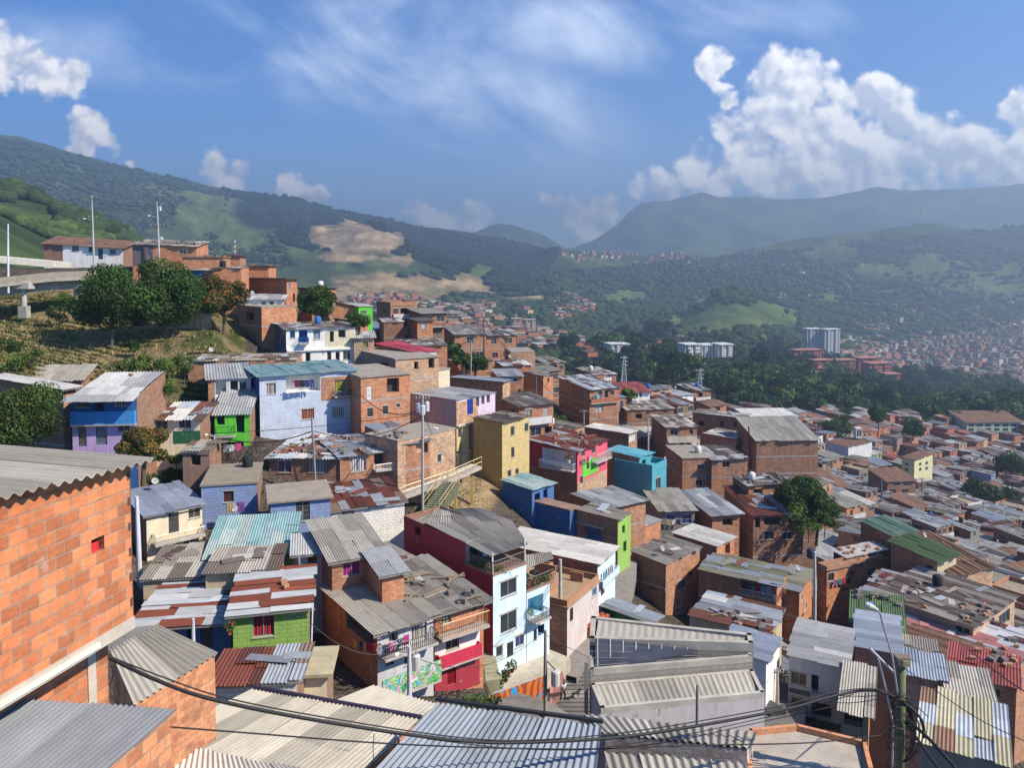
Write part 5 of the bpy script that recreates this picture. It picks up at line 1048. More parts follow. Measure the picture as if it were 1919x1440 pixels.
# murals on retaining walls
def retaining(name, label, p0, p1, top0, top1, typ, Y0, Y1, cat='wall'):
    a, b = at(p0[0], p0[1], Y0), at(p1[0], p1[1], Y1); ta, tb = at(p0[0], top0, Y0).z, at(p1[0], top1, Y1).z; L = (b - a).length
    d = (b - a); n = Vector((-d.y, d.x, 0)).normalized() * .25; mb = MB(); q = [a, b, Vector((b.x, b.y, tb)), Vector((a.x, a.y, ta))]; uv = [(0, 0), (L, 0), (L, tb - b.z), (0, ta - a.z)]
    mb.poly(q, typ, (.5, .5, .5), uv); mb.poly([p + n for p in q][::-1], 'conc', (.3, .3, .3))
    for k in range(4): mb.poly([q[k], q[k] + n, q[(k + 1) % 4] + n, q[(k + 1) % 4]][::-1], 'conc', (.35, .33, .3))
    return tag(mb.build(name, None, a), label, cat)
retaining('mural_wall', 'retaining wall painted with orange and blue swirls below the light blue house', (872, 1352), (1019, 1348), 1322, 1268, 'mural', 52, 55.5)
gp = INFO[bl_.name]; Pg, Ug, Wg = gp[0], gp[1], gp[2]; u0, z0 = face_uv(702, 1268, Pg, Ug); u1, z1 = face_uv(811, 1242, Pg, Ug)
mb = MB(); Ng = Vector((Ug.y, -Ug.x, 0)); h_ = z0 - face_uv(702, 1285, Pg, Ug)[1]
mb.box(Pg + Ug * u0 + Ng * .9 + Z3 * (z0 - 1.15), Ug * (u1 - u0), Ng * .12, Z3 * 1.25, 'graf', (.5, .5, .5)); mb.box(Pg + Ug * u0 + Ng * .01 + Z3 * (z0 - 1.3), Ug * (u1 - u0), Ng * 1.0, Z3 * .14, 'conc', (.4, .4, .38)); mb.build('painted_parapet', bl_)
# long sloping concrete walkway with yellow railings and steps
rt = root('walkway', at(790, 915, 76), 'sloping concrete walkway on piers with yellow railings', 'walkway')
wp = [at(690, 955, 72), at(750, 928, 75), at(830, 900, 78), at(893, 872, 81.5)]; mb = MB()
for i in range(3):
    a, b = wp[i], wp[i + 1]; d = b - a; n = Vector((-d.y, d.x, 0)).normalized(); mb.box(a - n * .8 - Z3 * .3, d, n * 1.7, Z3 * .3, 'conc', (.42, .38, .32))
mb.build('deck', rt); mb = MB()
for t, i in ((.95, 1), (.35, 2), (.85, 2)):
    p = wp[i].lerp(wp[i + 1], t); mb.cbox(p - Z3 * 2.2, .3, .3, 3.8, 'plaster', C('ye'))
mb.build('pier', rt)
for i, cc in ((0, 'tn'), (1, 'tn'), (2, 'yl')):
    a, b = wp[i], wp[i + 1]; d = b - a; n = Vector((-d.y, d.x, 0)).normalized(); mb = MB(); m_ = 4
    for k in range(m_ + 1): p = a.lerp(b, k / m_) - n * .75; mb.tube([p, p + Z3 * 1.0], .03, 5, 'metal', C(cc))
    for hh in (.5, 1.0): mb.tube([a - n * .75 + Z3 * hh, b - n * .75 + Z3 * hh], .03, 5, 'metal', C(cc))
    mb.build('railing', rt)
rt = root('outdoor_stairs', at(808, 955, 72), 'mossy outdoor stairs with yellow handrails below the walkway', 'stairs'); mb = MB(); s0, s1 = at(808, 958, 72), at(846, 905, 77)
for k in range(14):
    p = s0.lerp(s1, k / 13); mb.box(p + Vector((-.9, 0, -1)), Vector((1.6, -.2, 0)), Vector((.05, .42, 0)), Z3 * 1.0, 'conc', (.16, .17, .10))
mb.build('steps', rt)
for sx in (-.9, .75):
    mb = MB()
    for hh in (.5, .95): mb.tube([s0 + Vector((sx, 0, hh)), s1 + Vector((sx, 0, hh))], .03, 5, 'metal', C('yl'))
    for k in range(4): p = s0.lerp(s1, k / 3) + Vector((sx, 0, 0)); mb.tube([p, p + Z3 * .95], .03, 5, 'metal', C('yl'))
    mb.build('handrail', rt)
# overpass
def overpass():
    rt = root('overpass', at(60, 585, 106), 'grey concrete overpass on short piers crossing the left hilltop', 'overpass')
    pts = [at(-420, 560, 92), at(-60, 530, 101), at(95, 514, 107), at(212, 509, 112)]; mb = MB(); pb = MB()
    for i in range(3):
        a, b = pts[i], pts[i + 1]; d = b - a; n = Vector((-d.y, d.x, 0)).normalized()
        mb.box(a - Z3 * 1.0, d, n * 6, Z3 * .45, 'conc', (.33, .31, .26)); mb.box(a + n * 1.2 - Z3 * 2.2, d, n * .8, Z3 * 1.2, 'conc', (.34, .32, .28)); mb.box(a + n * 4.2 - Z3 * 2.2, d, n * .8, Z3 * 1.2, 'conc', (.34, .32, .28))
        pb.box(a - Z3 * .545, d, n * .25, Z3 * .8, 'conc', (.28, .25, .20))
    mb.build('deck', rt); pb.build('parapet', rt)
    for px, Y in ((44, 105.5), (143, 110.5), (-150, 98)):
        t = at(px, 540, Y); m2 = MB(); m2.cbox(t + Z3 * .3, 2.2, 1.4, .8, 'conc', (.42, .40, .36)); m2.tube([t, t - Z3 * 2.6], .35, 10, 'conc', (.42, .40, .36)); m2.cbox(t - Z3 * 3.2, 1.1, 1.0, 1.6, 'conc', (.36, .34, .30)); m2.build('pier', rt)
    a, b = at(-60, 478, 118), at(100, 492, 124); mb = MB(); d = b - a; mb.box(a - Z3 * .8, d, Vector((0, 5, 0)), Z3 * .9, 'conc', (.5, .48, .42)); tag(mb.build('road_ramp', None, a), 'curved concrete ramp edge behind the overpass', 'ramp')
overpass()
# ---------------------------------------------------------------- the rest of the town, near rows as single houses
GRPH = 'houses of the hillside'
for o in sc.objects:
    if o.parent is None and o.get('category') == 'house' and not o.get('group'): o['group'] = GRPH
def inpoly(x, y, P_):
    c = False; n = len(P_)
    for i in range(n):
        x1, y1 = P_[i]; x2, y2 = P_[(i + 1) % n]
        if (y1 > y) != (y2 > y) and x < (x2 - x1) * (y - y1) / (y2 - y1) + x1: c = not c
    return c
TOWN = [(560,640),(700,640),(860,655),(1010,705),(1150,730),(1310,768),(1450,794),(1560,792),(1700,800),(1790,818),(1960,812),(2150,830),(2150,1700),(1060,1700),(1060,1260),(960,1000),(700,1000),(560,960)]
def ftpts(f): return [tuple(p[:2]) for p in f]
FP = [ftpts(f) for f in FOOT]; FC = [(sum(p[0] for p in f) / len(f), sum(p[1] for p in f) / len(f), max(math.hypot(p[0] - sum(q[0] for q in f) / len(f), p[1] - sum(q[1] for q in f) / len(f)) for p in f)) for f in FP]
OG = 4; OW, OH = 2000 // OG, 1500 // OG
occY = np.full((OH, OW), 1e9)        # nearest hand-placed front per cell
for x0, x1, y0, y1, Y in OCC:
    a, b, c, d = int(max(0, x0) // OG), int(min(1999, x1) // OG), int(max(0, y0) // OG), int(min(1499, y1) // OG); occY[c:d, a:b] = np.minimum(occY[c:d, a:b], Y)
cover = np.full((OH, OW), 1e9); cover[:] = occY
cands = []
th0 = R(33); ca_, sa_ = math.cos(th0), math.sin(th0)
for i in range(-66, 100):
    for j in range(0, 92):
        gx, gy = i * 6.3 + (j % 2) * 2.6, j * 7.0
        X = gx * ca_ - gy * sa_; Yw = gx * sa_ + gy * ca_ + 40
        if Yw < 66 or Yw > 430: continue
        jx, jy = rnd.uniform(-.8, .8), rnd.uniform(-.8, .8); X += jx; Yw += jy
        z = gz(X, Yw); px, py = proj((X, Yw, z))
        if not (-50 < px < 2050) or not inpoly(px, py, TOWN): continue
        if px < 1010 and Yw < 108: continue
        cands.append((Yw, X, z, px, py))
cands.sort()
auto = []; far_auto = []
for Yw, X, z, px, py in cands:
    w_, d_ = rnd.uniform(5.0, 6.6), rnd.uniform(5.6, 7.6); fl = rnd.choice([1, 2, 2, 2, 3, 3]) if Yw < 260 else rnd.choice([1, 2, 2, 3])
    hgt = fl * 2.7 + rnd.uniform(-.2, .5)
    if any(math.hypot(X - c[0], Yw - c[1]) < c[2] * .72 + 3.6 and (inpoly(X, Yw, f) or math.hypot(X - c[0], Yw - c[1]) < c[2] * .8 + 2.2) for f, c in zip(FP, FC)): continue
    half = F * (w_ * .75) / Yw; ptop = proj((X, Yw, z + hgt))[1]; pback = proj((X, Yw + d_, z + hgt))[1]
    a, b = int(max(0, px - half) // OG), int(min(1999, px + half) // OG); c, d = int(max(0, pback) // OG), int(min(1499, py) // OG)
    if b <= a or d <= c: continue
    blk = occY[c:d + 1, a:b + 1]
    if ((blk < 1e8) & (blk > Yw)).mean() > 0.16:
        if fl > 1:
            fl = 1; hgt = 2.6; ptop = proj((X, Yw, z + hgt))[1]; pback = proj((X, Yw + d_, z + hgt))[1]; c = int(max(0, pback) // OG); blk = occY[c:d + 1, a:b + 1]
            if ((blk < 1e8) & (blk > Yw)).mean() > 0.16: continue
        else: continue
    vis = (cover[c:d + 1, a:b + 1] > Yw).mean()
    if vis < 0.18: continue
    mid = int((c + d) / 2); c2 = int(max(0, ptop) // OG); cover[c2:d + 1, a:b + 1] = np.minimum(cover[c2:d + 1, a:b + 1], Yw)
    (auto if len(auto) < NEARMAX else far_auto).append((Yw, X, z, px, py, w_, d_, fl, hgt))
WCOL = [('brick', 'br', 'brown brick', 9), ('brick', 'bo', 'orange brick', 5), ('brick', 'bd', 'dark brick', 6), ('brick', 'bt', 'tan brick', 3), ('plaster', 'wh', 'white plastered', 2), ('plaster', 'cr', 'cream plastered', 1), ('plaster', 'gb', 'grey plastered', 2), ('pbrick', 'tl', 'turquoise', .3), ('plaster', 'or_', 'terracotta painted', .7), ('plaster', 'lg', 'green painted', .35), ('pbrick', 'sk', 'blue painted', .4)]
RCOL = [('mixed', 'patchwork tin', 6), ('rubble', 'grey worn sheet', 5), ('fibrodark', 'dark grey corrugated', 4), ('zinc', 'pale zinc', 3), ('rusty', 'rusty tin', 3), ('tiles', 'clay tile', 2.5), ('fibro', 'beige corrugated', 3), ('flat', 'flat concrete', 3), ('white', 'whitish', 1.5), ('redrust', 'faded red', .8), ('olive', 'olive', .6), ('zincblue', 'bluish metal', .8)]
def wpick(L):
    r = rnd.random() * sum(x[-1] for x in L)
    for x in L:
        r -= x[-1]
        if r <= 0: return x
    return L[-1]
SAVE_R = {k: list(v) for k, v in ROOFS.items()}
def dimhex(h, f):
    c = [int(h[i:i + 2], 16) for i in (1, 3, 5)]; return '#%02X%02X%02X' % tuple(int(x * f) for x in c)
for k in ROOFS: ROOFS[k] = [(dimhex(h, .84), q) for h, q in ROOFS[k]]
ORD = ['first', 'second', 'third', 'fourth', 'fifth', 'sixth', 'seventh', 'eighth', 'ninth', 'tenth', 'eleventh', 'twelfth']
relc = {}
LM2 = [l for l in LMK if len(l[3].split()) > 3]
for Yw, X, z, px, py, w_, d_, fl, hgt in auto:
    wt_, rc = wpick(WCOL), wpick(RCOL)
    if px < 1250 and wt_[1] in ('tl', 'lg', 'sk', 'or_'): wt_ = WCOL[0]
    t = th0 + R(rnd.gauss(0, 7)); th = math.degrees(t)
    lm = min(LM2, key=lambda l: math.hypot(l[0] - px, (l[1] - py) * 1.6)); dx, dy = px - lm[0], py - lm[1]
    rel = ('right of' if dx > 0 else 'left of') if abs(dx) > abs(dy) * 1.1 else ('below' if dy > 0 else 'above')
    key = (wt_[2], rc[1], rel, lm[3]); relc[key] = relc.get(key, 0) + 1
    short = lm[3]; 
    for cut in (' with ', ' beside ', ' under ', ' below ', ' behind ', ' above ', ' in front', ' left of ', ' right of ', ' whose ', ' on the ', ' standing', ' at the ', ' between ', ' for '):
        if cut in short and len(short.split(cut)[0].split()) >= 4: short = short.split(cut)[0]
    short = short if short.startswith('the ') else 'the ' + short
    sw = short.split()
    if len(sw) > 9:
        short = ' '.join(sw[:9])
        while short.split()[-1] in ('and', 'with', 'a', 'the', 'of', 'on', 'by', 'over', 'long', 'its', 'in'): short = ' '.join(short.split()[:-1])
    lab = f"{wt_[2]} {rc[1]} roofed house {rel} {short}"
    n = relc.get(lab, 0); relc[lab] = n + 1
    lab = (f"{ORD[n]} " if n else '') + lab
    wds = lab.split()
    if len(wds) > 16: lab = ' '.join(wds[:16])
    ty = proj((X, Yw, z + hgt))[1]; by = py; wins = []
    # windows laid out in storeys
    t0 = R(th); U_ = Vector((math.cos(t0), math.sin(t0), 0)); W_ = Vector((-math.sin(t0), math.cos(t0), 0)); Pc = Vector((X, Yw, 0))
    pr = lambda P_, z_: proj((P_.x, P_.y, z_))
    for f_ in range(fl):
        zf_ = z + hgt - 2.7 * (f_ + 1)
        for fc, D_, wid in (('R', U_, w_), ('L', W_, d_)):
            nn = rnd.choice([1, 2, 2, 3]) if fc == 'R' else rnd.choice([0, 1, 1, 2])
            for k in range(nn):
                cu = wid * (k + .5 + rnd.uniform(-.12, .12)) / nn; kind = rnd.choice(['w', 'w', 'g', 'o', 'c', 'd' if fc == 'R' else 'w']); ww = .9 if kind == 'd' else rnd.uniform(1.0, 1.8)
                za, zb = (zf_ + .1, zf_ + 2.0) if kind == 'd' else (zf_ + 1.0, zf_ + 2.1)
                a = pr(Pc + D_ * (cu - ww / 2), (za + zb) / 2); b = pr(Pc + D_ * (cu + ww / 2), (za + zb) / 2); m_ = Pc + D_ * cu
                wins.append((kind, a[0], pr(m_, zb)[1], b[0], pr(m_, za)[1], rnd.choice(['#8A8478', '#B8B4AC', '#5A5048', '#6A3A3A', '#40506A']) if kind in 'cd' else None))
    if fl > 1 and rnd.random() < .45:
        zf_ = z + hgt - 2.7 + .05; a = pr(Pc + U_ * .5, zf_); b = pr(Pc + U_ * (w_ - .5), zf_); m_ = Pc + U_ * w_ / 2; wins.append(('B' if rnd.random() < .5 else 'b', a[0], pr(m_, zf_ + .9)[1], b[0], pr(m_, zf_)[1], 'br' if rnd.random() < .5 else 'wh'))
    roof = (rc[0], 0, rnd.choice([-.04, .03, .08, .14]), rnd.uniform(.2, .5)) if rc[0] not in ('flat', 'tiles') else (('flat', 0, 0, .1, None, rnd.choice(['#8A8070', '#7A7468', '#9A8468'])) if rc[0] == 'flat' else ('tiles', 0, .22, .4, d_ / 2 if rnd.random() < .5 else None))
    house(lab, *proj((X, Yw, z + hgt)), by, Yw, th=th, dr=w_, dl=d_, Rw=(wt_[0], wt_[1]), Lw=(wt_[0] if rnd.random() < .6 else 'brick', wt_[1] if rnd.random() < .6 else 'bd'), roof=roof, wins=wins, occ=False, group=GRPH, parapet=.6 if rc[0] == 'flat' else 0) if False else \
    house(lab, proj((X, Yw, z + hgt))[0], proj((X, Yw, z + hgt))[1], by, Yw, th=th, dr=w_, dl=d_, Rw=(wt_[0], wt_[1]), Lw=(wt_[0], wt_[1]) if rnd.random() < .7 else ('brick', 'bd'), roof=roof, wins=wins, occ=False, group=GRPH, parapet=.6 if rc[0] == 'flat' else 0)
ROOFS.update(SAVE_R)
print('auto houses', len(auto), 'far', len(far_auto))
# ---------------------------------------------------------------- more distant houses: one mass
def stuffhouse(mb, X, Y, z, w_, d_, h, th, wc, rc, win=True):
    t = th; U = Vector((math.cos(t), math.sin(t), 0)); W = Vector((-math.sin(t), math.cos(t), 0)); P0 = Vector((X, Y, z - 3))
    mb.box(P0, U * w_, W * d_, Z3 * (h + 3), 'brick' if Y < 440 else 'solid', wc)
    o = P0 + Z3 * (h + 3.05) - U * .3 - W * .3; sl_ = rnd.choice([0, .5, 1.0])
    A, B_, C_, D_ = o, o + U * (w_ + .6), o + U * (w_ + .6) + W * (d_ + .6) + Z3 * sl_, o + W * (d_ + .6) + Z3 * sl_
    if Y < 440:
        n = rnd.choice([2, 3, 4])
        for k in range(n):
            for m_ in range(2):
                cc = rnd.choice([rc, rc, rnd.choice(HR)]); e = Z3 * rnd.uniform(.0, .09); a_, b2, c2_, d2_ = A.lerp(B_, k / n), A.lerp(B_, (k + 1) / n), D_.lerp(C_, (k + 1) / n), D_.lerp(C_, k / n)
                q = [a_.lerp(d2_, m_ / 2), b2.lerp(c2_, m_ / 2), b2.lerp(c2_, (m_ + 1.08) / 2), a_.lerp(d2_, (m_ + 1.08) / 2)]; mb.poly([x + e for x in q], 'sheet', cc, [(k, m_), (k + 1, m_), (k + 1, m_ + 2), (k, m_ + 2)])
    else: mb.poly([A, B_, C_, D_], 'solid', rc)
    mb.poly([A - Z3 * .15, B_ - Z3 * .15, B_, A], 'solid', tuple(x * .8 for x in rc))
    if win:
        for f_ in range(max(1, int(h / 2.7))):
            for D2, n_, wid in ((U, Vector((U.y, -U.x, 0)), w_), (W, Vector((-W.y, W.x, 0)), d_)):
                for k in range(2):
                    if rnd.random() < .35: continue
                    c = P0 + D2 * (wid * (k + .5) / 2 - .5) + n_ * .02 + Z3 * (3 + 1.0 + f_ * 2.7); mb.poly([c, c + D2, c + D2 + Z3 * 1.1, c + Z3 * 1.1], 'solid', (.04, .035, .035))
HB = [lin(x) for x in ('#A87458', '#9A6248', '#B98A68', '#B06A48', '#8E6A58', '#C8C0B4', '#C4A888', '#9C8C80', '#B07A5E')]
HR = [lin(x) for x in ('#78736C', '#665C54', '#8E8E8E', '#7A4E3A', '#5A4034', '#A8A8A8', '#84583E', '#7A746A', '#646468', '#5A4E46')]
mb = MB()
for Yw, X, z, px, py, w_, d_, fl, hgt in far_auto:
    stuffhouse(mb, X, Yw, z, w_, d_, hgt, th0 + R(rnd.gauss(0, 8)), rnd.choice(HB), rnd.choice(HR))
o = mb.build('distant_town_houses'); tag(o, 'tightly packed small brick houses of the lower town running to the dark wood', 'houses', kind='stuff')
FARP = [([(1560,690),(1700,700),(1919,735),(1960,640),(1919,575),(1800,575),(1690,590),(1640,600),(1560,640)], 1300), ([(1440,560),(1600,600),(1700,600),(1660,560),(1560,545)], 60), ([(640,560),(760,560),(1000,620),(1130,655),(1100,690),(1000,660),(760,640),(690,610)], 620),
        ([(1025,575),(1060,558),(1095,565),(1110,585),(1080,600),(1040,605)], 330), ([(840,590),(900,570),(930,575),(910,600)], 70), ([(1040,482),(1120,470),(1290,478),(1360,500),(1320,520),(1200,500),(1080,495)], 150), ([(1380,480),(1600,520),(1700,560),(1500,540),(1380,500)], 120),
        ([(760,560),(1000,590),(1000,610),(760,600)], 60), ([(1130,655),(1290,640),(1290,655),(1140,668)], 30), ([(1700,560),(1919,575),(1919,560),(1750,545)], 60)]
mb = MB(); nfar = 0
for P_, n in FARP:
    xs = [p[0] for p in P_]; ys = [p[1] for p in P_]; k = 0; tries = 0
    while k < n and tries < n * 6:
        tries += 1; px, py = rnd.uniform(min(xs), max(xs)), rnd.uniform(min(ys), max(ys))
        if not inpoly(px, py, P_): continue
        p = hit(px, py, 560)
        if p is None: continue
        if n < 300 and n1[min(NR - 1, int(np.searchsorted(gY, p.y))), int(np.clip((px + 700) / 3400 * NA, 0, NA - 1))] > .63: continue
        k += 1; nfar += 1; s_ = rnd.uniform(.8, 1.5)
        stuffhouse(mb, p.x, p.y, p.z, 9 * s_, 9 * s_, rnd.choice([4, 5.5, 8]) * s_, R(rnd.uniform(20, 50)), rnd.choice(HB), rnd.choice(HR), p.y < 900)
tag(mb.build('valley_neighbourhoods'), 'far brick neighbourhoods scattered over the valley sides', 'houses', kind='stuff')
# ---------------------------------------------------------------- named far buildings
def block(name, label, px0, px1, ytop, Y, hgt, depth, c, roofc, floors, cat='building', th=8, cols=8, group=None, ybase=None):
    a = at(px0, ytop, Y); wd = (px1 - px0) / F * Y / math.cos(R(th)); t = R(th); U = Vector((math.cos(t), math.sin(t), 0)); W = Vector((-math.sin(t), math.cos(t), 0)); N = Vector((U.y, -U.x, 0)); NW = Vector((-W.y, W.x, 0))
    P0 = Vector((a.x, a.y, a.z - hgt)); rt = root(name, P0, label, cat, group); mb = MB()
    mb.box(P0, U * wd, W * depth, Z3 * hgt, 'plaster', c); nb = max(2, cols // 3)
    for k in range(nb): mb.box(P0 + U * wd * (k + .35) / nb + Z3 * .1, U * wd * .3 / nb, N * 1.2, Z3 * (hgt - .2), 'plaster', c)
    wb = mb; mb = MB(); mb.box(P0 - U * .5 - W * 1.6 + Z3 * (hgt + .02), U * (wd + 1), W * (depth + 2.1), Z3 * .7, 'plaster', roofc); mb.build('roof', rt)
    fh = hgt / floors
    for f_ in range(floors):
        for k in range(cols):
            p = P0 + U * (wd * (k + .25) / cols) + Z3 * (f_ * fh + fh * .35); off = 1.23 if .35 <= ((k + .5) / cols * nb) % 1 <= .65 else .03
            q = p + N * off; wb.poly([q, q + U * wd * .5 / cols, q + U * wd * .5 / cols + Z3 * fh * .45, q + Z3 * fh * .45], 'glass', (.04, .045, .05))
        nd = max(2, int(depth / 4))
        for k in range(nd):
            p = P0 + W * (depth * (k + .25) / nd) + Z3 * (f_ * fh + fh * .35) + NW * .03; wb.poly([p, p + W * depth * .5 / nd, p + W * depth * .5 / nd + Z3 * fh * .45, p + Z3 * fh * .45], 'glass', (.04, .045, .05))
    wb.build('wall', rt); return rt
wh_, cr_, rd_ = (.70, .70, .66), (.55, .48, .36), (.34, .11, .08)
block('apartment_tower', 'slim grey white apartment tower above the red brick complex, left one', 1513, 1541, 617, 1150, 48, 14, (.42, .45, .50), wh_, 16, 'tower', 6, 4, 'twin apartment towers')
block('apartment_tower', 'grey white apartment tower with bright lit edge above the red brick complex, right one', 1546, 1578, 618, 1140, 52, 14, (.42, .45, .50), wh_, 17, 'tower', 14, 4, 'twin apartment towers')
for i, (x0, x1, yt, Y, h_) in enumerate([(1490, 1545, 657, 900, 18), (1525, 1560, 676, 870, 16), (1518, 1555, 691, 845, 20), (1562, 1608, 676, 880, 18), (1560, 1602, 692, 850, 22), (1610, 1650, 672, 900, 16), (1630, 1676, 682, 870, 20), (1662, 1690, 702, 850, 12)]):
    block('red_apartment_block', ['topmost wide red brick apartment block of the red complex', 'red brick block just below the topmost wide one', 'lower left red brick block with sunlit end wall', 'red brick block in the middle of the red complex', 'lower middle red brick block of the complex', 'upper right red brick block of the complex', 'right red brick block standing over the wood', 'small low red brick block at the right end of the complex'][i], x0, x1, yt, Y, h_, 12, rd_, (.45, .18, .14), 5, 'apartment block', 12, 6, 'red brick apartment blocks above the wood')
for i, (x0, x1, yt, Y, h_) in enumerate([(1142, 1163, 646, 620, 8), (1166, 1180, 646, 630, 8), (1284, 1314, 647, 580, 13), (1316, 1345, 648, 590, 9), (1347, 1375, 647, 585, 9)]):
    block('white_apartment_block', ['leftmost white apartment block at the wood edge', 'narrow white apartment block second from left at the wood edge', 'tall white apartment block with bright end wall in the wood', 'white apartment block between two others in the wood', 'rightmost white apartment block in the wood'][i], x0, x1, yt, Y, h_, 12, wh_, (.6, .6, .58), 5, 'apartment block', 15, 6, 'white apartment blocks in the wood')
for i, (x0, x1, yt) in enumerate([(700, 718, 583), (719, 738, 583), (776, 800, 585), (802, 822, 586), (843, 863, 588), (960, 980, 598), (982, 1004, 600)]):
    block('pale_apartment_block', ['leftmost cream apartment block left of the quarry foot', 'second cream apartment block from the left on the valley floor', 'cream slab block in the middle of the valley row', 'cream slab block right of the middle one in the valley row', 'yellowish block at the right of the valley row', 'yellow block beside the hillock village', 'cream block right next to the yellow block by the hillock village'][i], x0, x1, yt, 950, 17 if i < 2 else 13, 12, cr_, (.4, .36, .3), 6, 'apartment block', 10, 6, 'cream apartment blocks on the valley floor')
# ---------------------------------------------------------------- trees
def leaf_blob(mb, c, r, n, ls, colf, squash=.8, rg=None):
    rg = rg or rnd
    for _ in range(n):
        while True:
            d = Vector((rg.gauss(0, 1), rg.gauss(0, 1), rg.gauss(0, 1)))
            if d.length > .1: break
        d.normalize(); rr = r * (rg.random() ** .25); p = c + Vector((d.x, d.y, d.z * squash)) * rr
        nrm = (d + Vector((rg.gauss(0, .5), rg.gauss(0, .5), rg.gauss(0, .5)))).normalized(); a = nrm.cross(Vector((rg.random(), rg.random(), rg.random()))).normalized(); b = nrm.cross(a); s = ls * rg.uniform(.6, 1.3)
        mb.poly([p - a * s * .5, p + b * s * .35, p + a * s * .6, p - b * s * .35], 'leaf', colf(rg, d))
def colfn(base, var, tip=None, tipp=0):
    def f(rg, d):
        c = base; k = rg.uniform(1 - var, 1 + var)
        if tip and rg.random() < tipp * (1.0 if d.z > -.2 else .3): c = tip
        return tuple(x * k for x in c)
    return f
def make_tree(name, R_, H_, seed, nl, ls, colf, trunk=.18, nlobes=14, sq=.85, spread=1.0):
    """tree with its base at the origin: trunk with limbs, crown of leaf clumps"""
    rg = random.Random(seed); rt = bpy.data.objects.new(name, None); sc.collection.objects.link(rt); ORG[rt.name] = Vector((0, 0, 0))
    cz = H_ - R_ * sq; mb = MB(); mb.tube([(0, 0, -1), (0.05 * R_, 0, cz * .5), (0, .04 * R_, cz)], [trunk * 1.3, trunk, trunk * .7], 8, 'solid', (.10, .075, .05))
    lobes = []
    for k in range(nlobes):
        d = Vector((rg.gauss(0, 1), rg.gauss(0, 1), rg.gauss(.25, .8))).normalized(); lobes.append((Vector((0, 0, cz)) + Vector((d.x * spread, d.y * spread, d.z * sq)) * R_ * rg.uniform(.42, .82), R_ * rg.uniform(.20, .46)))
    for c, r in lobes[:9]: mb.tube([Vector((0, 0, cz * .55)), Vector((0, 0, cz * .55)).lerp(c, .55) + Z3 * .1 * R_, c], [trunk * .6, trunk * .35, trunk * .12], 5, 'solid', (.10, .075, .05))
    mb.build('trunk', rt, (0, 0, 0)); mb = MB(); leaf_blob(mb, Vector((0, 0, cz)), R_ * .62, nl // 6, ls, colf, sq, rg)
    for c, r in lobes:
        fq = rg.choice([.62, .85, 1.0, 1.25, 1.5]); leaf_blob(mb, c, r, int(nl * .83 * (r / R_) ** 2 / sum((q[1] / R_) ** 2 for q in lobes)), ls, (lambda g_, d_, f_=fq: tuple(x * f_ for x in colf(g_, d_))), .85, rg)
    mb.build('crown', rt, (0, 0, 0)); return rt
mango = colfn((.045, .085, .018), .55); mangor = colfn((.05, .085, .02), .5, (.24, .095, .03), .42); dk = colfn((.045, .08, .024), .5); lt = colfn((.085, .13, .028), .4)
def put(t, x, y, z, s=1, rz=0, label=None, cat=None, group=None):
    t.location = (x, y, z); t.scale = (s, s, s); t.rotation_euler = (0, 0, rz)
    if label: t['label'] = label
    if cat: t['category'] = cat
    if group: t['group'] = group
    return t
def tree_at(px, pyb, Y, R_, H_, label, cf, seed, nl=7000, ls=.3, **kw):
    p = at(px, pyb, Y); return put(make_tree('tree', R_, H_, seed, nl, ls, cf, **kw), p.x, p.y, p.z, 1, 0, label, 'tree')
tree_at(208, 650, 99, 5.6, 9.8, 'big dark mango tree under the overpass end, left of its twin', mango, 1, 22000, .30, nlobes=22)
tree_at(308, 622, 103, 5.5, 9.6, 'big mango tree on the grassy slope, right of its twin', mango, 2, 22000, .30, nlobes=22)
tree_at(418, 640, 108, 4.1, 9.8, 'round mango tree flushed with rusty new leaves beside the mural wall', mangor, 3, 16000, .28, nlobes=18)
tree_at(592, 622, 115, 3.3, 7.0, 'dense green tree between the crest brick houses', mango, 4, 14000, .26, spread=.9, nlobes=18)
tree_at(28, 870, 66, 4.0, 7.4, 'dense tree hiding the unfinished brick house at the left border', colfn((.05, .085, .02), .5, (.14, .12, .03), .1), 5, 22000, .2, nlobes=22)
tree_at(-45, 860, 62, 2.8, 5.6, 'tree cut by the left border behind the corrugated roof', mango, 6, 6000, .22)
tree_at(268, 888, 63, 2.25, 4.4, 'small round tree with pinkish orange leaves in front of the low cream house', mangor, 7, 16000, .18, sq=.9, nlobes=18)
tree_at(1496, 1010, 100, 3.6, 8.4, 'big dark bushy tree at the cliff right of the three storey brick house', dk, 8, 20000, .32, spread=1.1, nlobes=20)
tree_at(1530, 1010, 103, 3.4, 6.5, 'smaller dark tree leaning beside the big bushy one', dk, 9, 7000, .3)
tree_at(1845, 985, 232, 9, 13, 'broad grey green tree in the lower town near the right border', colfn((.05, .07, .035), .4), 10, 7000, .8, sq=.55)
tree_at(1895, 900, 300, 8, 12, 'tree beside the red roofs at the right border', dk, 12, 4500, .8)
tree_at(1046, 808, 128, 2.3, 3.2, 'leafy bush tree between brick houses above the crimson house', mango, 13, 3500, .3)
tree_at(843, 672, 140, 2.1, 3.4, 'dark shrub tree leaning on the crest by the power pole', mango, 14, 2500, .3)
tree_at(890, 700, 132, 2.4, 3.6, 'spreading shrub beside the green water pipe on the crest', mango, 15, 2500, .3)
tree_at(868, 690, 130, 2.0, 3.2, 'shrub just left of the spreading shrub on the crest', mango, 16, 2500, .3)
tree_at(672, 618, 110, 1.7, 2.8, 'little bushy tree beside the yellow fronted house', mango, 17, 2500, .26)
tree_at(1180, 752, 158, 1.8, 3, 'small palm like shrub on the lawn by the white and red roofed house', lt, 18, 2000, .35)
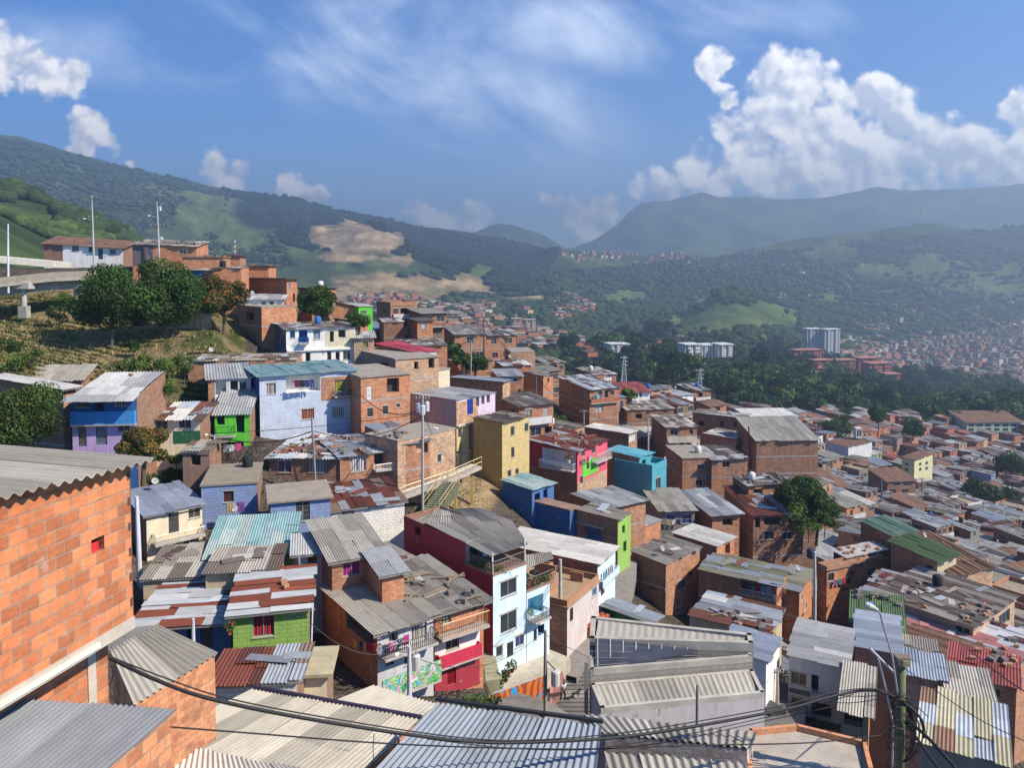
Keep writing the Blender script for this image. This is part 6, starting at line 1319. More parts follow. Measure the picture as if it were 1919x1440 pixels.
tree_at(1645, 815, 300, 5, 12, 'slender dark tree beside the church', dk, 19, 3000, .6, spread=.6)
tree_at(1570, 815, 330, 8, 9, 'low broad tree mass left of the church tower', dk, 20, 4000, .7)
tree_at(1710, 822, 330, 6, 9, 'tree behind the town rows left of the school', dk, 21, 3000, .7)
bc_ = {}
def bush_label(px, py):
    lm = min(LM2, key=lambda l: math.hypot(l[0] - px, l[1] - py)); sh = ' '.join(lm[3].split()[:7]); dx, dy = px - lm[0], py - lm[1]
    while sh.split()[-1] in ('and', 'with', 'a', 'the', 'of', 'on', 'by', 'over', 'long', 'its', 'in', 'left', 'right', 'beside', 'above', 'under'): sh = ' '.join(sh.split()[:-1])
    l_ = 'green bush ' + (('right of' if dx > 0 else 'left of') if abs(dx) > abs(dy) else ('below' if dy > 0 else 'above')) + ' the ' + sh; bc_[l_] = bc_.get(l_, 0) + 1
    return l_ if bc_[l_] == 1 else ORD[bc_[l_] - 1] + ' ' + l_
for i, (px, py, Y, r) in enumerate([(285, 700, 84, 1.6), (315, 715, 82, 2.0), (345, 700, 84, 1.8), (262, 690, 88, 1.4), (300, 745, 79, 1.6), (120, 575, 103, 1.6), (110, 600, 100, 1.8), (60, 690, 88, 1.8), (30, 700, 86, 1.8), (15, 660, 92, 1.6), (240, 700, 86, 1.3), (10, 740, 82, 2.0), (325, 893, 74, .9), (300, 903, 74, 1.0), (268, 905, 74, 1.1), (330, 866, 76, .8), (980, 745, 118, 1.3), (940, 731, 119, 1.3), (250, 655, 97, 1.0), (1520, 985, 98, 2.0), (1500, 985, 97, 2.2), (1535, 975, 98, 1.8), (1515, 1000, 96, 1.7), (1545, 990, 97, 1.5)]):
    p = at(px, py, Y); put(make_tree('bush', r, r * 1.5, 100 + i, 900, .22, rnd.choice([lt, mango, lt]), trunk=.05, nlobes=7), p.x, p.y, p.z - .3, 1, 0, bush_label(px, py), 'bush', 'bushes on the slope')
# wood across the valley: individual crowns
protos = [make_tree('wood_tree', 5.5, 10 + i % 3, 200 + i, 900, 1.05, colfn([(.038, .068, .022), (.055, .090, .026), (.028, .052, .020), (.078, .112, .032), (.042, .072, .030)][i], .4), trunk=.25, nlobes=10, sq=.8) for i in range(5)]
WOOD = [(1010,665),(1060,690),(1150,722),(1310,762),(1450,792),(1560,790),(1700,797),(1790,812),(1960,806),(1960,735),(1800,722),(1700,705),(1600,700),(1480,672),(1400,665),(1310,650),(1180,640),(1080,668)]
def wood_label(px, py):
    t_ = py - float(np.interp(px, [1010, 1310, 1450, 1960], [665, 762, 792, 806])); row = 'at the near edge of the valley wood' if t_ > -28 else 'amid the valley wood' if t_ > -75 else 'at the upper edge of the valley wood'
    side = 'near the steel pylons' if px < 1230 else 'below the white apartments' if px < 1420 else 'below the red complex' if px < 1640 else 'towards the school'
    return f'dark green tree {row} {side}'
placed = []; used = set(); k = 0; tries = 0
while k < 290 and tries < 6000:
    tries += 1; px, py = rnd.uniform(1000, 1970), rnd.uniform(640, 815)
    if not inpoly(px, py, WOOD): continue
    p = hit(px, py, 240)
    if p is None or any((q - p).length < 7.0 for q in placed): continue
    placed.append(p); i = rnd.randrange(5); t = protos[i] if i not in used else copy_tree(protos[i]); used.add(i)
    put(t, p.x, p.y, p.z - 1, rnd.uniform(1.0, 1.9) * (1 + max(0, p.y - 500) / 1200), rnd.uniform(0, 6.28), wood_label(px, py), 'tree', 'trees of the valley wood'); k += 1
for i in range(5):
    if i not in used: put(protos[i], 60 + i * 9, 460, gz(60 + i * 9, 460) - 1, 1, 0, 'dark green tree of the wood filling the valley behind the houses', 'tree', 'trees of the valley wood')
# far woods: one mass of low crowns
def np_mesh(name, V, Fc, Cf, m, label):
    me = bpy.data.meshes.new(name); k = Fc.shape[1]; me.vertices.add(len(V)); me.vertices.foreach_set('co', V.astype(np.float32).ravel())
    me.loops.add(Fc.size); me.loops.foreach_set('vertex_index', Fc.astype(np.int32).ravel()); me.polygons.add(len(Fc))
    me.polygons.foreach_set('loop_start', (np.arange(len(Fc)) * k).astype(np.int32)); me.polygons.foreach_set('loop_total', np.full(len(Fc), k, np.int32)); me.polygons.foreach_set('use_smooth', np.ones(len(Fc), bool))
    ca = me.color_attributes.new('Col', 'FLOAT_COLOR', 'CORNER'); c = np.ones((Fc.size, 4), np.float32); c[:, :3] = np.repeat(Cf, k, 0); ca.data.foreach_set('color', c.ravel()); me.update(); me.materials.append(M(m))
    o = bpy.data.objects.new(name, me); sc.collection.objects.link(o); return tag(o, label, 'trees', kind='stuff')
import itertools
def far_wood(name, label, polys, seed, ymin=480):
    rg = random.Random(seed); ico_v = []; ph = (1 + 5 ** .5) / 2
    for a, b in ((1, ph), (-1, ph), (1, -ph), (-1, -ph)): ico_v += [(0, a, b), (a, b, 0), (b, 0, a)]
    ico_v = [Vector(v).normalized() for v in ico_v]
    fs = [f for f in itertools.combinations(range(12), 3) if all(abs((ico_v[f[x]] - ico_v[f[y]]).length - 1.0515) < .02 for x, y in ((0, 1), (1, 2), (0, 2)))]
    ff = []
    for f in fs:
        a, b, c = [ico_v[q] for q in f]; ff.append(f if (b - a).cross(c - a).dot(a) > 0 else (f[0], f[2], f[1]))
    IV = np.array([tuple(v) for v in ico_v], np.float32); FI = np.array(ff, np.int32); CE = []; SZ = []; CO = []
    for P_, n, base, size in polys:
        xs = [p[0] for p in P_]; ys = [p[1] for p in P_]; k = tr = 0
        while k < n and tr < n * 5:
            tr += 1; px, py = rg.uniform(min(xs), max(xs)), rg.uniform(min(ys), max(ys))
            if not inpoly(px, py, P_): continue
            p = hit(px, py, ymin)
            if p is None or p.y > 3300: continue
            r_ = min(NR - 1, int(np.searchsorted(gY, p.y))); c_ = int(np.clip((px + 700) / 3400 * NA, 0, NA - 1))
            dens_ = 1 - max(wm[r_, c_], wq[r_, c_] * .97)
            if wq[r_, c_] > .25 or rg.random() > dens_ * np.clip((n1[r_, c_] * .5 + n2[r_, c_] * .5 - .30) * -6 + 2.1, .12, 1): continue
            k += 1; sz = size * rg.choice([.6, .8, 1, 1, 1.3, 1.8]) * rg.uniform(.8, 1.2) * (1 + p.y / 3500); g_ = rg.uniform(.65, 1.3)
            CE.append((p.x, p.y, p.z + sz * .3)); SZ.append(sz); CO.append([x * g_ for x in base])
    n = len(CE); rs = np.random.RandomState(seed); CE = np.array(CE, np.float32); SZ = np.array(SZ, np.float32)
    V = CE[:, None, :] + IV[None] * SZ[:, None, None] * rs.uniform(.7, 1.15, (n, 12, 1)) * np.array([1, 1, .8], np.float32)
    np_mesh(name, V.reshape(-1, 3), (FI[None] + 12 * np.arange(n)[:, None, None]).reshape(-1, 3), np.repeat(np.array(CO, np.float32), 20, 0), 'leafmatte', label)
fg_ = (.044, .070, .027)
far_wood('hillside_woods', 'trees and scrub covering the far valley sides and mountain flanks', [
 ([(640,520),(1000,520),(1500,470),(1919,430),(1960,600),(1700,640),(1500,690),(1300,650),(1100,650),(1000,620),(700,600)], 26000, fg_, 3.6),
 ([(430,360),(560,375),(640,398),(800,432),(1050,468),(1000,560),(900,540),(760,480),(560,470),(480,440)], 12000, (.020, .036, .020), 3.6),
 ([(0,360),(120,395),(240,455),(300,500),(0,500)], 3000, (.07, .10, .028), 2.4),
 ([(0,260),(430,360),(560,500),(300,480),(0,380)], 5000, fg_, 3.8),
 ([(560,560),(760,560),(1000,620),(1130,655),(1060,690),(700,640)], 2400, fg_, 3.4)], 5)
far_wood('valley_undergrowth', 'low dark undergrowth between the trees of the valley wood', [(WOOD, 2600, (.026, .045, .018), 3.2)], 6, 240)
# dry grass on the slope
mb = MB()
for _ in range(9000):
    px, py = rnd.uniform(-20, 450), rnd.uniform(560, 760); p = hit(px, py, 74)
    if p is None or p.y > 122 or (px > 180 and py > 715 and px < 340): continue
    if fb(np.array([p.x / 6]), np.array([p.y / 6]), 3, 71)[0] < .4: continue
    c = rnd.choice([(.38, .29, .14), (.30, .23, .11), (.15, .17, .05), (.13, .16, .05), (.42, .34, .17)]); h_ = rnd.uniform(.2, .6)
    for _k in range(3):
        a = rnd.uniform(0, 6.28); d = Vector((math.cos(a), math.sin(a), 0)) * .12; tp = p + Vector((rnd.uniform(-.3, .3), rnd.uniform(-.3, .3), h_)); mb.poly([p - d, p + d, tp], 'leaf', c)
tag(mb.build('dry_grass'), 'dry brown grass and weeds on the steep slope', 'grass', kind='stuff')
# ---------------------------------------------------------------- poles, lamps, pylons, cables
GP = 'utility poles'
def pole(px, yt, yb, Y, label, r=.14, c=(.42, .42, .40), arms=(), trafo=0, lamp=None, lean=0, name='utility_pole', dyb=0, band=False):
    a = at(px + lean, yt, Y); b = at(px, yb, Y); b = Vector((b.x, b.y, b.z)); rt = root(name, b, label, name.replace('_', ' ') if 'pole' in name else 'street lamp', GP)
    mb = MB(); mb.tube([b - Z3 * 1.5, b.lerp(a, .5), a], [r * 1.15, r, r * .75], 10, 'conc' if c[0] > .2 else 'solid', c)
    mb.build('shaft', rt)
    for zz, ln in arms:
        m2 = MB(); p = a - Z3 * zz; m2.box(p - Vector((ln / 2, .06, .05)), Vector((ln, 0, 0)), Vector((0, .1, 0)), Z3 * .1, 'metal', (.25, .22, .2))
        for s_ in (-.45, -.2, .2, .45): m2.tube([p + Vector((ln * s_, 0, .05)), p + Vector((ln * s_, 0, .22))], .045, 6, 'solid', (.5, .42, .36))
        m2.build('crossarm', rt)
    for k in range(trafo):
        m2 = MB(); an = k * 2.1 + .6; p = a - Z3 * (1.0 + .1 * k) + Vector((math.cos(an) * .42, math.sin(an) * .42, 0)); m2.tube([p - Z3 * .45, p + Z3 * .35, p + Z3 * .42], [.24, .24, .16], 10, 'metal', (.62, .63, .62)); m2.tube([p + Z3 * .4, p + Z3 * .6], .05, 5, 'solid', (.3, .2, .15)); m2.build('transformer', rt)
    if lamp:
        dx, dz = lamp; m2 = MB(); p = a - Z3 * abs(dz); m2.tube([p, p + Vector((dx * .6, -.1, .3)), p + Vector((dx, -.15, .35))], .035, 6, 'metal', (.5, .5, .5)); m2.build('lamp_arm', rt); m3 = MB(); m3.tube([p + Vector((dx, -.15, .35)), p + Vector((dx * 1.35 if abs(dx) > .3 else dx + .5, -.2, .3))], [.07, .13], 8, 'plaster', (.8, .8, .78)); m3.build('lamp_head', rt)
    if band: m2 = MB(); m2.tube([b + Z3 * .3, b + Z3 * 1.3], r * 1.2 + .01, 10, 'plaster', (.65, .42, .03)); m2.build('yellow_band', rt)
    return a
TP = {}
TP['a'] = pole(176, 366, 492, 131, 'tall pale concrete power pole above the white hilltop house', arms=((.4, 1.8), (3.6, 1.5)), lamp=(-1.0, 4.2), lean=-4)
TP['b'] = pole(299, 378, 492, 127, 'tall pale power pole in front of the painted gable house', arms=((.5, 1.6), (3.8, 2.2)), lamp=(-1.0, 2.6), lean=-5, trafo=1)
TP['c'] = pole(15, 420, 528, 104, 'plain white lamp post on the overpass edge', r=.13, c=(.6, .62, .66))
TP['d'] = pole(792, 742, 962, 71, 'slender power pole with a bank of grey transformers in the middle of the houses', r=.13, trafo=3, arms=((.25, 1.3),), lamp=(1.0, 3.3), c=(.34, .34, .34))
TP['e'] = pole(592, 783, 905, 72, 'leaning thin wooden pole before the curved brick row', r=.10, lean=-8, c=(.24, .22, .19))
TP['f'] = pole(402, 815, 896, 78, 'slim pale pole at the pink railed terrace', r=.12, lamp=(-.6, .3), c=(.5, .52, .56))
TP['g'] = pole(262, 931, 1080, 57, 'pale leaning pole beside the cream plaster house', r=.17, lean=-6, c=(.55, .57, .62))
TP['h'] = pole(1050, 1049, 1214, 64, 'concrete pole with yellow band at the street corner', r=.17, band=True, c=(.45, .43, .40))
TP['i'] = pole(1022, 1182, 1350, 51.5, 'pole with big white transformer at the top of the street stairs', r=.13, c=(.30, .28, .26))
m2 = MB(); pt = at(1041, 1270, 51.2); m2.tube([pt - Z3 * .55, pt + Z3 * .35, pt + Z3 * .45], [.3, .3, .26], 12, 'metal', (.7, .7, .68)); m2.tube([TP['i'] - Z3 * 2.0, pt + Z3 * .5], .05, 5, 'metal', (.15, .13, .12)); tag(m2.build('pole_transformer', None, pt), 'white drum transformer hanging above the shaded stairs', 'transformer')
TP['j'] = pole(907, 597, 678, 133, 'dark wooden pole with tangled crossarms on the crest', r=.15, arms=((.3, 2.6), (1.1, 2.0)), c=(.12, .10, .09))
TP['k'] = pole(882, 638, 706, 125, 'green grey pole on the crest left of the blue grey roof', r=.13, arms=((.3, 1.8),), c=(.25, .28, .26), lean=1)
TP['l'] = pole(1003, 706, 812, 116, 'thin dark green pole beside the stilted brick house', r=.11, c=(.10, .12, .10), lean=2)
TP['m'] = pole(1094, 768, 838, 122, 'short pole with wires in front of the big brown brick house', r=.14, arms=((.3, 1.2),), c=(.24, .23, .22))
TP['n'] = pole(1215, 784, 850, 127, 'pole with white insulators by the house with potted plants', r=.13, c=(.42, .42, .40), arms=((.3, 1.0),))
TP['o'] = pole(1406, 800, 862, 126, 'dark slanted pole right of the two storey white fronted house', r=.14, c=(.08, .07, .06), lean=-3)
TP['p'] = pole(1527, 1035, 1185, 76, 'tall pale pole right of the mossy grey roofed house', r=.15, c=(.5, .5, .48))
TP['q'] = pole(1652, 900, 962, 190, 'dark pole in the lower town by the blue and white sheds', r=.2, c=(.15, .14, .13))
TP['r'] = pole(1728, 897, 942, 228, 'pole by the town street near the yellow apartment house', r=.2, c=(.2, .19, .18))
TP['s'] = pole(1457, 1254, 1340, 57, 'thin pole beside the three storey grey and white house', r=.12, arms=((.3, 1.0),), c=(.40, .39, .36))
TP['t'] = pole(767, 1212, 1297, 43, 'pale pole rising before the graffiti parapet with a curved lamp', r=.13, lamp=(-.55, -.7), trafo=1, c=(.52, .52, .56))
TP['u'] = pole(1307, 1283, 1352, 37, 'short grey post in front of the modern building wall', r=.08, c=(.28, .27, .26))
TP['v'] = pole(581, 1132, 1278, 42, 'thin white plastic pipe standing at the lime green house corner', r=.05, c=(.66, .66, .64), lean=5, name='standing_pipe')
TP['w'] = pole(1002, 662, 700, 150, 'thin far pole right of the orange box house', r=.12, c=(.15, .14, .13))
TP['x'] = pole(671, 572, 600, 118, 'slim dark pole on the green tower house balcony', r=.06, c=(.1, .1, .1))
TP['y'] = pole(362, 1160, 1212, 43, 'pale water pipe post before the blue fronted house', r=.10, c=(.5, .52, .58))
# mossy near pole with its bracket, lamp and cable coils
a = at(1690, 1250, 24.5); b = at(1684, 1520, 24.5); rt = root('utility_pole', b, 'mossy near power pole wrapped in black cables at the lower right', 'utility pole', GP); mb = MB()
mb.tube([b, b.lerp(a, .5), a], [.15, .14, .125], 16, 'solid', (.10, .11, .05)); mb.tube([a - Z3 * .02, a + Z3 * .25], .11, 12, 'conc', (.3, .28, .22)); mb.build('shaft', rt, None, True)
mb = MB(); mb.cbox(a + Vector((0, 0, .30)), .42, .3, .08, 'solid', (.16, .13, .08)); mb.cbox(a + Vector((.05, -.1, .18)), .22, .22, .18, 'solid', (.22, .2, .12)); mb.build('cap', rt)
mb = MB(); mb.tube([at(1682, 1300, 24.2), at(1672, 1230, 24.1), at(1655, 1172, 24.0), at(1650, 1152, 23.9), at(1643, 1143, 23.8)], .032, 8, 'metal', (.42, .43, .45)); mb.build('lamp_arm', rt)
mb = MB(); mb.tube([at(1645, 1144, 23.8), at(1636, 1139, 23.7), at(1626, 1134, 23.5), at(1622, 1133, 23.5)], [.04, .07, .09, .04], 10, 'plaster', (.45, .46, .46)); mb.tube([at(1634, 1135, 23.7), at(1634, 1130, 23.7)], .05, 10, 'plaster', (.04, .2, .6)); mb.build('lamp_head', rt)
mb = MB(); mb.tube([at(1630, 1216, 24), at(1676, 1262, 24.3)], .04, 6, 'metal', (.55, .56, .58)); mb.tube([at(1646, 1236, 24), at(1662, 1300, 24.2), at(1674, 1360, 24.3), at(1672, 1440, 24.3)], .03, 6, 'metal', (.4, .4, .42)); mb.build('bracket', rt)
rg = random.Random(5); mb = MB()
for k in range(16):
    y0 = 1300 + rg.uniform(0, 100); w_ = rg.uniform(14, 26); pts = [at(1686 + w_ * math.cos(t), y0 + rg.uniform(8, 14) * math.sin(t) + rg.uniform(-1, 1), 24.4 + .3 * math.sin(t)) for t in np.linspace(0, 6.28, 14)]; mb.tube(pts, .012, 4, 'solid', (.015, .015, .018))
for k in range(9):
    x1 = 1705 + rg.uniform(0, 25); pts = [at(1686 + (x1 - 1686) * math.sin(t) , 1320 + 55 * (1 - math.cos(t)), 24.2) for t in np.linspace(0, 3.14, 14)]; mb.tube(pts, .018, 5, 'solid', (.012, .012, .014))
mb.build('cable_coil', rt)
def cable(label, pts, r, c=(.012, .011, .013), group='overhead cables', n=24, name='overhead_cable'):
    P_ = [at(*p) for p in pts]; out = []
    for i in range(len(P_) - 1):
        p0, p1, p2, p3 = P_[max(0, i - 1)], P_[i], P_[i + 1], P_[min(len(P_) - 1, i + 2)]
        for k in range(n):
            t = k / n; out.append(.5 * ((2 * p1) + (p2 - p0) * t + (2 * p0 - 5 * p1 + 4 * p2 - p3) * t * t + (3 * p1 - p0 - 3 * p2 + p3) * t ** 3))
    out.append(P_[-1]); mb = MB(); mb.tube(out, r, 6, 'solid', c); return tag(mb.build(name, None, out[len(out) // 2], True), label, 'cable', group)
cable('thickest black cable bundle sweeping across the bottom to the mossy pole', [(203,1232,14),(290,1274,14.8),(400,1312,15.8),(600,1352,17.3),(850,1388,19),(1000,1392,20),(1200,1378,21.2),(1450,1335,22.8),(1560,1306,23.6),(1620,1295,24),(1660,1300,24.1),(1700,1322,24.2),(1728,1352,24),(1732,1385,23.8)], .042)
cable('black cable twisted along the top of the thickest bundle', [(203,1230,14.02),(300,1268,14.9),(420,1308,16),(600,1344,17.3),(850,1382,19),(1000,1388,20),(1200,1370,21.2),(1450,1327,22.8),(1560,1299,23.6),(1640,1292,24),(1700,1312,24.2),(1740,1345,24)], .016)
cable('thin black cable hanging just under the thickest bundle', [(300,1362,19),(480,1376,19.5),(700,1393,20),(900,1402,20.5),(1100,1405,21),(1300,1398,22),(1500,1394,23),(1610,1384,23.8),(1660,1378,24.2)], .02)
cable('second thin black cable crossing the blue grey roof', [(800,1386,19.5),(950,1403,20),(1100,1406,21),(1250,1392,22),(1400,1360,23),(1560,1325,24)], .012)
cable('thin cable looping below the modern building wall', [(1125,1404,22),(1300,1375,22.5),(1500,1330,23.4),(1600,1302,24)], .012)
cable('black cable falling to the lower right corner from the mossy pole', [(1700,1350,24),(1740,1385,22),(1790,1440,20)], .05)
cable('second black cable falling to the lower right corner', [(1698,1356,24),(1725,1395,22),(1765,1450,20)], .05)
cable('long thin black cable crossing the yellow rust roof to the right edge', [(1690,1250,24.4),(1760,1300,23),(1840,1352,22),(1925,1392,21)], .012)
cable('thin black cable from the pink checked roof corner to the mossy pole', [(1815,1218,45),(1880,1270,38),(1925,1300,34)], .03)
cable('long cable drop hanging from the thickest bundle before the wall', [(1622,1300,23.8),(1618,1340,23.5),(1616,1400,23.3),(1616,1445,23.2)], .02)
cable('thin dangling cable over the beige roof', [(701,1376,18.5),(699,1405,18.5),(702,1445,18.5)], .01)
cable('small black cable loop on the beige gabled roof', [(204,1234,20),(212,1262,20),(206,1285,20)], .015)
def wires(label, A, Bp, sags, r=.022, grp='overhead cables', off=((0, 0, 0),)):
    for k, sg in enumerate(sags):
        o_ = Vector(off[k % len(off)]); a_, b_ = A + o_, Bp + o_; out = [a_.lerp(b_, t) - Z3 * sg * 4 * t * (1 - t) for t in np.linspace(0, 1, 22)]; mb = MB(); mb.tube(out, r, 4, 'solid', (.03, .03, .032)); tag(mb.build('overhead_cable', None, a_), label, 'cable', grp)
wires('overhead line between the two hilltop poles', TP['a'], TP['b'], (1.0, 1.3), .03, off=((0, 0, -.2), (0, .3, -.5)))
wires('overhead line from the left border to the first hilltop pole', at(-60, 350, 110), TP['a'], (1.5, 2.0), .03, off=((0, 0, 0), (.5, 0, -.6)))
wires('overhead line running right from the second hilltop pole', TP['b'], at(470, 515, 124), (.8,), .03)
wires('dark cable from the transformer pole to the white painted brick house', at(676, 740, 85), TP['d'] - Z3 * 1.2, (1.2,), .05)
wires('dark cable from the transformer pole to the leaning wooden pole', TP['d'] - Z3 * 1.6, at(400, 812, 78), (.3,), .03)
wires('cable from the leaning wooden pole to the bright green balcony house', at(586, 808, 72), at(420, 822, 78), (.7,), .05)
wires('cable from the leaning wooden pole towards the brick row', at(588, 808, 72), TP['d'] - Z3 * 1.8, (1.2,), .04)
wires('slack cable from the transformer pole down to the walkway', TP['d'] - Z3 * 1.5, at(850, 868, 80), (.6, 1.0), .02)
wires('tangled crest cable between the two crest poles', TP['j'] - Z3 * .6, TP['k'], (.6, 1.2), .06)
wires('crest cable running from the dark pole down to the forest side', TP['j'], at(1010, 700, 140), (1.2, 1.8), .05)
wires('crest cable running left from the dark pole', TP['k'], at(700, 655, 118), (1.4,), .06)
wires('cable from the thin dark green pole to the short wired pole', TP['l'], TP['m'], (1.0,), .03)
wires('cable from the short wired pole to the insulator pole', TP['m'], TP['n'], (1.2, 1.6), .03)
wires('cable crossing the street from the banded pole', TP['h'], at(985, 1165, 56), (.5, .9), .02)
wires('cable from the lamp pole to the brick house wall', TP['t'], at(584, 1170, 41), (1.0,), .02)
wires('cable from the lamp pole to the crimson parapet', TP['t'] - Z3 * .5, TP['i'], (1.5,), .02)
wires('cable between the stairs pole and the thin pole near the grey house', TP['i'] - Z3 * .3, TP['s'], (2.0,), .02)
wires('cable from the thin pole to the mossy pole', TP['s'], at(1688, 1300, 24.6), (.8, 1.2), .015)
def pylon(px, yt, yb, Y, label):
    a, b = at(px, yt, Y), at(px, yb, Y); H_ = a.z - b.z; rt = root('pylon', b, label, 'pylon', 'steel lattice pylons'); mb = MB(); s0, s1 = H_ * .09, H_ * .02; leg = []
    for sx, sy in ((-1, -1), (1, -1), (1, 1), (-1, 1)): leg.append([Vector((b.x + sx * (s0 + (s1 - s0) * t), b.y + sy * (s0 + (s1 - s0) * t), b.z + H_ * t)) for t in np.linspace(0, 1, 10)])
    for l in leg: mb.tube(l, .12, 4, 'metal', (.55, .57, .6))
    for i in range(9):
        for k in range(4): mb.tube([leg[k][i], leg[(k + 1) % 4][i + 1]], .07, 3, 'metal', (.55, .57, .6), False); mb.tube([leg[(k + 1) % 4][i], leg[k][i + 1]], .07, 3, 'metal', (.55, .57, .6), False)
    mb.build('mast', rt); mb = MB()
    for t in (.70, .82, .95): p = b + Z3 * H_ * t; mb.tube([p - Vector((H_ * .13, 0, 0)), p + Vector((H_ * .13, 0, 0))], .12, 4, 'metal', (.55, .57, .6)); mb.tube([p - Vector((H_ * .13, 0, 0)), p + Z3 * H_ * .05, p + Vector((H_ * .13, 0, 0))], .07, 3, 'metal', (.55, .57, .6))
    mb.build('crossarm', rt); return a
y1 = pylon(1169, 668, 724, 300, 'steel lattice pylon rising behind the brick row with patched roof'); y2 = pylon(1311, 692, 752, 330, 'steel lattice pylon standing in front of the wood near the white fronted house')
wires('power line strung between the two pylons', y1, y2, (6, 7, 8), .08, 'pylon lines', ((-3, 0, -1), (3, 0, -1), (0, 0, -3)))
wires('power line climbing from the pylon over the wooded hill', y2, at(1440, 590, 900), (10, 12), .15, 'pylon lines', ((-3, 0, -1), (3, 0, -1)))
def mast(px, yt, yb, Y, label, r, stripes):
    a, b = at(px, yt, Y), at(px, yb, Y); mb = MB(); n = 7
    for k in range(n):
        p, q = b.lerp(a, k / n), b.lerp(a, (k + 1) / n); mb.tube([p, q], r, 6, 'metal', ((.6, .08, .06) if k % 2 else (.75, .75, .75)) if stripes else (.3, .32, .36))
    tag(mb.build('antenna_mast', None, b), label, 'mast')
mast(440, 450, 484, 300, 'thin red and white striped antenna mast behind the skyline houses', .22, True); mast(1725, 383, 420, 2950, 'very distant antenna mast on the right hill top', 1.8, False)
mast(1310, 354, 362, 5350, 'tiny mast on the summit of the far blue mountain', 3, False)
mb = MB(); c0 = at(862, 906, 84); mb.box(c0, Vector((.22, 0, 0)), Vector((0, .2, 0)), Z3 * 4.4, 'solid', (.05, .045, .045)); mb.box(c0 + Vector((-.9, -.002, 3.2)), Vector((2.0, 0, 0)), Vector((0, .2, 0)), Z3 * .25, 'solid', (.05, .045, .045)); tag(mb.build('cross', None, c0), 'tall black cross before the yellow chapel wall', 'cross')
# church bell tower
rt = root('bell_tower', at(1609, 822, 272), 'small white bell tower with tall openings beside the clay tiled church', 'tower'); mb = MB(); q = at(1604, 822, 272); mb.box(q, Vector((2.2, 0, 0)), Vector((0, 2.2, 0)), Z3 * 3.6, 'plaster', C('wh')); mb.build('wall', rt); mb = MB()
for k in range(2): mb.box(q + Vector((.35 + k * .9, -.03, .8)), Vector((.6, 0, 0)), Vector((0, .02, 0)), Z3 * 2.2, 'glass', (.05, .06, .07))
mb.build('openings', rt)
# ---------------------------------------------------------------- laundry
SH = {'shirt': [(-.28, 0), (-.26, -.38), (.26, -.38), (.28, 0), (.24, .22), (.46, .12), (.52, .24), (.2, .38), (-.2, .38), (-.52, .24), (-.46, .12), (-.24, .22)], 'trousers': [(-.2, .45), (.2, .45), (.24, -.5), (.07, -.5), (0, .15), (-.07, -.5), (-.24, -.5)], 'towel': [(-.32, .5), (.32, .5), (.33, -.5), (-.33, -.5)]}
def garment(kind, p, c, label, s=1.0, dirv=Vector((1, 0, 0)), group='washing on the line'):
    rg = random.Random(int(p.x * 100)); dirv = dirv.normalized(); n = Vector((dirv.y, -dirv.x, 0)); mb = MB(); pts = SH[kind]
    q = [p + dirv * x * s * .8 + Z3 * y * s * .8 + n * (.05 * math.sin(x * 9 + y * 7) + rg.uniform(-.02, .02)) for x, y in pts]
    if kind == 'shirt': tri = [(0, 1, 2, 3), (0, 3, 4, 11), (4, 7, 8, 11), (4, 5, 6, 7), (8, 9, 10, 11)]
    elif kind == 'trousers': tri = [(0, 1, 4), (1, 2, 3, 4), (0, 4, 5, 6)]
    else: tri = [(0, 1, 2, 3)]
    for f in tri: mb.poly([q[i] for i in f], 'cloth', c); mb.poly([q[i] - n * .015 for i in f][::-1], 'cloth', c)
    m_ = len(q)
    for i in range(m_): mb.poly([q[i], q[(i + 1) % m_], q[(i + 1) % m_] - n * .015, q[i] - n * .015], 'cloth', c)
    tag(mb.build(kind, None, p), label, kind, group)
CN = {'yellow': '#D8B020', 'maroon': '#5A1A3A', 'pink': '#D85A90', 'red': '#B02030', 'orange': '#D85A28', 'pale blue': '#8AB8D0', 'white': '#D8D8D8', 'grey': '#808890', 'dark blue': '#26306A', 'black': '#202024', 'magenta': '#B8308A', 'violet': '#7A4A9A', 'beige': '#B8A478', 'teal': '#2A7A80'}
def line(x0, y0, x1, y1, Y0, Y1, items, where, s=.8):
    a, b = at(x0, y0, Y0), at(x1, y1, Y1); mb = MB(); mb.tube([a.lerp(b, t) - Z3 * .06 * math.sin(3.14 * t) for t in np.linspace(0, 1, 8)], .012, 4, 'solid', (.3, .3, .3)); tag(mb.build('clothes_line', None, a), 'clothes line ' + where, 'line')
    n = len(items)
    for i, (k, cn) in enumerate(items):
        t = (i + .5) / n; p = a.lerp(b, t) - Z3 * (.3 * s + .06); side = ' at the left end' if i == 0 else ' at the right end' if i == n - 1 else ''
        prev = '' if i == 0 else f' next to the {items[i-1][1]} {items[i-1][0]}'
        lb_ = f'{cn} {k} hanging {where}{prev or side}'
        if len(lb_.split()) > 16: lb_ = f'{cn} {k}{prev or side} {where}'
        if len(lb_.split()) > 16: lb_ = ' '.join(lb_.split()[:16])
        garment(k, p, lin(CN[cn]), lb_, s, b - a, 'washing ' + where)
line(662, 1198, 705, 1210, 48.3, 46.4, [('shirt', 'yellow'), ('shirt', 'grey'), ('trousers', 'maroon'), ('towel', 'beige'), ('shirt', 'red'), ('towel', 'red'), ('towel', 'orange')], 'on the left balcony of the striped roof house')
line(710, 1213, 765, 1190, 46.0, 47.6, [('shirt', 'grey'), ('trousers', 'dark blue'), ('shirt', 'black'), ('shirt', 'pink'), ('shirt', 'pale blue'), ('shirt', 'maroon'), ('shirt', 'grey'), ('towel', 'magenta')], 'on the front railing of the striped roof house')
line(426, 944, 456, 942, 65.4, 65.7, [('towel', 'beige'), ('shirt', 'white'), ('towel', 'violet')], 'on the sky blue brick wall', 1.1)
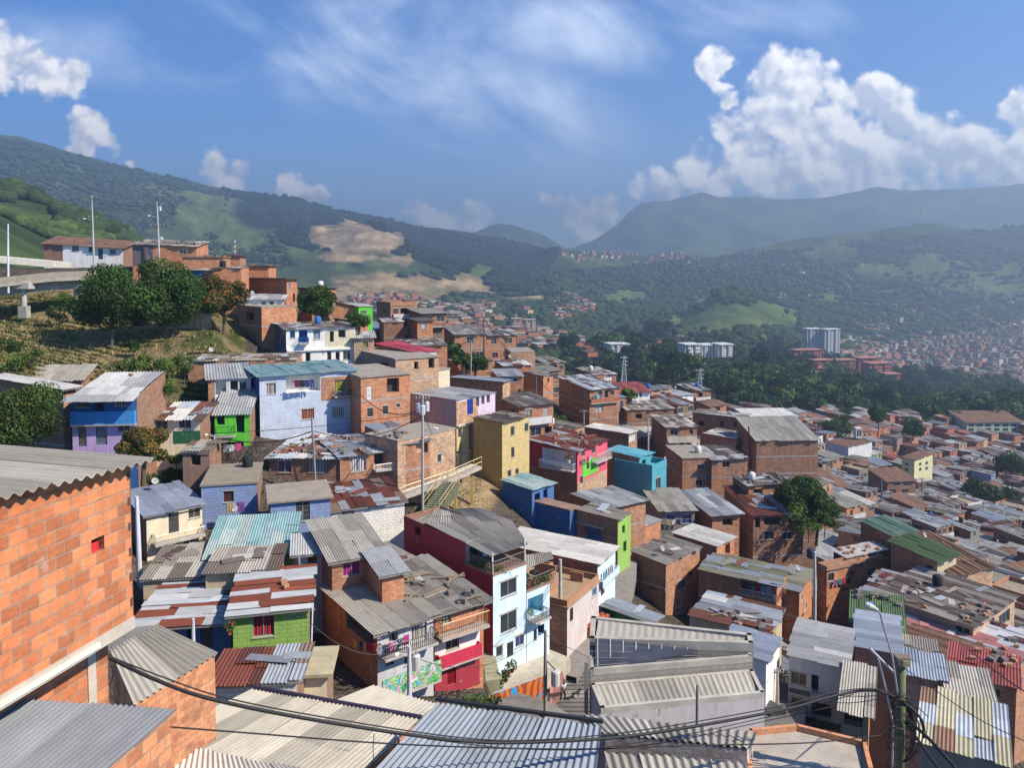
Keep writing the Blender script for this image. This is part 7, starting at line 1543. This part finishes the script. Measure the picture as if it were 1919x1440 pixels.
line(552, 712, 590, 711, 84.6, 86, [('shirt', 'maroon'), ('shirt', 'black'), ('shirt', 'dark blue'), ('trousers', 'dark blue')], 'in the open loggia', 1.3)
line(418, 834, 452, 832, 79.2, 79.5, [('shirt', 'grey'), ('shirt', 'white'), ('towel', 'pink')], 'above the pink railed terrace', 1.2)
line(540, 1222, 562, 1216, 43, 43.5, [('shirt', 'dark blue'), ('towel', 'dark blue')], 'at the lime green house corner', 1.0)
line(1104, 969, 1134, 970, 82, 83, [('towel', 'white'), ('towel', 'violet')], 'on the blue based terrace', 1.3)
line(1395, 1096, 1448, 1102, 79, 78, [('shirt', 'maroon'), ('shirt', 'grey'), ('towel', 'red'), ('towel', 'pale blue'), ('towel', 'white')], 'in the laundry balcony under olive roof', 1.2)
line(648, 684, 668, 684, 103, 103.5, [('towel', 'white'), ('towel', 'white'), ('towel', 'white')], 'on the yellow fronted house balcony', 1.0)
line(575, 684, 604, 684, 103, 103.2, [('trousers', 'dark blue'), ('shirt', 'yellow'), ('shirt', 'teal')], 'on the white house lower balcony', 1.2)
# ---------------------------------------------------------------- loose bricks, planks and junk on roofs
def onroof(rt_label, items, group):
    src = None
    for px, py, kind in items:
        best = None
        for nm_, (P0, U, W, wd, dp, zf, Y, st, ro) in INFO.items():
            d = raydir(px, py)
            # intersect ray with the roof plane through iteration
            y = Y + 3
            for _ in range(12):
                p = d * (y / d.y); u = (p - P0).xy.dot(U.xy); v = (p - P0).xy.dot(W.xy); z = zf(u, v) + .1; y = z / d.z * d.y if d.z < 0 else y
                if y > 600 or y < 3: break
            if 0 <= u <= wd and 0 <= v <= dp and (best is None or y < best[0]): best = (y, Vector((p.x, p.y, z)))
        if not best: continue
        p = best[1] + Z3 * .1; mb = MB()
        if kind == 'b': mb.cbox(p, .42, .26, .2, 'brick', C('br'), rnd.uniform(0, 3)); nm_, cat = 'loose_brick', 'brick'
        elif kind == 's':
            mb.cbox(p, .5, .4, .3, 'conc', (.16, .14, .13), rnd.uniform(0, 3)); nm_, cat = 'loose_stone', 'stone'
            for k in range(len(mb.V)): x_, y_, z_ = mb.V[k]; h_ = ((x_ * 13.7 + y_ * 7.1 + z_ * 3.3) % 1 - .5) * .12; mb.V[k] = (x_ + h_, y_ - h_, z_ + h_)
        else: a = rnd.uniform(0, 3.1); mb.cbox(p, rnd.uniform(1.2, 2.6), .12, .06, 'solid', (.24, .18, .12), a); nm_, cat = 'plank', 'plank'
        tag(mb.build(nm_, None, p), f'{nm_.replace("_", " ")} lying on {rt_label}', cat, group)
rr = random.Random(9)
def scat(x0, y0, x1, y1, n, kinds): return [(rr.uniform(x0, x1), rr.uniform(y0, y1), rr.choice(kinds)) for _ in range(n)]
onroof('the striped tin roof', scat(430, 1085, 540, 1125, 9, 'bs') + scat(300, 1105, 380, 1140, 6, 'bs'), 'loose weights on the striped tin roof')
onroof('the rusty roof of the curved brick row', scat(510, 820, 730, 852, 46, 'bbsp'), 'loose things on the curved row roof')
onroof('the dark tin roof below the crimson wall', scat(770, 1080, 890, 1130, 26, 'ppps'), 'planks on the dark tin roof')
onroof('the tin roof above the long brick house', scat(700, 810, 800, 830, 10, 'bs'), 'loose weights above the long brick house')
onroof('the brick weighted grey roof', scat(1800, 1135, 1880, 1170, 26, 'bs'), 'loose weights on the brick weighted roof')
onroof('the pink checked roof', scat(1820, 1200, 1915, 1250, 16, 'bs'), 'loose weights on the pink checked roof')
onroof('the white roof of the corner shelter', scat(1568, 1018, 1650, 1050, 30, 'bb'), 'brown bricks on the white roof')
onroof('the long tin row beside the modern building', scat(1300, 1145, 1470, 1185, 22, 'bsp'), 'loose weights on the long tin row')
onroof('the zinc roof over the left blue house', scat(150, 712, 250, 740, 7, 'bs'), 'loose weights on the zinc roof at the left')
onroof('the low cream house patchwork roof', scat(270, 765, 365, 783, 8, 'bs'), 'loose weights on the patchwork roof')
onroof('the rooftops of the brick pair', scat(1380, 890, 1480, 912, 14, 'ps'), 'junk on the lifted tin roof')
onroof('the dark rust roof of the crimson house', scat(1040, 812, 1120, 838, 12, 'bs'), 'loose weights on the crimson house roof')
onroof('the worn roof of the sky blue house', scat(385, 895, 480, 910, 12, 'psb'), 'junk on the sky blue house')
onroof('the rubble covered shed', scat(268, 1035, 500, 1065, 26, 'psb'), 'junk on the rubble covered sheds')
onroof('the long rusty roof over the white and violet house', scat(1600, 1090, 1740, 1140, 16, 'psb'), 'junk on the long rusty roof')
mb = MB()
for k, (x, y, w_, h_) in enumerate([(1098, 1208, 3, 8), (1110, 1200, 3, 9), (1122, 1180, 4, 9), (1138, 1168, 3, 8)]): pass
for k, (px, py, Y, nx, nz_, lab) in enumerate([(1098, 1208, 66, 3, 8, 'front stack of orange hollow bricks by the street'), (1112, 1192, 68, 4, 8, 'middle stack of orange hollow bricks by the street'), (1140, 1172, 70, 3, 9, 'rear tall stack of orange hollow bricks by the street')]):
    p = at(px, py, Y); mb = MB()
    for i in range(nx):
        for j in range(3):
            for q in range(nz_ - (i + j) % 2): mb.cbox(p + Vector((i * .44, j * .32, q * .225 + .1)), .40 + rnd.uniform(-.02, .02), .28, .21, 'brick', lin(rnd.choice(['#D0663A', '#B9552E', '#D97A4E'])), .5)
    tag(mb.build('brick_stack', None, p), lab, 'brick stack', 'stacks of bricks by the street')
# water tanks, dishes and washing on the other houses
tc_ = 0
for nm_, v_ in list(INFO.items()):
    P0, U, W, wd, dp, zf, Y, st, ro = v_; o_ = bpy.data.objects.get(nm_)
    if o_ is None or Y < 60 or wd < 4 or st == 'none': continue
    sh = ' '.join(o_['label'].split()[:9]); r_ = rr.random(); u, v = rr.uniform(.8, wd - 1), rr.uniform(.8, dp - 1); p = P0 + U * u + W * v + Z3 * (zf(u, v) + .14)
    if r_ < .16 and st in ('flat', 'rubble', 'mixed', 'open'):
        cn, hx = rr.choice([('blue', '#2A62A8'), ('black', '#1C1C1E'), ('white', '#C8C8C4'), ('dark grey', '#3A3C40')]); mb = MB(); mb.tube([p, p + Z3 * .08, p + Z3 * .85, p + Z3 * 1.0, p + Z3 * 1.06], [.44, .48, .48, .3, .14], 12, 'plaster', lin(hx)); tag(mb.build('water_tank', None, p, True), f'{cn} water tank on the {sh}', 'water tank', 'rooftop water tanks')
    elif r_ < .24:
        mb = MB(); mb.tube([p, p + Z3 * .7], .03, 5, 'metal', (.4, .4, .4)); c0 = p + Z3 * .75; ax = Vector((.6, -.6, .5)).normalized(); a_ = ax.cross(Z3).normalized(); b_ = ax.cross(a_)
        ring = [c0 + ax * .12 + (a_ * math.cos(t) + b_ * math.sin(t)) * .30 for t in np.linspace(0, 6.283, 13)[:-1]]
        for k in range(12): mb.poly([c0, ring[k], ring[(k + 1) % 12]], 'plaster', (.33, .33, .33)); mb.poly([c0 - ax * .02, ring[(k + 1) % 12], ring[k]], 'plaster', (.4, .4, .4))
        mb.tube([c0, c0 + ax * .5], .015, 4, 'metal', (.3, .3, .3)); tag(mb.build('satellite_dish', None, p), f'grey satellite dish on the {sh}', 'satellite dish', 'rooftop dishes')
    elif r_ < .44 and Y < 170 and 60 < Y:
        n_ = Vector((U.y, -U.x, 0)); z_ = zf(0, 0) - 1.0; a_ = P0 + U * .6 + n_ * .35 + Z3 * z_; ks = [(rr.choice(['shirt', 'towel', 'trousers']), rr.choice(list(CN))) for _ in range(rr.randint(3, 5))]
        mb = MB(); mb.tube([a_, a_ + U * min(3.2, wd - 1)], .012, 4, 'solid', (.3, .3, .3)); tag(mb.build('clothes_line', None, a_), 'clothes line on the ' + sh, 'line', 'clothes lines')
        for k, (kd, cn) in enumerate(ks): garment(kd, a_ + U * (.35 + k * .62) - Z3 * .36, lin(CN[cn]), f'{cn} {kd} drying on the {sh}', .95, U, 'washing on house fronts')
# boards leaning by the roofless house
for k, cn in enumerate(['#4F7A66', '#6A6A5A', '#C8C8C0', '#5A6A60', '#8A7A66', '#4A7060']):
    p = at(1079 + k * 3.6, 1166 - k * 2.4, 66 + k * .25); mb = MB(); mb.box(p, Vector((.5, .35, 0)), Vector((.03, -.04, 0)), Vector((.25, .2, 1.9)), 'plaster', lin(cn)); tag(mb.build('leaning_board', None, p), f'old door board leaning on the white wall beside the roofless house', 'board', 'boards leaning by the roofless house')
# potted plants on balconies
def plants(pts, label, group, s=1.0, fl=.14):
    for k, (px, py, Y) in enumerate(pts):
        p = at(px, py, Y); rt = root('potted_plant', p, label, 'plant', group); mb = MB(); mb.tube([p, p + Z3 * .22 * s], [.1 * s, .14 * s], 8, 'plaster', lin(rnd.choice(['#B05A3A', '#D8D8D0', '#8A4A30']))); mb.build('pot', rt); mb = MB()
        leaf_blob(mb, p + Z3 * .5 * s, .36 * s, 110, .13 * s, colfn((.07, .13, .03), .5, (.55, .05, .08), fl), 1.0); mb.build('leaves', rt)
plants([(x, 1076 + (924 - x) * -.36, 57.3 + (x - 924) * .042) for x in range(930, 984, 7)] + [(x, 1078 - (924 - x) * .3, 57.4 + (924 - x) * .04) for x in range(892, 922, 8)], 'potted plant with red flowers on the light blue house top terrace', 'plants on the top terrace')
plants([(x, 1106 - (x - 987) * .3, 59.6 + (x - 987) * .045) for x in range(990, 1030, 6)], 'potted plant on the light blue house side terrace', 'plants on the side terrace', 1.1)
plants([(994, 1155, 59.3), (1016, 1147, 61)], 'flower pot in the railing of the light blue house lower balcony', 'plants on the lower balcony', .8)
plants([(883, 1157, 52.5), (878, 1160, 52.3)], 'leafy palm pot on the brick balcony above the crimson parapet', 'plants on the brick balcony', 1.6)
plants([(430, 1190, 43.3)], 'flowering plant in a white hanging pot at the lime green house corner', None, 1.0)
plants([(1066, 868, 97), (1262, 844, 130), (1257, 845, 130)], 'green potted plant on a mid slope house balcony', 'plants on mid slope balconies', 1.6)
plants([(930 + i * 6, 1300 - i * 9 + (i % 2) * 6, 55) for i in range(6)], 'plant in the little garden left of the stairs plaza', 'plants by the plaza', 1.1, .03)
plants([(866 + i * 9, 1331 + (i % 3) * 4, 48) for i in range(8)], 'leafy plant on the dark wall behind the blue grey roof', 'plants behind the blue grey roof', 1.2, 0)
# white plastic chair, blue tank, motorbike
def chair(p, c, label, s=1.0, rz=0):
    rt = root('plastic_chair', p, label, 'chair'); f = lambda x, y, z: p + Vector((x * math.cos(rz) - y * math.sin(rz), x * math.sin(rz) + y * math.cos(rz), z)) * s
    mb = MB(); mb.cbox(f(0, 0, .42), .46 * s, .44 * s, .04 * s, 'plaster', c, rz); mb.build('seat', rt); mb = MB(); mb.box(f(-.22, .2, .44), f(.22, .2, .44) - f(-.22, .2, .44), f(-.22, .23, .44) - f(-.22, .2, .44), f(-.22, .3, .9) - f(-.22, .2, .44), 'plaster', c); mb.build('backrest', rt)
    for sx in (-1, 1):
        for sy in (-1, 1): mb = MB(); mb.tube([f(sx * .24, sy * .22, 0), f(sx * .2, sy * .19, .42)], .022 * s, 6, 'plaster', c); mb.build('leg', rt)
        mb = MB(); mb.tube([f(sx * .23, -.2, .42), f(sx * .24, -.2, .64), f(sx * .23, .22, .66)], .02 * s, 6, 'plaster', c); mb.build('armrest', rt)
chair(at(431, 874, 79.3), (.75, .75, .73), 'white plastic chair on the pink railed terrace', 1.2, .3); chair(at(1858, 1352, 48), (.55, .68, .32), 'pale green plastic chair on the bare roof terrace at the right', 1.5, 2.5)
def bike(p, rz, c, label):
    rt = root('motorbike', p, label, 'motorbike', 'motorbikes by the alley'); ca2, sa2 = math.cos(rz), math.sin(rz); f = lambda x, y, z: p + Vector((x * ca2 - y * sa2, x * sa2 + y * ca2, z))
    for x in (-.62, .62):
        w1 = MB(); w1.tube([f(x + .27 * math.cos(t), 0, .3 + .27 * math.sin(t)) for t in np.linspace(0, 6.283, 17)], .05, 6, 'solid', (.02, .02, .02), False); wo2 = w1.build('wheel', rt); w1 = MB()
        for t in np.linspace(0, 3.14, 4)[:3]: w1.tube([f(x + .25 * math.cos(t), 0, .3 + .25 * math.sin(t)), f(x - .25 * math.cos(t), 0, .3 - .25 * math.sin(t))], .012, 4, 'metal', (.6, .6, .6))
        w1.tube([f(x, -.06, .3), f(x, .06, .3)], .06, 8, 'metal', (.6, .6, .6)); w1.build('rim', wo2)
    mb = MB(); mb.tube([f(-.62, 0, .3), f(-.1, 0, .35), f(.35, 0, .75), f(.62, 0, .3)], .05, 6, 'metal', (.3, .3, .32)); mb.tube([f(-.05, 0, .28), f(-.05, 0, .55)], .16, 8, 'metal', (.35, .35, .36)); mb.build('frame', rt)
    mb = MB(); mb.tube([f(-.1, 0, .78), f(.12, 0, .82), f(.34, 0, .76)], [.08, .17, .09], 10, 'plaster', c); mb.build('tank', rt); mb = MB(); mb.tube([f(-.75, 0, .78), f(-.45, 0, .74), f(-.1, 0, .76)], [.06, .13, .10], 8, 'solid', (.02, .02, .02)); mb.build('seat', rt)
    mb = MB(); mb.tube([f(.32, -.32, 1.0), f(.38, 0, .95), f(.32, .32, 1.0)], .02, 6, 'metal', (.3, .3, .3)); mb.tube([f(.42, 0, .8), f(.5, 0, .8)], .09, 8, 'metal', (.8, .8, .8)); mb.build('handlebar', rt)
bike(at(1424, 1392, 55), .3, (.4, .05, .05), 'dark red motorbike parked in the alley beside the modern building wall'); bike(at(1446, 1394, 54), .9, (.5, .5, .52), 'grey motorbike parked right of the dark red one in the alley')
mb = MB(); q = at(1446, 1352, 55); mb.cbox(q, 1.5, 1.4, 2.0, 'metal', (.05, .055, .065), .5)
for k in range(len(mb.V)): x_, y_, z_ = mb.V[k]; mb.V[k] = (x_ + .1 * math.sin(z_ * 5), y_, z_)
tag(mb.build('covered_stall', None, q - Z3), 'stall wrapped in dark plastic sheet in the alley above the motorbikes', 'stall')
for px, py, Y, cn, lab in [(1432, 1352, 56, '#2A6AB0', 'small blue water tank in the alley by the dark stall'), (1520, 946 + 100, 86, '#26304A', 'dark blue water tank by the white corner roof shelter'), (663, 640, 114, '#4A4AA8', 'violet blue barrel on the flat roof below the green tower house')]:
    p = at(px, py, Y); mb = MB(); mb.tube([p, p + Z3 * .1, p + Z3 * .9, p + Z3 * 1.05, p + Z3 * 1.1], [.42, .46, .46, .3, .12], 14, 'plaster', lin(cn)); tag(mb.build('water_tank', None, p, True), lab, 'water tank')
# ---------------------------------------------------------------- people and dog
def skin_fig(name, segs, c, parent, sub=1):
    """segs: chains of (point, radius); the first chain is the root"""
    me = bpy.data.meshes.new(name); vs = []; es = []; rs = []; key = {}
    for ch in segs:
        prev = None
        for p, r in ch:
            k = tuple(round(x, 3) for x in p)
            if k not in key: key[k] = len(vs); vs.append(p); rs.append(r)
            i = key[k]
            if prev is not None and prev != i: es.append((prev, i))
            prev = i
    me.from_pydata(vs, es, [])
    ob = bpy.data.objects.new(name, me); sc.collection.objects.link(ob); ob.parent = parent
    m1 = ob.modifiers.new('skin', 'SKIN'); m1.use_smooth_shade = True
    for i, r in enumerate(rs): me.skin_vertices[0].data[i].radius = (r, r)
    me.skin_vertices[0].data[0].use_root = True
    m2_ = ob.modifiers.new('sub', 'SUBSURF'); m2_.levels = sub; m2_.render_levels = sub
    key2 = 'skin_%02x%02x%02x' % tuple(int(min(1, x) * 255) for x in c)
    if key2 not in MATS:
        def bb(g, b): b.inputs['Base Color'].default_value = c + (1,); b.inputs['Roughness'].default_value = .7
        mat(key2, bb)
    me.materials.append(MATS[key2]); return ob
def person(p, rz, pose, label, top, legs_, skin=(.25, .13, .08), hair=(.02, .015, .012), s=1.0):
    rt = root('person', p, label, 'person'); rt.rotation_euler = (0, 0, rz); rt.scale = (s, s, s); lean = pose.get('lean', 0); st = pose.get('step', .0)
    hip = Vector((0, 0, .92)); ch = Vector((0, -lean * .8, 1.32)); nk = Vector((0, -lean, 1.47)); hd = Vector((0, -lean * 1.12 - .02, 1.64)); bod = [[(hip, .13), (Vector((0, -lean * .4, 1.12)), .125), (ch, .15), (nk, .055), (hd - Z3 * .05, .075), (hd + Z3 * .02, .1), (hd + Z3 * .09, .085)], [(hd - Z3 * .05, .075), (hd + Vector((0, -.10, -.02)), .03)]]
    for sx in (-1, 1):
        kn = Vector((sx * .1, -st * sx * .5 - .04, .5)); ft = Vector((sx * .11, st * sx * -.35 + (.08 if sx * st > 0 else .15) * abs(st) * 3, .08 + (0.06 if st and sx < 0 else 0)))
        bod.append([(hip, .13), (Vector((sx * .1, 0, .88)), .095), (kn, .062), (ft, .042), (ft + Vector((sx * .01, -.16, -.04)), .035)])
        sh = ch + Vector((sx * .19, 0, .06)); el = sh + Vector((sx * .07, .05 - pose.get('reach', 0) * .5 * (sx > 0), -.27)); wr = el + Vector((0, -.12 - pose.get('reach', 0) * (sx > 0), -.2 + pose.get('reach', 0) * (sx > 0))); hn = wr + (wr - el).normalized() * .09
        bod.append([(ch, .15), (sh, .06), (el, .042), (wr, .028), (hn, .03)])
        for k in range(4): d = (wr - el).normalized(); o_ = Vector((.018 * (k - 1.5), 0, 0)); bod.append([(hn, .03), (hn + o_ + d * .05, .009), (hn + o_ * 1.1 + d * (.085 - .008 * abs(k - 1.2)) + Vector((0, -.015, 0)), .008)])
        bod.append([(hn, .03), (hn + Vector((-sx * .035, -.02, -.01)), .010), (hn + Vector((-sx * .045, -.035, -.03)), .008)])
    skin_fig('body', bod, skin, rt)
    sh_ = [[(hip + Z3 * .03, .15), (Vector((0, -lean * .4, 1.12)), .145), (ch, .168), (ch + Z3 * .1, .08)]]
    for sx in (-1, 1): s_ = ch + Vector((sx * .19, 0, .06)); sh_.append([(ch, .168), (s_, .078), (s_ + Vector((sx * .06, .03, -.2)), .062)])
    skin_fig('shirt', sh_, top, rt); tr = [[(hip, .145)]]
    for sx in (-1, 1):
        kn = Vector((sx * .1, -st * sx * .5 - .04, .5)); ft = Vector((sx * .11, st * sx * -.35 + (.08 if sx * st > 0 else .15) * abs(st) * 3, .14)); tr.append([(hip, .145), (Vector((sx * .1, 0, .87)), .108), (kn, .078), (ft, .06)])
    skin_fig('trousers', tr, legs_, rt); skin_fig('hair', [[(hd + Vector((0, .03, .0)), .095), (hd + Vector((0, .02, .07)), .103), (hd + Vector((0, .0, .11)), .07)]], hair, rt)
    mb = MB()
    for sx in (-1, 1): mb.cbox(Vector((sx * .035, hd.y - .095, hd.z + .02)), .022, .012, .012, 'solid', (.02, .02, .02))
    mb.cbox(Vector((0, hd.y - .098, hd.z - .055)), .05, .012, .01, 'solid', (.25, .05, .05)); ORG['_o'] = Vector((0, 0, 0)); mb.build('face', rt, (0, 0, 0))
person(at(1055, 1316, 57.6), .6, dict(lean=.12, step=.22), 'person in a pale shirt and dark trousers walking down the shaded stairs', (.55, .55, .60), (.02, .02, .03))
person(at(1019, 1212, 62), 2.4, dict(lean=.08, reach=.15), 'person in a white and blue top standing by the railing above the ramp', (.50, .55, .75), (.05, .08, .25))
def dog(p, rz):
    rt = root('dog', p, 'small black dog standing on the shaded stairs landing', 'dog'); rt.rotation_euler = (0, 0, rz)
    b = [[(Vector((-.22, 0, .36)), .085), (Vector((0, 0, .37)), .09), (Vector((.2, 0, .38)), .105), (Vector((.32, 0, .48)), .06), (Vector((.38, 0, .56)), .065), (Vector((.50, 0, .53)), .03)], [(Vector((-.22, 0, .36)), .085), (Vector((-.36, 0, .46)), .018), (Vector((-.42, 0, .56)), .01)]]
    for sy in (-1, 1):
        b.append([(Vector((.2, 0, .38)), .105), (Vector((.2, sy * .07, .26)), .04), (Vector((.19, sy * .07, .13)), .022), (Vector((.21, sy * .07, .02)), .024)])
        b.append([(Vector((-.22, 0, .36)), .085), (Vector((-.2, sy * .07, .26)), .05), (Vector((-.29, sy * .07, .15)), .022), (Vector((-.25, sy * .07, .02)), .024)])
        b.append([(Vector((.38, 0, .56)), .065), (Vector((.36, sy * .045, .66)), .018)])
    skin_fig('body', b, (.015, .013, .012), rt)
dog(at(1079, 1308, 58.2), .4)
# ---------------------------------------------------------------- air
mb = MB(); mb.box((-9000, -60, -420), (18000, 0, 0), (0, 8200, 0), (0, 0, 1040), 'haze'); 
def B_haze(g, b):
    o = [n for n in g.t.nodes if n.type == 'OUTPUT_MATERIAL'][0]; g.t.nodes.remove(b)
    v = g.n('ShaderNodeVolumePrincipled'); v.inputs['Color'].default_value = (.57, .76, 1.0, 1); v.inputs['Density'].default_value = HAZE_D; v.inputs['Anisotropy'].default_value = .4
    g.t.links.new(v.outputs[0], o.inputs['Volume'])
BUILD['haze'] = B_haze
HAZE_D = .00033
if not NOHAZE: hz_ = mb.build('haze'); hz_['kind'] = 'stuff'; hz_['label'] = 'pale bluish haze in the valley air'; hz_['category'] = 'haze'
